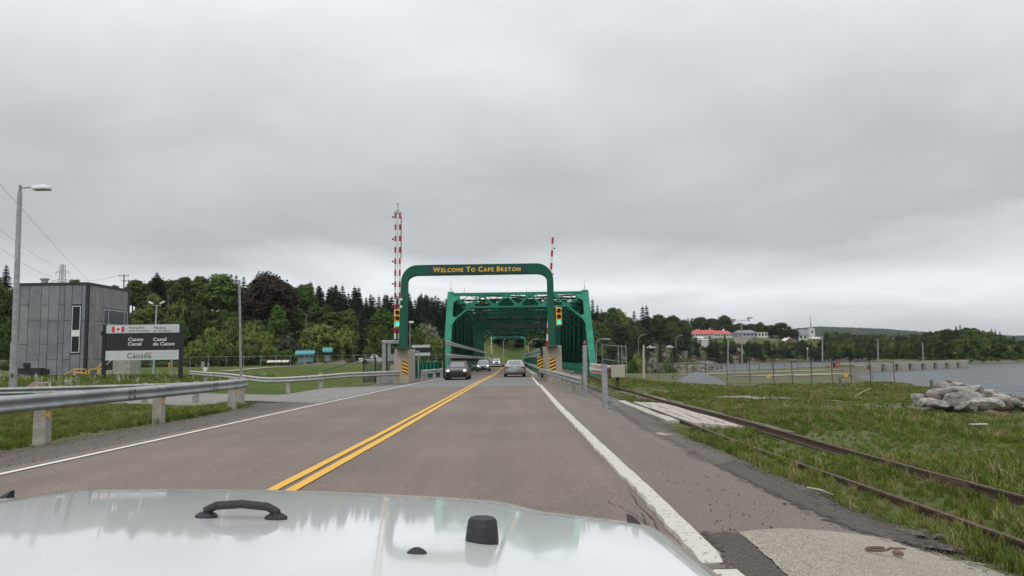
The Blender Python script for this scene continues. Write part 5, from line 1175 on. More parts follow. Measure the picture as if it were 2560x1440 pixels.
def plate(label, px, py, y, w, h): p = at(px, py, y); o = link('warning_sign', MB().box((0, 0, 0), (w, .03, h)).mesh('warning_sign', YPAINT), None, label, 'sign', 'warning signs on the fence', None, p)
plate('small yellow sign hung on the rusty fence by the shore', 2115, 937.5, 67.6, .3, .3); plate('small yellow sign low on the rusty fence further left', 1921.5, 941.5, 73.6, .38, .2)
# litter and small things
def stick(label, a, b, r, m): link('stick', MB().tube([a, (Vector(a)+Vector(b))/2+Vector((0, 0, .02)), b], [r, r*.9, r*.6], 6).mesh('stick', m), None, label, 'stick')
stick('long tan stick leaning in the field grass', hit(2128, 998)+Vector((0, 0, .02)), hit(2178, 983)+Vector((0, 0, .35)), .03, mat('tan_stick', (.4, .3, .19), .9, .2, 8))
stick('pale driftwood stick on the gravel edge beside the track', hit(2018, 1228)+Vector((0, 0, .05)), hit(2085, 1245)+Vector((0, 0, .04)), .018, mat('driftwood', (.42, .37, .31), .9, .2, 8))
stick('tan pole leaning against the gravel pile', hit(1679, 946), at(1726, 899, 66), .05, MATS['tan_stick'])
o = link('scrap_board', MB().box((0, 0, 0), (.5, .16, .02)).mesh('scrap_board', mat('pale_blue_board', (.5, .56, .58), .6, .1, 5)), None, 'pale blue scrap board lying in the grass', 'board', None, None, hit(2448, 1071)+Vector((0, 0, .12)), .1)
def shackle():
    c = hit(2200, 1394)+Vector((0, 0, .07)); root = thing('iron_hook', 'rusty iron hook with a stone, lying on the concrete slab', 'hook')
    pts = [c+Vector((.085*math.cos(a)-.02, .05*math.sin(a), .0)) for a in np.linspace(.5, 5.6, 16)]; part('hook', MB().tube(pts+[c+Vector((.12, .03, 0))], [.013]*8+[.011]*9, 8), mat('hook_rust', (.13, .085, .06), .8, .2, 20), root, smooth=True)
    part('shank', MB().tube([c+Vector((.09, .03, 0)), c+Vector((.22, .0, .0))], .008, 6), MATS['hook_rust'], root)
shackle()
o = link('stone', bm_with(BMESH[3], mat('red_stone', (.2, .12, .09), .9, .2, 9)), None, 'small reddish stone beside the iron hook', 'stone', None, None, hit(2247, 1400)+Vector((0, 0, .06))); o.scale = (.05, .05, .04)
for k, (px, py, s) in enumerate(((2300, 1348, .07), (2345, 1352, .09), (2372, 1355, .07), (2318, 1366, .04))):
    o = link('stone', BD[k], None, 'dark flat stone at the far edge of the concrete slab', 'stone', 'dark stones by the slab', None, hit(px, py)+Vector((0, 0, .04))); o.scale = (s, s*.8, s*.45); o.rotation_euler = (0, 0, k)
def pebbles():
    pts, rz, sc, ix = [], [], [], []
    for k in range(9000):
        px = random.uniform(1500, 2560); py = random.uniform(985, 1440)
        q = hit_fast(px, py)
        edge = float(np.interp(q[1], [s[1] for s in SH], [s[0] for s in SH])); dx = q[0]-edge
        wgt = math.exp(-(dx/.45)**2) if q[1] < 45 else 0
        if q[0] < 1.7 or random.random() > wgt+.05*(dx < 0): continue
        pts.append((q[0], q[1], h1(q[0], q[1])+.02)); rz.append(random.uniform(0, 6)); sc.append(random.uniform(.004, .012) if random.random() < .96 else random.uniform(.012, .028)); ix.append(random.randrange(3))
    for k in range(900):       # left verge
        y = random.uniform(9, 34); x = random.uniform(-9.4, -7.0); pts.append((x, y, h1(x, y)+.012)); rz.append(random.uniform(0, 6)); sc.append(random.uniform(.006, .02)); ix.append(random.randrange(3))
    scatter('loose_gravel', [proto('pebble', BD[0]), proto('pebble', BP[1]), proto('pebble', BD[4])], pts, rz, sc, ix, 'loose gravel and grit scattered along the pavement edges', 'gravel')
def hit_fast(px, py):
    p = gp(px, py, -.3); return (p.x, p.y)
pebbles()
# ================================================================== far buildings
def house(name, label, px0, px1, y, py_base, py_eave, py_ridge, wall, roof, depth=8.0, cat='house', wins=0, win_rows=1, gable=False, chimney=False, rz=0.0):
    xa, xb = (px0-1283)/1930*y, (px1-1283)/1930*y; c = (xa+xb)/2; w = xb-xa; hor = 899-.015*((px0+px1)/2-1280)
    Z = lambda py: 1.5+(hor-py)*y/1930
    root = thing(name, label, cat, (c, y, 0), rz); z0, ze, zr = min(Z(py_base), h1(c, y)), Z(py_eave), Z(py_ridge)
    part('wall', MB().box((0, depth/2, (z0+ze)/2), (w, depth, ze-z0)), wall, root)
    o = .35
    if gable:
        part('gable', MB().prism([(-w/2, ze), (w/2, ze), (0, zr-.15)], 0, depth), wall, root)
        mb = MB(); 
        for s in (-1, 1): mb.add([(s*(w/2+o), -o, ze-o*.6), (0, -o, zr), (0, depth+o, zr), (s*(w/2+o), depth+o, ze-o*.6), (s*(w/2+o), -o, ze-o*.6+.25), (0, -o, zr+.25), (0, depth+o, zr+.25), (s*(w/2+o), depth+o, ze-o*.6+.25)], [(0, 1, 2, 3), (4, 5, 6, 7), (0, 1, 5, 4), (1, 2, 6, 5), (2, 3, 7, 6), (3, 0, 4, 7)])
        rf = part('roof', mb, roof, root)
    else:
        rf = part('roof', MB().add([(-w/2-o, -o, ze), (w/2+o, -o, ze), (w/2+o, depth+o, ze), (-w/2-o, depth+o, ze), (-w/2+min(w*.12, 2), depth/2, zr), (w/2-min(w*.12, 2), depth/2, zr)], [(0, 1, 5, 4), (1, 2, 5), (2, 3, 4, 5), (3, 0, 4), (3, 2, 1, 0)]), roof, root)
    if chimney: part('chimney', MB().box((w*.2, depth/2, zr+.2), (.9, .9, 2.2)), mat('brick_red', (.25, .1, .08), .9, .2, 6), rf)
    hh = (ze-Z(py_base))/win_rows
    for r_ in range(win_rows):
        for k in range(wins):
            x = -w/2+w*(k+.5)/wins; z = Z(py_base)+hh*(r_+.55); f = part('window', MB().box((x, -.04, z), (min(1.5, w/wins*.5), .1, hh*.45)), GLASSD, root)
    return root
WALLW = mat('white_siding', (.62, .61, .58), .8, .06, 2); ROOFR = mat('red_roof', (.47, .10, .085), .8, .12, .8); ROOFG = mat('grey_shingle', (.19, .2, .21), .85, .12, 1); WALLG = mat('grey_siding', (.3, .32, .34), .8, .08, 1)
house('motel', 'long white motel with a red roof on the far hilltop', 1731, 1796, 474, 850, 835, 824.5, WALLW, ROOFR, 11, 'motel', 9, 2, rz=-.05)
house('motel_wing', 'white two-storey motel wing with a red roof, right end of the motel', 1786, 1832, 462, 852, 835, 826, WALLW, ROOFR, 10, 'motel', 6, 2, rz=.12)
house('school_hall', 'grey hall with a low grey roof right of the motel', 1848, 1894, 480, 842, 833, 824.5, WALLG, ROOFG, 16, 'hall', 5)
house('white_annex', 'flat white annex beside the grey hall', 1895, 1919, 478, 844, 831, 830, WALLW, WALLW, 10, 'annex', 3)
house('brick_house', 'small red brick house with a white gable among the spruces', 1963, 1984, 470, 861, 853, 845, mat('red_brick', (.24, .085, .07), .9, .15, 3), WALLW, 9, 'house', 1, 1, True, True)
ch = house('church', 'white church with grey roof and square steeple', 1997, 2028, 496, 849, 838, 823, WALLW, ROOFG, 12, 'church', 3)
y = 493; st = part('steeple', MB().box((0, 0, 0), (3.4, 3.4, 6)), WALLW, ch); tp = at(2028, 829, y); st.location = (tp.x-ch.location.x, y-ch.location.y, tp.z-1)
part('spire', MB().lathe([(.55, 3), (.28, 6.5), (.12, 11.5)], n=8), GALV, st); part('belfry_opening', MB().box((0, -1.72, .8), (1.0, .06, 1.7)), BLACKM, st)
house('yellow_house', 'yellow ochre house with a pale roof right of the church', 2031, 2054, 474, 858, 847, 842, mat('ochre_siding', (.46, .32, .12), .8, .1, 2), mat('pale_roof', (.5, .46, .4), .8, .1, 2), 8, 'house', 3)
house('yellow_house', 'low ochre house half hidden by trees further right', 2092, 2117, 464, 856, 850.5, 848, MATS['ochre_siding'], MATS['pale_roof'], 8, 'house', 0)
house('white_trailer', 'small white trailer in front of the motel', 1744, 1760, 430, 851, 845, 841, WALLW, WALLW, 5, 'trailer', 0)
house('white_shed', 'long low white shed below the motel', 1753, 1774, 425, 853, 849.5, 847.5, WALLW, WALLW, 5, 'shed', 0)
house('teal_shed', 'tiny teal shed among far trees', 2150, 2160, 444, 858, 855, 853, WALLW, TEAL, 5, 'shed', 0)
r = thing('retaining_wall', 'grey concrete retaining wall on the slope below the hall', 'wall'); p = at(1862, 862, 450); part('wall', MB().box((p.x, 450, p.z-.6), (8.5, .8, 4)), CONC_L, r)
r = thing('balustrade', 'pale terrace railing between the motel and the grey hall', 'railing'); a, b = at(1826, 845, 455), at(1882, 845, 455); mb = MB().beam(a, b, .3, .3); mb.beam(a+Vector((0, 0, -1)), b+Vector((0, 0, -1)), .2, .2)
for k in range(15): q = a.lerp(b, k/14); mb.box((q.x, 455, q.z-1.2), (.25, .25, 2.6))
part('railing', mb, CONC_L, r)
# ================================================================== vegetation prototypes
def leaf_mat(name, c, c2, rnd=.25, tl=.28, scale=.9):
    m, nt, b = principled(name); N = nt.nodes; L = nt.links
    b.inputs['Roughness'].default_value = .65; b.inputs['Specular IOR Level'].default_value = .25
    geo = N.new('ShaderNodeNewGeometry'); n = N.new('ShaderNodeTexNoise'); n.inputs['Scale'].default_value = scale; n.inputs['Detail'].default_value = 3; L.new(geo.outputs['Position'], n.inputs['Vector'])
    r = N.new('ShaderNodeValToRGB'); L.new(n.outputs[0], r.inputs[0]); r.color_ramp.elements[0].position = .35; r.color_ramp.elements[1].position = .65; r.color_ramp.elements[0].color = (*c, 1); r.color_ramp.elements[1].color = (*c2, 1)
    oi = N.new('ShaderNodeObjectInfo'); hsv = N.new('ShaderNodeHueSaturation'); mr = N.new('ShaderNodeMapRange'); mr.inputs[3].default_value = 1-rnd; mr.inputs[4].default_value = 1+rnd
    L.new(oi.outputs['Random'], mr.inputs[0]); L.new(mr.outputs[0], hsv.inputs['Value']); L.new(r.outputs[0], hsv.inputs['Color'])
    rp = N.new('ShaderNodeMapRange'); rp.inputs[3].default_value = .485; rp.inputs[4].default_value = .515; L.new(geo.outputs['Random Per Island'], rp.inputs[0]); L.new(rp.outputs[0], hsv.inputs['Hue'])
    tr = N.new('ShaderNodeBsdfTranslucent'); mx = N.new('ShaderNodeMixShader'); mx.inputs[0].default_value = tl
    L.new(hsv.outputs[0], b.inputs['Base Color']); L.new(hsv.outputs[0], tr.inputs[0]); L.new(b.outputs[0], mx.inputs[1]); L.new(tr.outputs[0], mx.inputs[2]); L.new(mx.outputs[0], nt.nodes['Material Output'].inputs[0])
    return m
def quads_mesh(name, C, A, B, m):
    """C centres, A and B half-axes, all (n, 3): one leaf quad each (a lens of four corners)"""
    n = len(C); V = np.stack([C-A, C-B*.8, C+A, C+B*.8], 1).reshape(-1, 3)
    me = bpy.data.meshes.new(name); me.vertices.add(4*n); me.vertices.foreach_set('co', V.astype('f').ravel()); me.loops.add(4*n); me.polygons.add(n)
    me.loops.foreach_set('vertex_index', np.arange(4*n, dtype='i')); me.polygons.foreach_set('loop_start', np.arange(0, 4*n, 4, dtype='i')); me.update(calc_edges=True)
    if m: me.materials.append(m)
    return me
def rand_axes(rg, n, s, up=.0, nrm=None):
    v = rg.normal(0, 1, (n, 3))
    if nrm is not None: v = v*.55+nrm*1.0
    v[:, 2] += up; v /= np.linalg.norm(v, axis=1)[:, None]
    t = rg.normal(0, 1, (n, 3)); a = np.cross(v, t); a /= np.linalg.norm(a, axis=1)[:, None]; b = np.cross(v, a)
    return a*s[:, None], b*s[:, None]
def crown(seed, lobes, per, size, spread=1.0):
    """leaf clumps over the shells of several lobes; lobes = [(x, y, z, rx, ry, rz)]"""
    rg = np.random.default_rng(seed); Cs, As, Bs = [], [], []
    for (x, y, z, rx, ry, rz) in lobes:
        nc = max(10, int(per*(rx*ry+ry*rz+rx*rz)/3))
        d = rg.normal(0, 1, (nc, 3)); d /= np.linalg.norm(d, axis=1)[:, None]; d[:, 2] = np.where(d[:, 2] < -.55, -d[:, 2]*.4, d[:, 2])
        r = rg.uniform(.62, 1.06, nc)**.8; cen = np.array([x, y, z])+d*r[:, None]*np.array([rx, ry, rz])
        k = 15; n = nc*k; nr = np.repeat(d, k, 0)
        C = np.repeat(cen, k, 0)+rg.normal(0, .30*spread, (n, 3))*np.array([1, 1, .55]); s = size*rg.uniform(.55, 1.25, n)
        a, b = rand_axes(rg, n, s, .35, nr); Cs.append(C); As.append(a); Bs.append(b)
    return np.concatenate(Cs), np.concatenate(As), np.concatenate(Bs)
def decid(seed, h=10.0, w=3.6, low=.18, nl=11, per=15, size=.24):
    rg = np.random.default_rng(seed); lobes = [(0, 0, h*.62, w*.72, w*.72, h*.3)]
    for k in range(nl):
        a = 2*PI*k/nl*1.618*2; f = rg.uniform(.12, 1); zz = h*(low+.1+(1-low-.22)*f); rr = w*(.72*math.sin(PI*min(1, .25+.72*f))**.8); q = rg.uniform(.26, .44)*w
        lobes.append((math.cos(a)*rr*rg.uniform(.6, 1), math.sin(a)*rr*rg.uniform(.6, 1), zz, q, q, q*rg.uniform(.6, .95)))
    lobes.append((rg.normal(0, .3), rg.normal(0, .3), h*.88, w*.42, w*.42, h*.11))
    return crown(seed, lobes, per, size)
def bush(seed, h=3.0, w=2.6, nl=9, per=26, size=.16):
    rg = np.random.default_rng(seed); lobes = [(0, 0, h*.45, w*.75, w*.75, h*.45)]
    for k in range(nl):
        a = rg.uniform(0, 2*PI); rr = w*rg.uniform(.3, .85); q = w*rg.uniform(.22, .4); lobes.append((math.cos(a)*rr, math.sin(a)*rr, h*rg.uniform(.2, .75)*(1.15-rr/w*.5), q, q, q*.8))
    return crown(seed, lobes, per, size, .7)
def spruce(seed, h=12.0, w=2.4, dens=1.0, bare=.05):
    rg = np.random.default_rng(seed); Cs, As, Bs = [], [], []
    nl = int(30*dens)
    for i in range(nl):
        f = bare+(1-bare)*((i+rg.uniform(-.3, .3))/nl); z0 = h*f; L = w*(1-f)**.8*rg.uniform(.8, 1.12)+.22; nb = int(7+7*(1-f))
        ph = rg.uniform(0, 6)
        for k in range(nb):
            a = ph+2*PI*k/nb+rg.normal(0, .16); l = L*rg.uniform(.65, 1.12); ns = max(2, int(l/.30))
            t = (np.arange(ns)+.6)/ns; rad = t*l; zz = z0-.30*rad+.13*rad*t+rg.normal(0, .03, ns)
            for side in (-1, 0, 1):
                aa = a+side*(.26*(1-t*.5)); C = np.stack([np.cos(aa)*rad, np.sin(aa)*rad, zz-abs(side)*.05], -1)
                sl = .30+.06*(1-f); A = np.stack([np.cos(a+side*.7)*np.ones(ns), np.sin(a+side*.7)*np.ones(ns), np.full(ns, -.28)], -1)*sl
                B = np.stack([-np.sin(a)*np.ones(ns), np.cos(a)*np.ones(ns), rg.normal(0, .35, ns)], -1)*.21
                Cs.append(C); As.append(A*rg.uniform(.7, 1.2, (ns, 1))); Bs.append(B)
    n = 14; Cs.append(np.stack([np.zeros(n), np.zeros(n), np.linspace(h*.93, h*1.03, n)], -1)); a = rg.uniform(0, 6, n); As.append(np.stack([np.cos(a)*.12, np.sin(a)*.12, np.full(n, .12)], -1)); Bs.append(np.stack([-np.sin(a)*.06, np.cos(a)*.06, np.full(n, .05)], -1))
    return np.concatenate(Cs), np.concatenate(As), np.concatenate(Bs)
LG = leaf_mat('leaf_mid_green', (.054, .095, .014), (.105, .16, .03)); LB = leaf_mat('leaf_bright_green', (.058, .115, .013), (.105, .18, .028)); LY = leaf_mat('leaf_olive', (.10, .14, .026), (.20, .24, .065))
LD = leaf_mat('leaf_dark_green', (.03, .055, .014), (.06, .093, .023)); LR = leaf_mat('leaf_maroon', (.030, .020, .016), (.062, .042, .03), .1); LS = leaf_mat('needles_dark', (.017, .032, .016), (.034, .055, .024), .25, .12); LS2 = leaf_mat('needles_green', (.024, .045, .018), (.045, .072, .026), .25, .12)
LW = leaf_mat('blossom_pale', (.09, .12, .05), (.30, .30, .21), .15); LP = leaf_mat('leaf_purple_tinge', (.045, .05, .035), (.1, .1, .075), .15)
BARK = mat('bark', (.07, .058, .048), .95, .25, 4, .5, 12)
def trunk_mesh(h, r, limbs=5, seed=0):
    rg = random.Random(seed); mb = MB().tube([(0, 0, -.4), (rg.uniform(-.1, .1), rg.uniform(-.1, .1), h*.4), (rg.uniform(-.2, .2), rg.uniform(-.2, .2), h)], [r*1.25, r*.85, r*.25], 8)
    for k in range(limbs):
        a = k*2.4; z = h*(.3+.5*k/max(1, limbs)); l = h*.25; mb.tube([(0, 0, z), (math.cos(a)*l*.6, math.sin(a)*l*.6, z+l*.5), (math.cos(a)*l, math.sin(a)*l, z+l)], [r*.4, r*.25, r*.08], 5)
    return mb.mesh('trunk', BARK, True)
KINDS = {}
def kind(name, gen, m, h, trunk): C, A, B = gen; KINDS.setdefault(name, []).append((quads_mesh('crown', C, A, B, m), trunk, h))
T_D = [trunk_mesh(8.5, .22, 6, s) for s in range(2)]; T_S = trunk_mesh(11.6, .16, 0, 3); T_B = trunk_mesh(1.8, .07, 4, 4)
for s in range(3): kind('green', decid(10+s, low=.05, nl=14), LG, 10, T_D[s % 2])
for s in range(2): kind('bright', decid(20+s, nl=14, low=.05), LB, 10, T_D[0])
for s in range(2): kind('dark', decid(30+s, nl=15, low=.05), LD, 10, T_D[1])
for s in range(2): kind('olive', decid(35+s, nl=15, low=.05), LY, 10, T_D[1])
kind('maroon', decid(41, w=4.9, nl=18, low=.05, per=17, size=.22), LR, 10, T_D[0])
for s in range(2): kind('umbrella', decid(50+s, h=10, w=5.0, low=.45, nl=12), LD, 10, T_D[s])
for s in range(3): kind('spruce', spruce(60+s, w=2.3+.3*s, dens=1.0), LS, 12, T_S)
for s in range(2): kind('pine', spruce(70+s, w=3.0, dens=.9, bare=.12), LS2, 12, T_S)
for s in range(3): kind('bush', bush(80+s), LG, 3, T_B)
for s in range(2): kind('olivebush', bush(90+s), LY, 3, T_B)
kind('blossom', bush(95), LW, 3, T_B); kind('purplebush', bush(96), LP, 3, T_B)
for s in range(2): kind('darkbush', bush(98+s), LD, 3, T_B)
NAMES = {'green': 'broadleaf_tree', 'bright': 'broadleaf_tree', 'dark': 'broadleaf_tree', 'olive': 'broadleaf_tree', 'maroon': 'maple_tree', 'umbrella': 'pine_tree', 'spruce': 'spruce_tree', 'pine': 'pine_tree', 'bush': 'bush', 'olivebush': 'bush', 'blossom': 'bush', 'purplebush': 'bush', 'darkbush': 'bush'}
CATS = {'bush': 'bush', 'olivebush': 'bush', 'blossom': 'bush', 'purplebush': 'bush', 'darkbush': 'bush'}
def tree(k, px, y, top, wk, label, group=None, x=None, height=None, dz=0.0):
    """top: pixel row of the tip, or None with an own height; wk: width factor"""
    cr, tr, h0 = KINDS[k][random.randrange(len(KINDS[k]))]
    x = (px-1283)/1930*y if x is None else x; g = h1(x, y)+dz
    if height is None: height = max(1.2, at(px, top, y).z-g)
    s = height/h0
    o = thing(NAMES[k], label, CATS.get(k, 'tree'), (x, y, g), random.uniform(0, 6.28), group); o.scale = (s*wk, s*wk, s)
    link('trunk', tr, o); link('crown', cr, o); return o
def T(k, px, y, top, wpx, label, group=None):
    x = (px-1283)/1930*y; g = h1(x, y); hgt = max(1.2, at(px, top, y).z-g); w0 = {'green': 7.2, 'bright': 7.2, 'dark': 7.2, 'olive': 7.2, 'maroon': 9.8, 'umbrella': 10, 'spruce': 5.2, 'pine': 6}.get(k, 5.4); h0 = KINDS[k][0][2]
    wk = (wpx*y/1930)/(w0*hgt/h0); return tree(k, px, y, top, max(wk, .95) if k == 'spruce' else wk, label, group)
# ------------------------------------------------------------------ trees one can point at, left hill
T('spruce', 10, 205, 662, 40, 'lone dark spruce on the skyline at the far left edge')
T('bush', 18, 150, 705, 90, 'rounded green bush on the slope left of the street lamp'); T('green', -30, 150, 690, 110, 'leafy tree cut by the left edge of the picture'); T('bush', 22, 138, 790, 70, 'lower green bush on the slope left of the street lamp'); T('darkbush', 20, 130, 850, 60, 'dark bush low on the slope left of the street lamp')
T('spruce', 390, 214, 681, 62, 'tallest spruce on the skyline above the big sign'); T('spruce', 358, 218, 712, 44, 'smaller spruce just left of the tallest spruce'); T('olive', 386, 188, 733, 56, 'round olive tree below the tallest spruce')
for px, tp, lab in ((428, 705, 'leftmost'), (452, 697, 'second'), (476, 699, 'third'), (500, 702, 'fourth'), (520, 694, 'rightmost')): T('pine', px, 226, tp, 46, lab+' of the row of green pines between the tallest spruce and the tall broadleaf tree')
T('green', 552, 200, 683, 112, 'tall mid-green broadleaf tree left of the maroon maple'); T('spruce', 577, 236, 684, 32, 'pointed spruce showing behind the tall broadleaf tree'); T('spruce', 590, 236, 687, 30, 'spruce tip between the broadleaf tree and the maple'); T('spruce', 609, 238, 691, 26, 'small spruce tip just left of the maroon maple')
T('maroon', 672, 190, 688, 165, 'big maroon-leaved maple on the hill'); T('bright', 764, 212, 709, 84, 'bright green tree right of the maroon maple'); T('bright', 697, 176, 761, 62, 'small bright green tree in front of the maroon maple'); T('spruce', 716, 170, 800, 34, 'small dark spruce right of the small bright tree')
T('bush', 330, 172, 790, 90, 'green bush right behind the canal office'); T('olive', 352, 180, 770, 70, 'olive tree right behind the canal office'); T('spruce', 335, 160, 812, 60, 'broad dark spruce left above the big sign'); T('spruce', 405, 158, 800, 66, 'broad dark spruce right above the big sign'); T('olivebush', 442, 172, 749, 66, 'pale green bush above the right end of the big sign'); T('darkbush', 486, 174, 745, 70, 'dark green bush right of the pale bush'); T('spruce', 480, 165, 792, 34, 'little spruce in the gap right of the big sign')
T('bush', 430, 168, 782, 80, 'yellowish green bush directly over the sign'); T('bright', 450, 162, 800, 60, 'bright bushy tree beside the right end of the sign')
for px, y, tp, w, k, lab in ((490, 152, 846, 66, 'olivebush', 'olive bush right beside the big sign'), (528, 166, 812, 74, 'olivebush', 'olive bush high on the left of the big thicket'), (575, 170, 797, 84, 'olivebush', 'topmost olive bush of the big thicket'), (630, 170, 800, 84, 'olivebush', 'top right olive bush of the big thicket'), (556, 158, 834, 80, 'olivebush', 'olive bush in the heart of the thicket, left of the bare post'), (622, 158, 836, 80, 'olivebush', 'olive bush in the heart of the thicket, right of the bare post'), (668, 162, 822, 66, 'olivebush', 'upright olive bush at the right end of the thicket'), (520, 150, 858, 70, 'bush', 'front bush of the thicket, far left'), (572, 150, 862, 74, 'bush', 'front bush of the thicket, left of the bare post'), (630, 150, 864, 74, 'bush', 'front bush of the thicket, right of the bare post'), (500, 147, 874, 52, 'bush', 'low front bush behind the utility box'), (676, 150, 860, 62, 'olivebush', 'olive bush above the interpretive panels'), (697, 147, 876, 50, 'darkbush', 'low dark bush left of the long kiosk'), (716, 151, 868, 52, 'bush', 'low bush just left of the long kiosk')): T(k, px, y, tp, w, lab)
T('purplebush', 722, 160, 835, 80, 'dull purple-grey bush above the long kiosk'); T('olivebush', 800, 176, 805, 110, 'big pale green bush above the kiosks'); T('olivebush', 862, 178, 814, 84, 'olive flowering bush right of the big pale bush'); T('spruce', 906, 170, 776, 52, 'dark drooping spruce right of the olive flowering bush'); T('bush', 925, 168, 860, 50, 'small bush at the foot of the drooping spruce')
T('green', 738, 196, 770, 90, 'dull green tree behind the small bright tree'); T('dark', 790, 200, 766, 80, 'dark round tree below the hilltop spruces'); T('green', 832, 196, 778, 90, 'green tree above the olive flowering bush'); T('olive', 872, 205, 772, 66, 'brownish olive tree under the hilltop spruces'); T('green', 960, 210, 770, 80, 'green tree behind the striped gate arms'); T('bush', 950, 188, 800, 70, 'bush left of the striped gate arms')
T('blossom', 1068, 236, 802, 70, 'white-blossomed bush between arch column and bridge'); T('bush', 1040, 220, 812, 60, 'green bush just right of the left arch column'); T('olivebush', 1085, 205, 838, 60, 'olive bush on the bank left of the bridge'); T('bush', 1098, 200, 862, 46, 'low bush against the left bridge foot')
# ------------------------------------------------------------------ right of the bridge and across the canal
T('spruce', 1484, 380, 748, 26, 'tall spruce just right of the bridge top corner'); T('spruce', 1496, 385, 762, 24, 'shorter spruce right of the bridge top corner'); T('spruce', 1506, 388, 772, 20, 'third spruce right of the bridge top corner')
T('bright', 1532, 372, 768, 46, 'pale round tree on the right hill skyline'); T('olive', 1552, 375, 772, 56, 'brownish blossoming tree on the right hill skyline'); T('spruce', 1609, 380, 765, 22, 'left one of the twin tall spruces on the right hill'); T('spruce', 1619, 382, 764, 22, 'right one of the twin tall spruces on the right hill'); T('spruce', 1587, 400, 776, 16, 'slim spruce tip left of the twin spruces')
T('dark', 1645, 408, 785, 62, 'broad dark tree right of the twin spruces'); T('dark', 1684, 420, 788, 56, 'broad dark tree at the right end of the hill'); T('dark', 1706, 425, 805, 46, 'lower dark tree sloping down towards the motel')
for px, tp, w, lab in ((1752, 793, 54, 'left'), (1782, 796, 50, 'middle'), (1812, 791, 56, 'right')): T('umbrella', px, 520, tp, w, lab+' one of the flat-topped pines behind the motel')
T('umbrella', 1850, 530, 808, 40, 'rounded tree left behind the grey hall'); T('umbrella', 1876, 530, 811, 40, 'rounded tree right behind the grey hall'); T('dark', 1926, 500, 812, 46, 'broad dark tree left of the church'); T('dark', 1952, 498, 806, 60, 'largest broad dark tree left of the church'); T('dark', 1982, 500, 824, 46, 'lower dark tree beside the church roof')
T('umbrella', 2370, 318, 825, 42, 'round-headed tree standing proud of the far shore wood'); T('umbrella', 2398, 320, 834, 18, 'small round tree right of the proud one'); T('dark', 2442, 312, 831, 44, 'left crown on the rounded knoll of the far shore'); T('dark', 2472, 310, 834, 44, 'right crown on the rounded knoll of the far shore')
for px, y, tp, w, lab in ((1715, 405, 828, 28, 'dark spruce left of the white trailer'), (1738, 400, 842, 24, 'dark spruce in front of the white trailer'), (1775, 402, 838, 26, 'dark spruce right of the white shed'), (1790, 400, 845, 26, 'dark spruce below the motel wing'), (1812, 405, 836, 34, 'largest dark spruce below the motel wing'), (1650, 340, 850, 28, 'dark spruce below the rock cut'), (1685, 345, 862, 30, 'dark spruce by the right curved lamp')): T('spruce', px, y, tp, w, lab)
T('olivebush', 1600, 150, 886, 60, 'olive bush behind the tan wooden pole'); T('blossom', 1630, 150, 894, 60, 'pale flowering scrub right of the tan pole'); T('bush', 1665, 165, 893, 60, 'green scrub beyond the field left of the gravel pile'); T('bush', 1575, 140, 888, 46, 'green bush behind the galvanised gate enclosure'); T('darkbush', 1530, 135, 884, 50, 'dark bush inside the galvanised enclosure')
# ------------------------------------------------------------------ the rest of the woods
def fill(n, pxr, yr, kinds, label, group, hr, wk=(.8, 1.15), avoid=None, seed=1, maxtop=None):
    rg = random.Random(seed); k = 0; tries = 0
    while k < n and tries < n*20:
        tries += 1; px = rg.uniform(*pxr); fb = np.interp(px, HILL[:, 0], HILL[:, 1]); cr = np.interp(px, HILL[:, 0], HILL[:, 2]); y = fb+(cr-fb)*rg.uniform(*yr)
        if avoid and avoid(px, y): continue
        kd = rg.choice(kinds); hg = rg.uniform(*hr)*(.28 if 'bush' in kd else 1)
        if maxtop:
            x_ = (px-1283)/1930*y; py_ = 899-.015*(px-1280)-(h1(x_, y)+hg-1.5)*1930/y
            if py_ < maxtop: continue
        nm = {'spruce': 'dark spruce', 'pine': 'green pine', 'bush': 'bush', 'darkbush': 'dark bush', 'olivebush': 'olive bush'}.get(kd, 'broadleaf tree')
        tree(kd, px, y, None, rg.uniform(*wk), 'one of the '+nm+'s '+label, nm+'s '+group, height=hg); k += 1
fill(58, (770, 1000), (.66, 1.12), ['spruce'], 'crowding the hilltop behind the striped gate', 'on the left hilltop', (9, 12), (1.0, 1.4), seed=2)
fill(70, (985, 1150), (.55, 1.15), ['spruce'], 'packed on the ridge left of the bridge', 'on the ridge left of the bridge', (10.5, 13.5), (.9, 1.25), seed=3)
fill(60, (330, 780), (.74, 1.12), ['dark', 'green', 'green', 'pine', 'dark'], 'filling the skyline of the left hill', 'on the left hill skyline', (8, 11), seed=4)
fill(40, (330, 960), (.2, .78), ['dark', 'bush', 'darkbush', 'green', 'bush'], 'scattered over the left hillside', 'on the left hillside', (5, 8), seed=5)
fill(24, (-150, 330), (.35, 1.1), ['green', 'bush', 'dark', 'bush'], 'on the slope behind the canal office', 'behind the canal office', (6, 10), seed=6)
fill(56, (1130, 1480), (.42, 1.1), ['spruce', 'dark', 'spruce', 'green'], 'on the hill seen through the bridge', 'seen through the bridge', (10, 14), seed=7, avoid=lambda px, y: px < 1345 and y < 262+(1345-px)*.42)
fill(78, (1478, 1725), (.42, 1.1), ['dark', 'green', 'spruce', 'dark'], 'on the hill right of the bridge', 'right of the bridge', (9, 13), seed=8, avoid=lambda px, y: 1608 < px < 1668 and y < 395)
fill(34, (1480, 1700), (.02, .5), ['dark', 'bush', 'spruce', 'darkbush', 'green'], 'low on the slope right of the bridge', 'low on the slope right of the bridge', (6, 9), seed=9, avoid=lambda px, y: (1530 < px < 1690 and y > 330))
fill(84, (1700, 2080), (.05, .75), ['spruce', 'spruce', 'darkbush', 'dark', 'bush'], 'on the slope below the motel and church', 'below the motel', (6, 9), seed=10, maxtop=848)
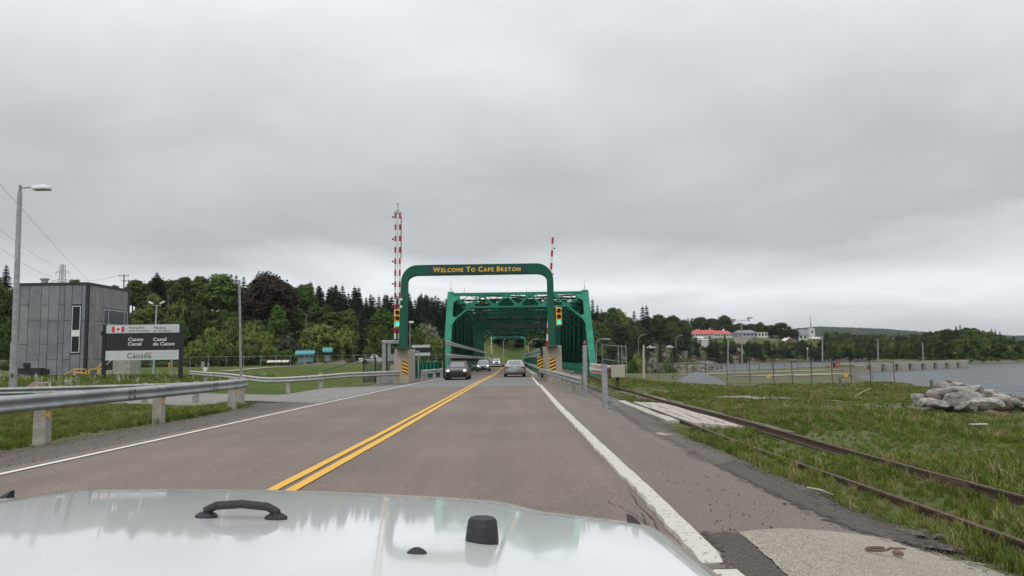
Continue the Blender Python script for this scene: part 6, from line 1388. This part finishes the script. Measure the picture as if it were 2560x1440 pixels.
fill(18, (1700, 2020), (1.9, 2.7), ['dark', 'green'], 'behind the hilltop houses', 'behind the hilltop houses', (8, 11), seed=11)
def far_wood():
    rg = np.random.default_rng(33); pts, rz, sc, ix = [], [], [], []
    n = 1500; px = np.where(rg.random(n) < .8, rg.uniform(2075, 2760, n), rg.uniform(2065, 2760, n)); fb = np.interp(px, HILL[:, 0], HILL[:, 1]); cr = np.interp(px, HILL[:, 0], HILL[:, 2]); y = fb+(cr-fb)*(.06+1.5*rg.random(n)**1.2)
    x = (px-1283)/1930*y; z = H(x, y)
    for k in range(n):
        if z[k] < -1.2: continue
        pts.append((x[k], y[k], z[k]-.4)); rz.append(rg.uniform(0, 6)); edge = (y[k]-fb[k])/(cr[k]-fb[k]); sc.append(rg.uniform(.5, .8)*(.5 if edge < .12 else 1)*float(np.interp(px[k], [2470, 2600], [1, .5]))); ix.append(int(rg.choice([0, 1, 2, 3, 4], p=[.3, .25, .25, .12, .08])))
    # plateau behind the motel and church
    m = 900; px = rg.uniform(1480, 2300, m); y = rg.uniform(560, 1200, m); x = (px-1283)/1930*y; z = H(x, y)
    for k in range(m): pts.append((x[k], y[k], z[k]-3.5)); rz.append(rg.uniform(0, 6)); sc.append(rg.uniform(.5, .8)); ix.append(int(rg.integers(0, 3)))
    P = [proto('wood_tree', KINDS[q][0][0]) for q in ('dark', 'green', 'dark', 'spruce', 'olive')]
    scatter('wood', P, pts, rz, sc, ix, 'dark mixed wood covering the far shore', 'wood')
far_wood()
# ------------------------------------------------------------------ undergrowth, grass, weeds
def blades(seed, n, h, spread, lean, w=.011):
    rg = np.random.default_rng(seed); mb = MB()
    for k in range(n):
        a = rg.uniform(0, 6.28); r = spread*rg.random()**.5; b = Vector((math.cos(a)*r, math.sin(a)*r, 0)); d = rg.uniform(0, 6.28); l = lean*rg.uniform(.3, 1.2); hh = h*rg.uniform(.55, 1.1); ww = w*rg.uniform(.7, 1.3)
        s = Vector((-math.sin(d), math.cos(d), 0))*ww; t = Vector((math.cos(d), math.sin(d), 0))*l*hh
        mb.add([b-s, b+s, b+t*.35+s*.8+Vector((0, 0, hh*.6)), b+t*.35-s*.8+Vector((0, 0, hh*.6)), b+t+Vector((0, 0, hh*(1-.25*l)))], [(0, 1, 2, 3), (3, 2, 4)])
    return mb
GR1 = leaf_mat('grass_green', (.088, .13, .012), (.158, .195, .03), .3, .3, .5); GR2 = leaf_mat('grass_olive', (.135, .14, .03), (.235, .215, .07), .25, .25, .5); STRAW = leaf_mat('dry_straw', (.26, .21, .115), (.38, .32, .19), .2, .2); WEED = leaf_mat('weed_leaf', (.075, .14, .010), (.125, .2, .022), .25, .3, .8)
def weed(seed, n=34, h=.28, s=.045):
    rg = np.random.default_rng(seed); C = np.stack([rg.normal(0, .11, n), rg.normal(0, .11, n), h*rg.uniform(.15, 1, n)], -1); a, b = rand_axes(rg, n, s*rg.uniform(.6, 1.3, n), 1.2); return C, a, b*.55
def flower(seed):
    rg = np.random.default_rng(seed); mb = MB()
    for k in range(5):
        x, y, h = rg.normal(0, .16), rg.normal(0, .16), rg.uniform(.55, .95); mb.beam((x*.4, y*.4, 0), (x, y, h), .012, .012)
        for q in range(8): a = q*.785; mb.lathe([(.03, 0), (.022, .02)], (x+math.cos(a)*.055, y+math.sin(a)*.055, h+rg.uniform(-.01, .02)), 5)
    return mb
PG = [proto('grass_tuft', blades(s, 20, .30, .13, .5).mesh('grass_tuft', GR1, fix=False)) for s in range(3)]
PO = [proto('grass_tuft', blades(10+s, 20, .34, .13, .55).mesh('grass_tuft', GR2, fix=False)) for s in range(2)]
PS = [proto('straw_tuft', blades(20+s, 13, .5, .15, .7, .006).mesh('straw_tuft', STRAW, fix=False)) for s in range(2)]
PW = [proto('weed', quads_mesh('weed', *weed(30+s), WEED)) for s in range(3)]
PF = [proto('flower', flower(40+s).mesh('flower', mat('white_flower', (.62, .62, .52), .8, .1, 5), fix=False)) for s in range(2)]
def field_grass():
    rg = np.random.default_rng(77); N_ = 84000
    y = 3.2+(64)*rg.random(N_)**1.55; x = 2.2+(32)*rg.random(N_)**.9
    edge = np.interp(y, [s[1] for s in SH], [s[0] for s in SH])
    px = x/y*1930+1283; keep = (px < 3300)
    nz = bumps(x*1.9, y*1.7); nz2 = bumps(x*.7+3, y*.6)
    keep &= (x > edge+.30+.22*nz*.5) & (sdist(SEA, x, y) < .5)
    keep &= ~((np.abs(x-XL) < .1) | (np.abs(x-XR) < .12))
    keep &= ~((x > 4.5) & (x < 7.3) & (y > 22.2) & (y < 36.6))
    inslab = (x < 5.0+.0*y) & (y < 5.0); keep &= ~inslab
    keep &= np.hypot((x-gpile.x)/2.2, (y-gpile.y)/1.8) > 1
    bare = nz2 > .62; keep &= ~(bare & (rg.random(N_) < .75)); keep &= ~((y > 30) & (rg.random(N_) < .25))
    for (pa, pb) in (((1560, 978), (1700, 1010)), ((1790, 992), (2110, 1004)), ((1880, 1012), (2160, 1024))):
        a, b = hit(*pa), hit(*pb); e = np.array([b.x-a.x, b.y-a.y]); t = np.clip(((x-a.x)*e[0]+(y-a.y)*e[1])/(e@e), 0, 1); keep &= ~((np.hypot(x-a.x-t*e[0], y-a.y-t*e[1]) < .6) & (rg.random(N_) < .85))
    x, y, nz, nz2 = x[keep], y[keep], nz[keep], nz2[keep]; n = len(x); z = H(x, y)-.04
    ty_ = rg.random(n); btw = (x > XL) & (x < XR)
    idx = np.where(ty_ < .42+.14*nz2, rg.integers(0, 3, n), np.where(ty_ < .80, 3+rg.integers(0, 2, n), np.where(ty_ < .865, 5+rg.integers(0, 2, n), 7+rg.integers(0, 3, n))))
    sc = (.55+.45*rg.random(n))*(1+.25*nz)*np.where(btw | (x < XL), .78, 1.0)*np.where(idx >= 7, 1.0+.3*nz2, 1); sc = np.clip(sc, .25, 1.7)*np.clip(.95-.004*y, .7, 1.0)*np.where(nz2 > .15, .62, 1.0)
    scatter('field_grass', PG+PO+PS+PW, np.stack([x, y, z], -1), rg.uniform(0, 6.28, n), sc, idx, 'tall rough grass and weeds over the field by the railway', 'grass')
field_grass()
def verge_grass():
    rg = np.random.default_rng(78); N_ = 26000; x = rg.uniform(-24, -9.0, N_); y = 6+rg.random(N_)**1.2*38
    nz = bumps(x*2.1, y*1.9); drv = np.interp(x, [-60, -28, -18, -12.5, -9.5, -6.9], [46, 40, 36.4, 32.6, 29.6, 27.5])
    keep = (x < -9.35+.25*nz) & (y < drv-.5) & ((x/y*1930+1283) > -60)
    x, y, nz = x[keep], y[keep], nz[keep]; n = len(x); t = rg.random(n); idx = np.where(t < .42, rg.integers(0, 3, n), np.where(t < .84, 3+rg.integers(0, 2, n), np.where(t < .88, 5+rg.integers(0, 2, n), 7+rg.integers(0, 3, n))))
    scatter('verge_grass', PG+PO+PS+PW, np.stack([x, y, H(x, y)-.03], -1), rg.uniform(0, 6.28, n), (.32+.3*rg.random(n))*(1+.3*nz), idx, 'short mixed grass on the verge behind the near guardrail', 'grass')
    N_ = 24000; x = rg.uniform(-62, -7.4, N_); y = rg.uniform(38, 120, N_); drv2 = np.interp(x, [-60, -28, -18, -13, -9, -6], [56, 50, 46.2, 44.2, 47.5, 50.6])
    keep = (y > drv2+.4) & ((x/y*1930+1283) > -40) & (x < -8.6-.0*y) & ~((x < -41) & (y > 74.5) & (y < 84)); x, y = x[keep], y[keep]; n = len(x)
    scatter('lawn_grass', PG+PO, np.stack([x, y, H(x, y)-.05], -1), rg.uniform(0, 6.28, n), np.clip(.42+.25*rg.random(n), .3, .8)*np.where((x < -22) & (y < 74), 1.2, .42), np.where(rg.random(n) < .75, rg.integers(0, 3, n), 3+rg.integers(0, 2, n)), 'mown grass of the lawn between the driveway and the hill', 'grass')
    N_ = 230; x = rg.normal(-36, 9, N_); y = rg.uniform(52, 72, N_); keep = (bumps(x*2, y*2) > -.2) & (x < -21); x, y = x[keep], y[keep]; n = len(x)
    scatter('wild_flowers', PF, np.stack([x, y, H(x, y)], -1), rg.uniform(0, 6.28, n), rg.uniform(.3, .6, n), rg.integers(0, 2, n), 'white umbel wildflowers in the long grass before the sign', 'flowers')
    # scrub on the hillsides
    N_ = 5200; px = rg.uniform(-100, 1140, N_); fb = np.interp(px, HILL[:, 0], HILL[:, 1]); cr = np.interp(px, HILL[:, 0], HILL[:, 2]); y = fb+(cr-fb)*rg.uniform(.02, .8, N_); x = (px-1283)/1930*y; z = H(x, y)
    px2 = rg.uniform(1480, 2740, 3400); fb = np.interp(px2, HILL[:, 0], HILL[:, 1]); cr = np.interp(px2, HILL[:, 0], HILL[:, 2]); y2 = fb+(cr-fb)*rg.uniform(-.02, .7, 3400); x2 = (px2-1283)/1930*y2; z2 = H(x2, y2)
    X, Y, Z = np.r_[x, x2], np.r_[y, y2], np.r_[z, z2]; k = (bumps(X*1.3, Y*1.1) > -.25) & (Z > -1.6); X, Y, Z = X[k], Y[k], Z[k]; n = len(X)
    scatter('scrub', [proto('scrub_bush', KINDS['bush'][0][0]), proto('scrub_bush', KINDS['darkbush'][0][0]), proto('scrub_bush', KINDS['olivebush'][0][0])], np.stack([X, Y, Z-.1], -1), rg.uniform(0, 6.28, n), rg.uniform(.16, .42, n), rg.choice([0, 1, 2], n, p=[.5, .25, .25]), 'low green scrub and ferns clothing the hillsides', 'scrub')
verge_grass()
# ================================================================== vehicles
TYRE = mat('tyre_rubber', (.015, .015, .016), .85, .1, 9); RIM = mat('alloy_rim', (.4, .41, .42), .35, .05, 5, metal=.7)
HL_ON = mat('headlight_on', (.9, .9, .85), .2, 0, emit=(1, .93, .8), es=2.2); TAIL = mat('tail_lamp_red', (.42, .02, .03), .2, 0, coat=.5); CHROME = mat('chrome', (.55, .56, .58), .18, 0, metal=.9)
PLATE = mat('plate_white', (.55, .56, .58), .5, 0); CARGLASS = mat('car_glass', (.10, .118, .125), .04, 0, spec=.9, coat=.8)  # car glass: grey-blue base colour stands in for reflected sky
def car_paint(name, c, metal=.3): return mat(name, c, .32, .04, 3, metal=metal, coat=.9)
def car(name, label, loc, rz, paint, st, W, lights='front', cat='car', roofbox=None):
    """st: dict with side profile: length L, stations of hood/belt and roof"""
    root = thing(name, label, cat, loc, rz); L = st['L']; hw = W/2; f = L/2
    # lower body: loft of cross-sections along y (front at -f)
    def sec(y, zt, w, zb, tuck=.10, crown=.03):
        r = .10
        return [(-w*.90, y, zb), (-w, y, zb+.16), (-w, y, zt-.24), (-w*.965, y, zt-.08), (-w*.86, y, zt), (-w*.4, y, zt+crown), (w*.4, y, zt+crown), (w*.86, y, zt), (w*.965, y, zt-.08), (w, y, zt-.24), (w, y, zb+.16), (w*.90, y, zb)]
    rings = [sec(f*a, zt, hw*w, zb, crown=.025) for a, zt, w, zb in st['body']]
    part('body', MB().loft(rings), paint, root, smooth=35)
    # cabin: tapering rings from belt to roof
    y0, y1, r0, r1, zb, zr, wb, wr = st['cab']
    def ring(t, grow=0.0):
        a = y0+(r0-y0)*t; b = y1+(r1-y1)*t; w = wb+(wr-wb)*t+grow; z = zb+(zr-zb)*t; q = .22
        return [(-w*.8, a-grow, z), (w*.8, a-grow, z), (w, a+q*(1-t*.3), z), (w, b-q*(1-t*.3), z), (w*.8, b+grow, z), (-w*.8, b+grow, z), (-w, b-q*(1-t*.3), z), (-w, a+q*(1-t*.3), z)]
    rr = [ring(0), ring(.5), ring(.9)]
    last = ring(.97); top = [(x*.93, y*.96+(y0+y1)*.02, z+.03) for x, y, z in ring(1.0)]
    part('cabin', MB().loft(rr+[last, top]), paint, root, smooth=35)
    def pane(i, j, t0=.10, t1=.86, inset=.06, nm='window'):
        A, B, g = ring(t0, .008), ring(t1, .008), inset
        a, b, c, d = Vector(A[i]), Vector(A[j]), Vector(B[j]), Vector(B[i]); e = (b-a).normalized()*g; e2 = (c-d).normalized()*g
        nrm = (b-a).cross(d-a).normalized(); cen = Vector((0, (y0+y1)/2, (zb+zr)/2)); nrm = nrm if nrm.dot((a+c)/2-cen) > 0 else -nrm
        v = [a+e, b-e, c-e2, d+e2]; part(nm, MB().add([p+nrm*.004 for p in v]+[p-nrm*.02 for p in v], [(0, 1, 2, 3), (7, 6, 5, 4), (0, 1, 5, 4), (1, 2, 6, 5), (2, 3, 7, 6), (3, 0, 4, 7)]), CARGLASS, root)
    pane(0, 1, nm='windscreen'); pane(4, 5, nm='rear_window'); pane(2, 3, nm='side_window', inset=.05); pane(6, 7, nm='side_window', inset=.05)
    part('pillar', MB().box((wb*.97, (y0+y1)/2+.1, (zb+zr)/2), (.06, .09, (zr-zb)*.9)).box((-wb*.97, (y0+y1)/2+.1, (zb+zr)/2), (.06, .09, (zr-zb)*.9)), BLACK, root)
    R = st.get('R', .325)
    for sx in (-1, 1):
        for yy in st['axles']:
            def disc(r, w, z=0): return MB().lathe([(r*.62, -w/2), (r*.94, -w/2), (r, -w/2+.03), (r, w/2-.03), (r*.94, w/2), (r*.62, w/2)], n=22).xf(Matrix.Translation((sx*(hw-.12), yy, R)) @ Matrix.Rotation(PI/2, 4, 'Y'))
            wv = part('wheel', disc(R, .22), TYRE, root, smooth=30)
            mb = MB().lathe([(.001, -.1), (R*.62, -.1), (R*.66, .09), (.001, .075)], n=18).xf(Matrix.Translation((sx*(hw-.12), yy, R)) @ Matrix.Rotation(sx*PI/2, 4, 'Y')); part('rim', mb, RIM, wv, smooth=30)
            part('wheel_arch', MB().lathe([(R*1.13, -.12), (R*1.13, .12), (R*.7, .12), (R*.7, -.12)], n=20).xf(Matrix.Translation((sx*(hw-.11), yy, R+.02)) @ Matrix.Rotation(PI/2, 4, 'Y')), BLACK, wv)
    for sx in (-1, 1): part('mirror', MB().loft([[(sx*(hw+.02), y0+.28+a, st['cab'][4]+.03+b) for a, b in ((-.06, 0), (.06, 0), (.06, .12), (-.06, .14))], [(sx*(hw+.2), y0+.34+a, st['cab'][4]+.03+b) for a, b in ((-.05, .0), (.05, .0), (.05, .13), (-.05, .13))]]), st.get('mirror', BLACK), root)
    zf = st['zf']
    fr = -f
    hl = HL_ON if lights == 'front' else mat('headlight_off', (.5, .52, .54), .15, 0, coat=.8)
    for sx in (-1, 1):
        e = part('headlight', MB().loft([[(sx*hw*a, fr+yy, z) for a, z in ((.52, zf-.05), (.93, zf-.02), (.93, zf+.10), (.52, zf+.05))] for yy in (st['hy'], st['hy']+.25)]), mat('lamp_cover', (.42, .43, .45), .1, 0, coat=.9), root)
        part('bulb', MB().lathe([(.001, -.02), (.085, 0), (.085, .04)], n=14).xf(Matrix.Translation((sx*hw*.70, fr+st['hy']-.012, zf+.025)) @ Matrix.Rotation(PI/2, 4, 'X')), hl, e)
        part('tail_lamp', MB().loft([[(sx*hw*a, f-st['ty']-yy, z) for a, z in ((.56, st['zt']-.05), (.96, st['zt']-.09), (.96, st['zt']+.09), (.6, st['zt']+.07))] for yy in (-.065, .28)]), TAIL, root)
    part('grille', MB().box((0, fr+st['gy'], st['zg']), (hw*.95, .1, st['hg'])), BLACK, root)
    part('lower_grille', MB().box((0, fr+st['gy']-.02, .36), (hw*1.15, .1, .15)), BLACK, root)
    part('front_plate', MB().box((0, fr+st['gy']-.06, .52), (.32, .03, .16)), PLATE if lights != 'front' else BLACK, root)
    part('rear_plate', MB().box((0, f-.005, st['zp']), (.34, .05, .17)), PLATE, root)
    part('rear_bumper', MB().box((0, f-.08, .30), (hw*1.75, .2, .14)), BLACK, root)
    part('front_splitter', MB().box((0, fr+.12, .24), (hw*1.75, .2, .10)), BLACK, root)
    return root
SEDAN = dict(L=4.6, body=[(-1.0, .62, .80, .30), (-.97, .70, .90, .24), (-.86, .80, .98, .2), (-.55, .90, 1.0, .2), (-.36, .97, 1.0, .2), (.45, 1.0, 1.0, .2), (.66, 1.03, .99, .2), (.9, 1.02, .96, .22), (.985, .94, .90, .27), (1.0, .70, .86, .32)],
             cab=(-1.02, 1.62, -.18, .80, .94, 1.44, .82, .62), axles=(-1.36, 1.32), zf=.70, hy=.10, zt=.82, ty=.04, gy=.02, zg=.64, hg=.09, zp=.80)
HATCH = dict(L=4.3, body=[(-1.0, .62, .80, .30), (-.96, .74, .9, .24), (-.84, .86, .98, .2), (-.5, .98, 1.0, .2), (-.34, 1.03, 1.0, .2), (.45, 1.05, 1.0, .2), (.9, 1.06, .97, .22), (.985, 1.0, .9, .27), (1.0, .74, .86, .32)],
             cab=(-1.05, 2.0, -.15, 1.35, .99, 1.50, .81, .62), axles=(-1.3, 1.25), zf=.74, hy=.10, zt=.95, ty=.03, gy=.02, zg=.66, hg=.06, zp=.8)
PICK = dict(L=5.4, body=[(-1.0, .80, .9, .42), (-.98, 1.0, .97, .36), (-.9, 1.08, 1.0, .34), (-.42, 1.14, 1.0, .34), (-.30, 1.16, 1.0, .34), (.18, 1.16, 1.0, .34), (.2, 1.14, 1.0, .34), (.985, 1.13, 1.0, .36), (1.0, 1.1, .97, .4)],
            cab=(-.95, .62, -.35, .35, 1.1, 1.76, .86, .70), axles=(-1.75, 1.65), R=.39, zf=.92, hy=.06, zt=.95, ty=.02, gy=.01, zg=.86, hg=.26, zp=.7)
mar = mat('maroon_car_paint', (.034, .013, .014), .35, .04, 3, metal=.2, coat=.45); sil = car_paint('silver_car_paint', (.34, .35, .37), .5); sil2 = car_paint('pale_silver_paint', (.42, .44, .47), .4); wht = car_paint('white_car_paint', (.6, .6, .59), 0)
car('sedan', 'dark maroon sedan with headlights on, oncoming in the left lane', gp(1146, 949), .0, mar, SEDAN, 1.80)
c2 = car('hatchback', 'silver hatchback with headlights on, oncoming behind the maroon sedan', gp(1209, 928.2), .0, sil2, HATCH, 1.78)
car('sedan', 'silver sedan with red tail lamps driving away onto the bridge', gp(1287.5, 943)+Vector((0, 2.3, 0)), PI, sil, SEDAN, 1.86, 'rear')
pk = car('pickup_truck', 'white pickup truck with headlights on, far back on the bridge', gp(1241.5, 914.5)+Vector((0, 2.7, 0)), .0, wht, PICK, 1.95, cat='pickup truck')
p = col_at(936, 142); car('pickup_truck', 'parked white pickup truck beyond the lawn fence', p+Vector((0, 0, .05)), PI/2+.25, wht, PICK, 1.9, 'off', cat='pickup truck')
for px, py, y, k, lab in ((1676, 871.5, 372, 0, 'small white car on the far road right of the rock cut'), (1625, 873, 366, 1, 'white vehicle half hidden by spruces on the far road')):
    q = col_at(px, y, .3); q.z = at(px, py, y).z; car('car', lab, q, PI/2+.5, wht, HATCH if k == 0 else PICK, 1.9, 'off')
q = at(1945, 862, 466); car('car', 'white car parked left of the red brick house', Vector((q.x, 466, q.z-.6)), PI/2, wht, HATCH, 1.9, 'off')
# ------------------------------------------------------------------ own vehicle: bonnet seen from the passenger seat
def own_vehicle():
    root = thing('own_vehicle', 'white glossy bonnet of the vehicle the picture is taken from', 'vehicle', (-.5373, 0, 0), 0)
    YAW, RL = -.0428, .0355
    root.rotation_euler = (0, RL, YAW)
    WP = mat('white_bonnet_paint', (.80, .81, .80), .22, .0, 3, coat=1.0)
    nu, nv = 61, 60
    def surf(u, v):
        """u across -1..1, v along 0 (rear) .. 1 (over the nose)"""
        x = u*.8097*(1-.07*v**2)
        yf = 1.6133-.2086*abs(u)**3.0235-.03*u*u
        y = -.15+(yf+.15)*min(v/.86, 1.0)
        z = 1.33-.0667*max(0, y-.2)-.018*u*u
        e = max(0, v-.80)/.20                                   # nose roll-off
        z -= .2759*e**2.3; y += .055*math.sin(min(1, e)*PI/2)
        s = max(0, abs(u)-.85)/.15                              # shoulder roll-off
        z -= .12*s**2.152
        # raised centre with soft shoulders
        c = .014*(1-smooth01((abs(u)-.50)/.14)); z += float(c)*(1-e)
        return (x, y, z)
    P = np.array([[surf(-1+2*i/(nu-1), j/(nv-1)) for j in range(nv)] for i in range(nu)])
    hood = link('bonnet', grid_mesh('bonnet', P, WP), root)
    # grille panel and wings so that the bonnet rests on a body
    mb = MB(); mb.prism([(-.69, .62), (.69, .62), (.69, .98), (.62, 1.0), (-.62, 1.0), (-.69, .98)], 1.42, 1.66); part('grille_panel', mb, WP, root)
    for k in range(7): part('grille_slot', MB().box((-.36+.12*k, 1.665, .82), (.065, .02, .26)), BLACK, root)
    for s in (-1, 1):
        part('wing', MB().loft([[(s*.70, y, 1.0), (s*.98, y, .98), (s*.98, y, .90), (s*.70, y, .88)] for y in (-.1, .5, 1.1, 1.55)]), BLACK, root)
        part('wing_panel', MB().box((s*.69, .6, .8), (.04, 1.6, .44)), WP, root)
    part('engine_bay', MB().box((0, .7, .75), (1.3, 1.6, .3)), BLACKM, root)
    part('dashboard_cowl', MB().box((0, -.32, 1.18), (1.4, .3, .16)), BLACKM, root)
    def on(x, y, dz=0.0):
        i = np.argmin(np.hypot(P[..., 0]-x, P[..., 1]-y)); return Vector(P.reshape(-1, 3)[i])+Vector((0, 0, dz))
    R3 = Matrix.Rotation(YAW, 4, 'Z') @ Matrix.Rotation(RL, 4, 'Y')
    Ri = R3.inverted()
    def loc_from_px(px, py, z=1.25):
        p = gp(px, py, z)
        for _ in range(8):
            l = Ri @ (p-Vector((-.5373, 0, 0))); q = on(l.x, l.y); w = R3 @ q+Vector((-.5373, 0, 0)); p = gp(px, py, w.z)
        return Ri @ (p-Vector((-.5373, 0, 0)))
    a, b = loc_from_px(516, 1293), loc_from_px(690, 1297); a.z = on(a.x, a.y).z; b.z = on(b.x, b.y).z
    up = Vector((0, 0, 1)); d = (b-a); hgt = .0165
    RUB = mat('textured_black_rubber', (.016, .017, .02), .55, .15, 60, .3, 200)
    pts = [a+up*.004, a+up*.010, a+d*.05+up*(hgt-.004), a+d*.13+up*hgt, a+d*.5+up*(hgt+.003), a+d*.87+up*hgt, a+d*.95+up*(hgt-.004), b+up*.010, b+up*.004]
    part('footman_loop', MB().tube(pts, [.009, .0062, .0058, .006, .0062, .006, .0058, .0062, .009], 12), RUB, root, smooth=True)
    for q in (a, b): part('loop_foot', MB().lathe([(.0165, -.003), (.016, .003), (.010, .007), (.001, .008)], n=20).xf(Matrix.Translation(q) @ Matrix.Diagonal((1.0, .8, 1, 1))), RUB, root, smooth=True)
    c = loc_from_px(1205, 1351); c.z = on(c.x, c.y).z
    part('rubber_bumper', MB().lathe([(.0215, -.004), (.0215, .003), (.0188, .025), (.016, .029), (.001, .030)], c, 24), RUB, root, smooth=50)
    c = loc_from_px(1042, 1386); c.z = on(c.x, c.y).z
    part('washer_nozzle', MB().lathe([(.0120, -.003), (.0115, .0025), (.008, .0055), (.004, .0075), (.001, .008)], n=18).xf(Matrix.Translation(c) @ Matrix.Diagonal((1, .7, 1, 1))), RUB, root, smooth=True)
    for px, py, s in ((1588, 1312, 1), (18, 1238, -1)):
        c = loc_from_px(px, py, 1.2); mb = MB().loft([[c+Vector((s*x, y, z)) for x, y, z in ring] for ring in ([(-.012, -.028, -.04), (.03, -.028, -.05), (.02, .03, -.05), (-.012, .03, -.04)], [(-.012, -.02, .0), (.02, -.016, -.006), (.014, .02, -.006), (-.012, .022, .0)], [(-.014, .0, .016), (-.004, .004, .014), (-.004, .018, .014), (-.014, .018, .016)])])
        part('bonnet_catch', mb, RUB, root, smooth=50)
own_vehicle()
# ================================================================== air between here and the far shore
def haze():
    m = bpy.data.materials.new('haze'); m.use_nodes = True; nt = m.node_tree; nt.nodes.clear()
    out = nt.nodes.new('ShaderNodeOutputMaterial'); v = nt.nodes.new('ShaderNodeVolumePrincipled'); v.inputs['Color'].default_value = (.86, .91, .96, 1); v.inputs['Density'].default_value = .00007; v.inputs['Anisotropy'].default_value = .1
    nt.links.new(v.outputs[0], out.inputs['Volume'])
    link('haze', MB().box((200, 1420, 95), (7000, 3060, 206)).mesh('haze', m), None, 'thin pale haze lying over the bay', 'haze', None, 'stuff')
haze()
for _o in bpy.data.objects:                                     # tiny joined pieces that nobody could pick apart
    if _o.name.split('.')[0] in ('bolt', 'splice_bolt', 'perforation', 'lacing', 'diagonal_lacing', 'wire_mesh', 'tie_rod', 'serif', 'insulator'): _o['kind'] = 'stuff'
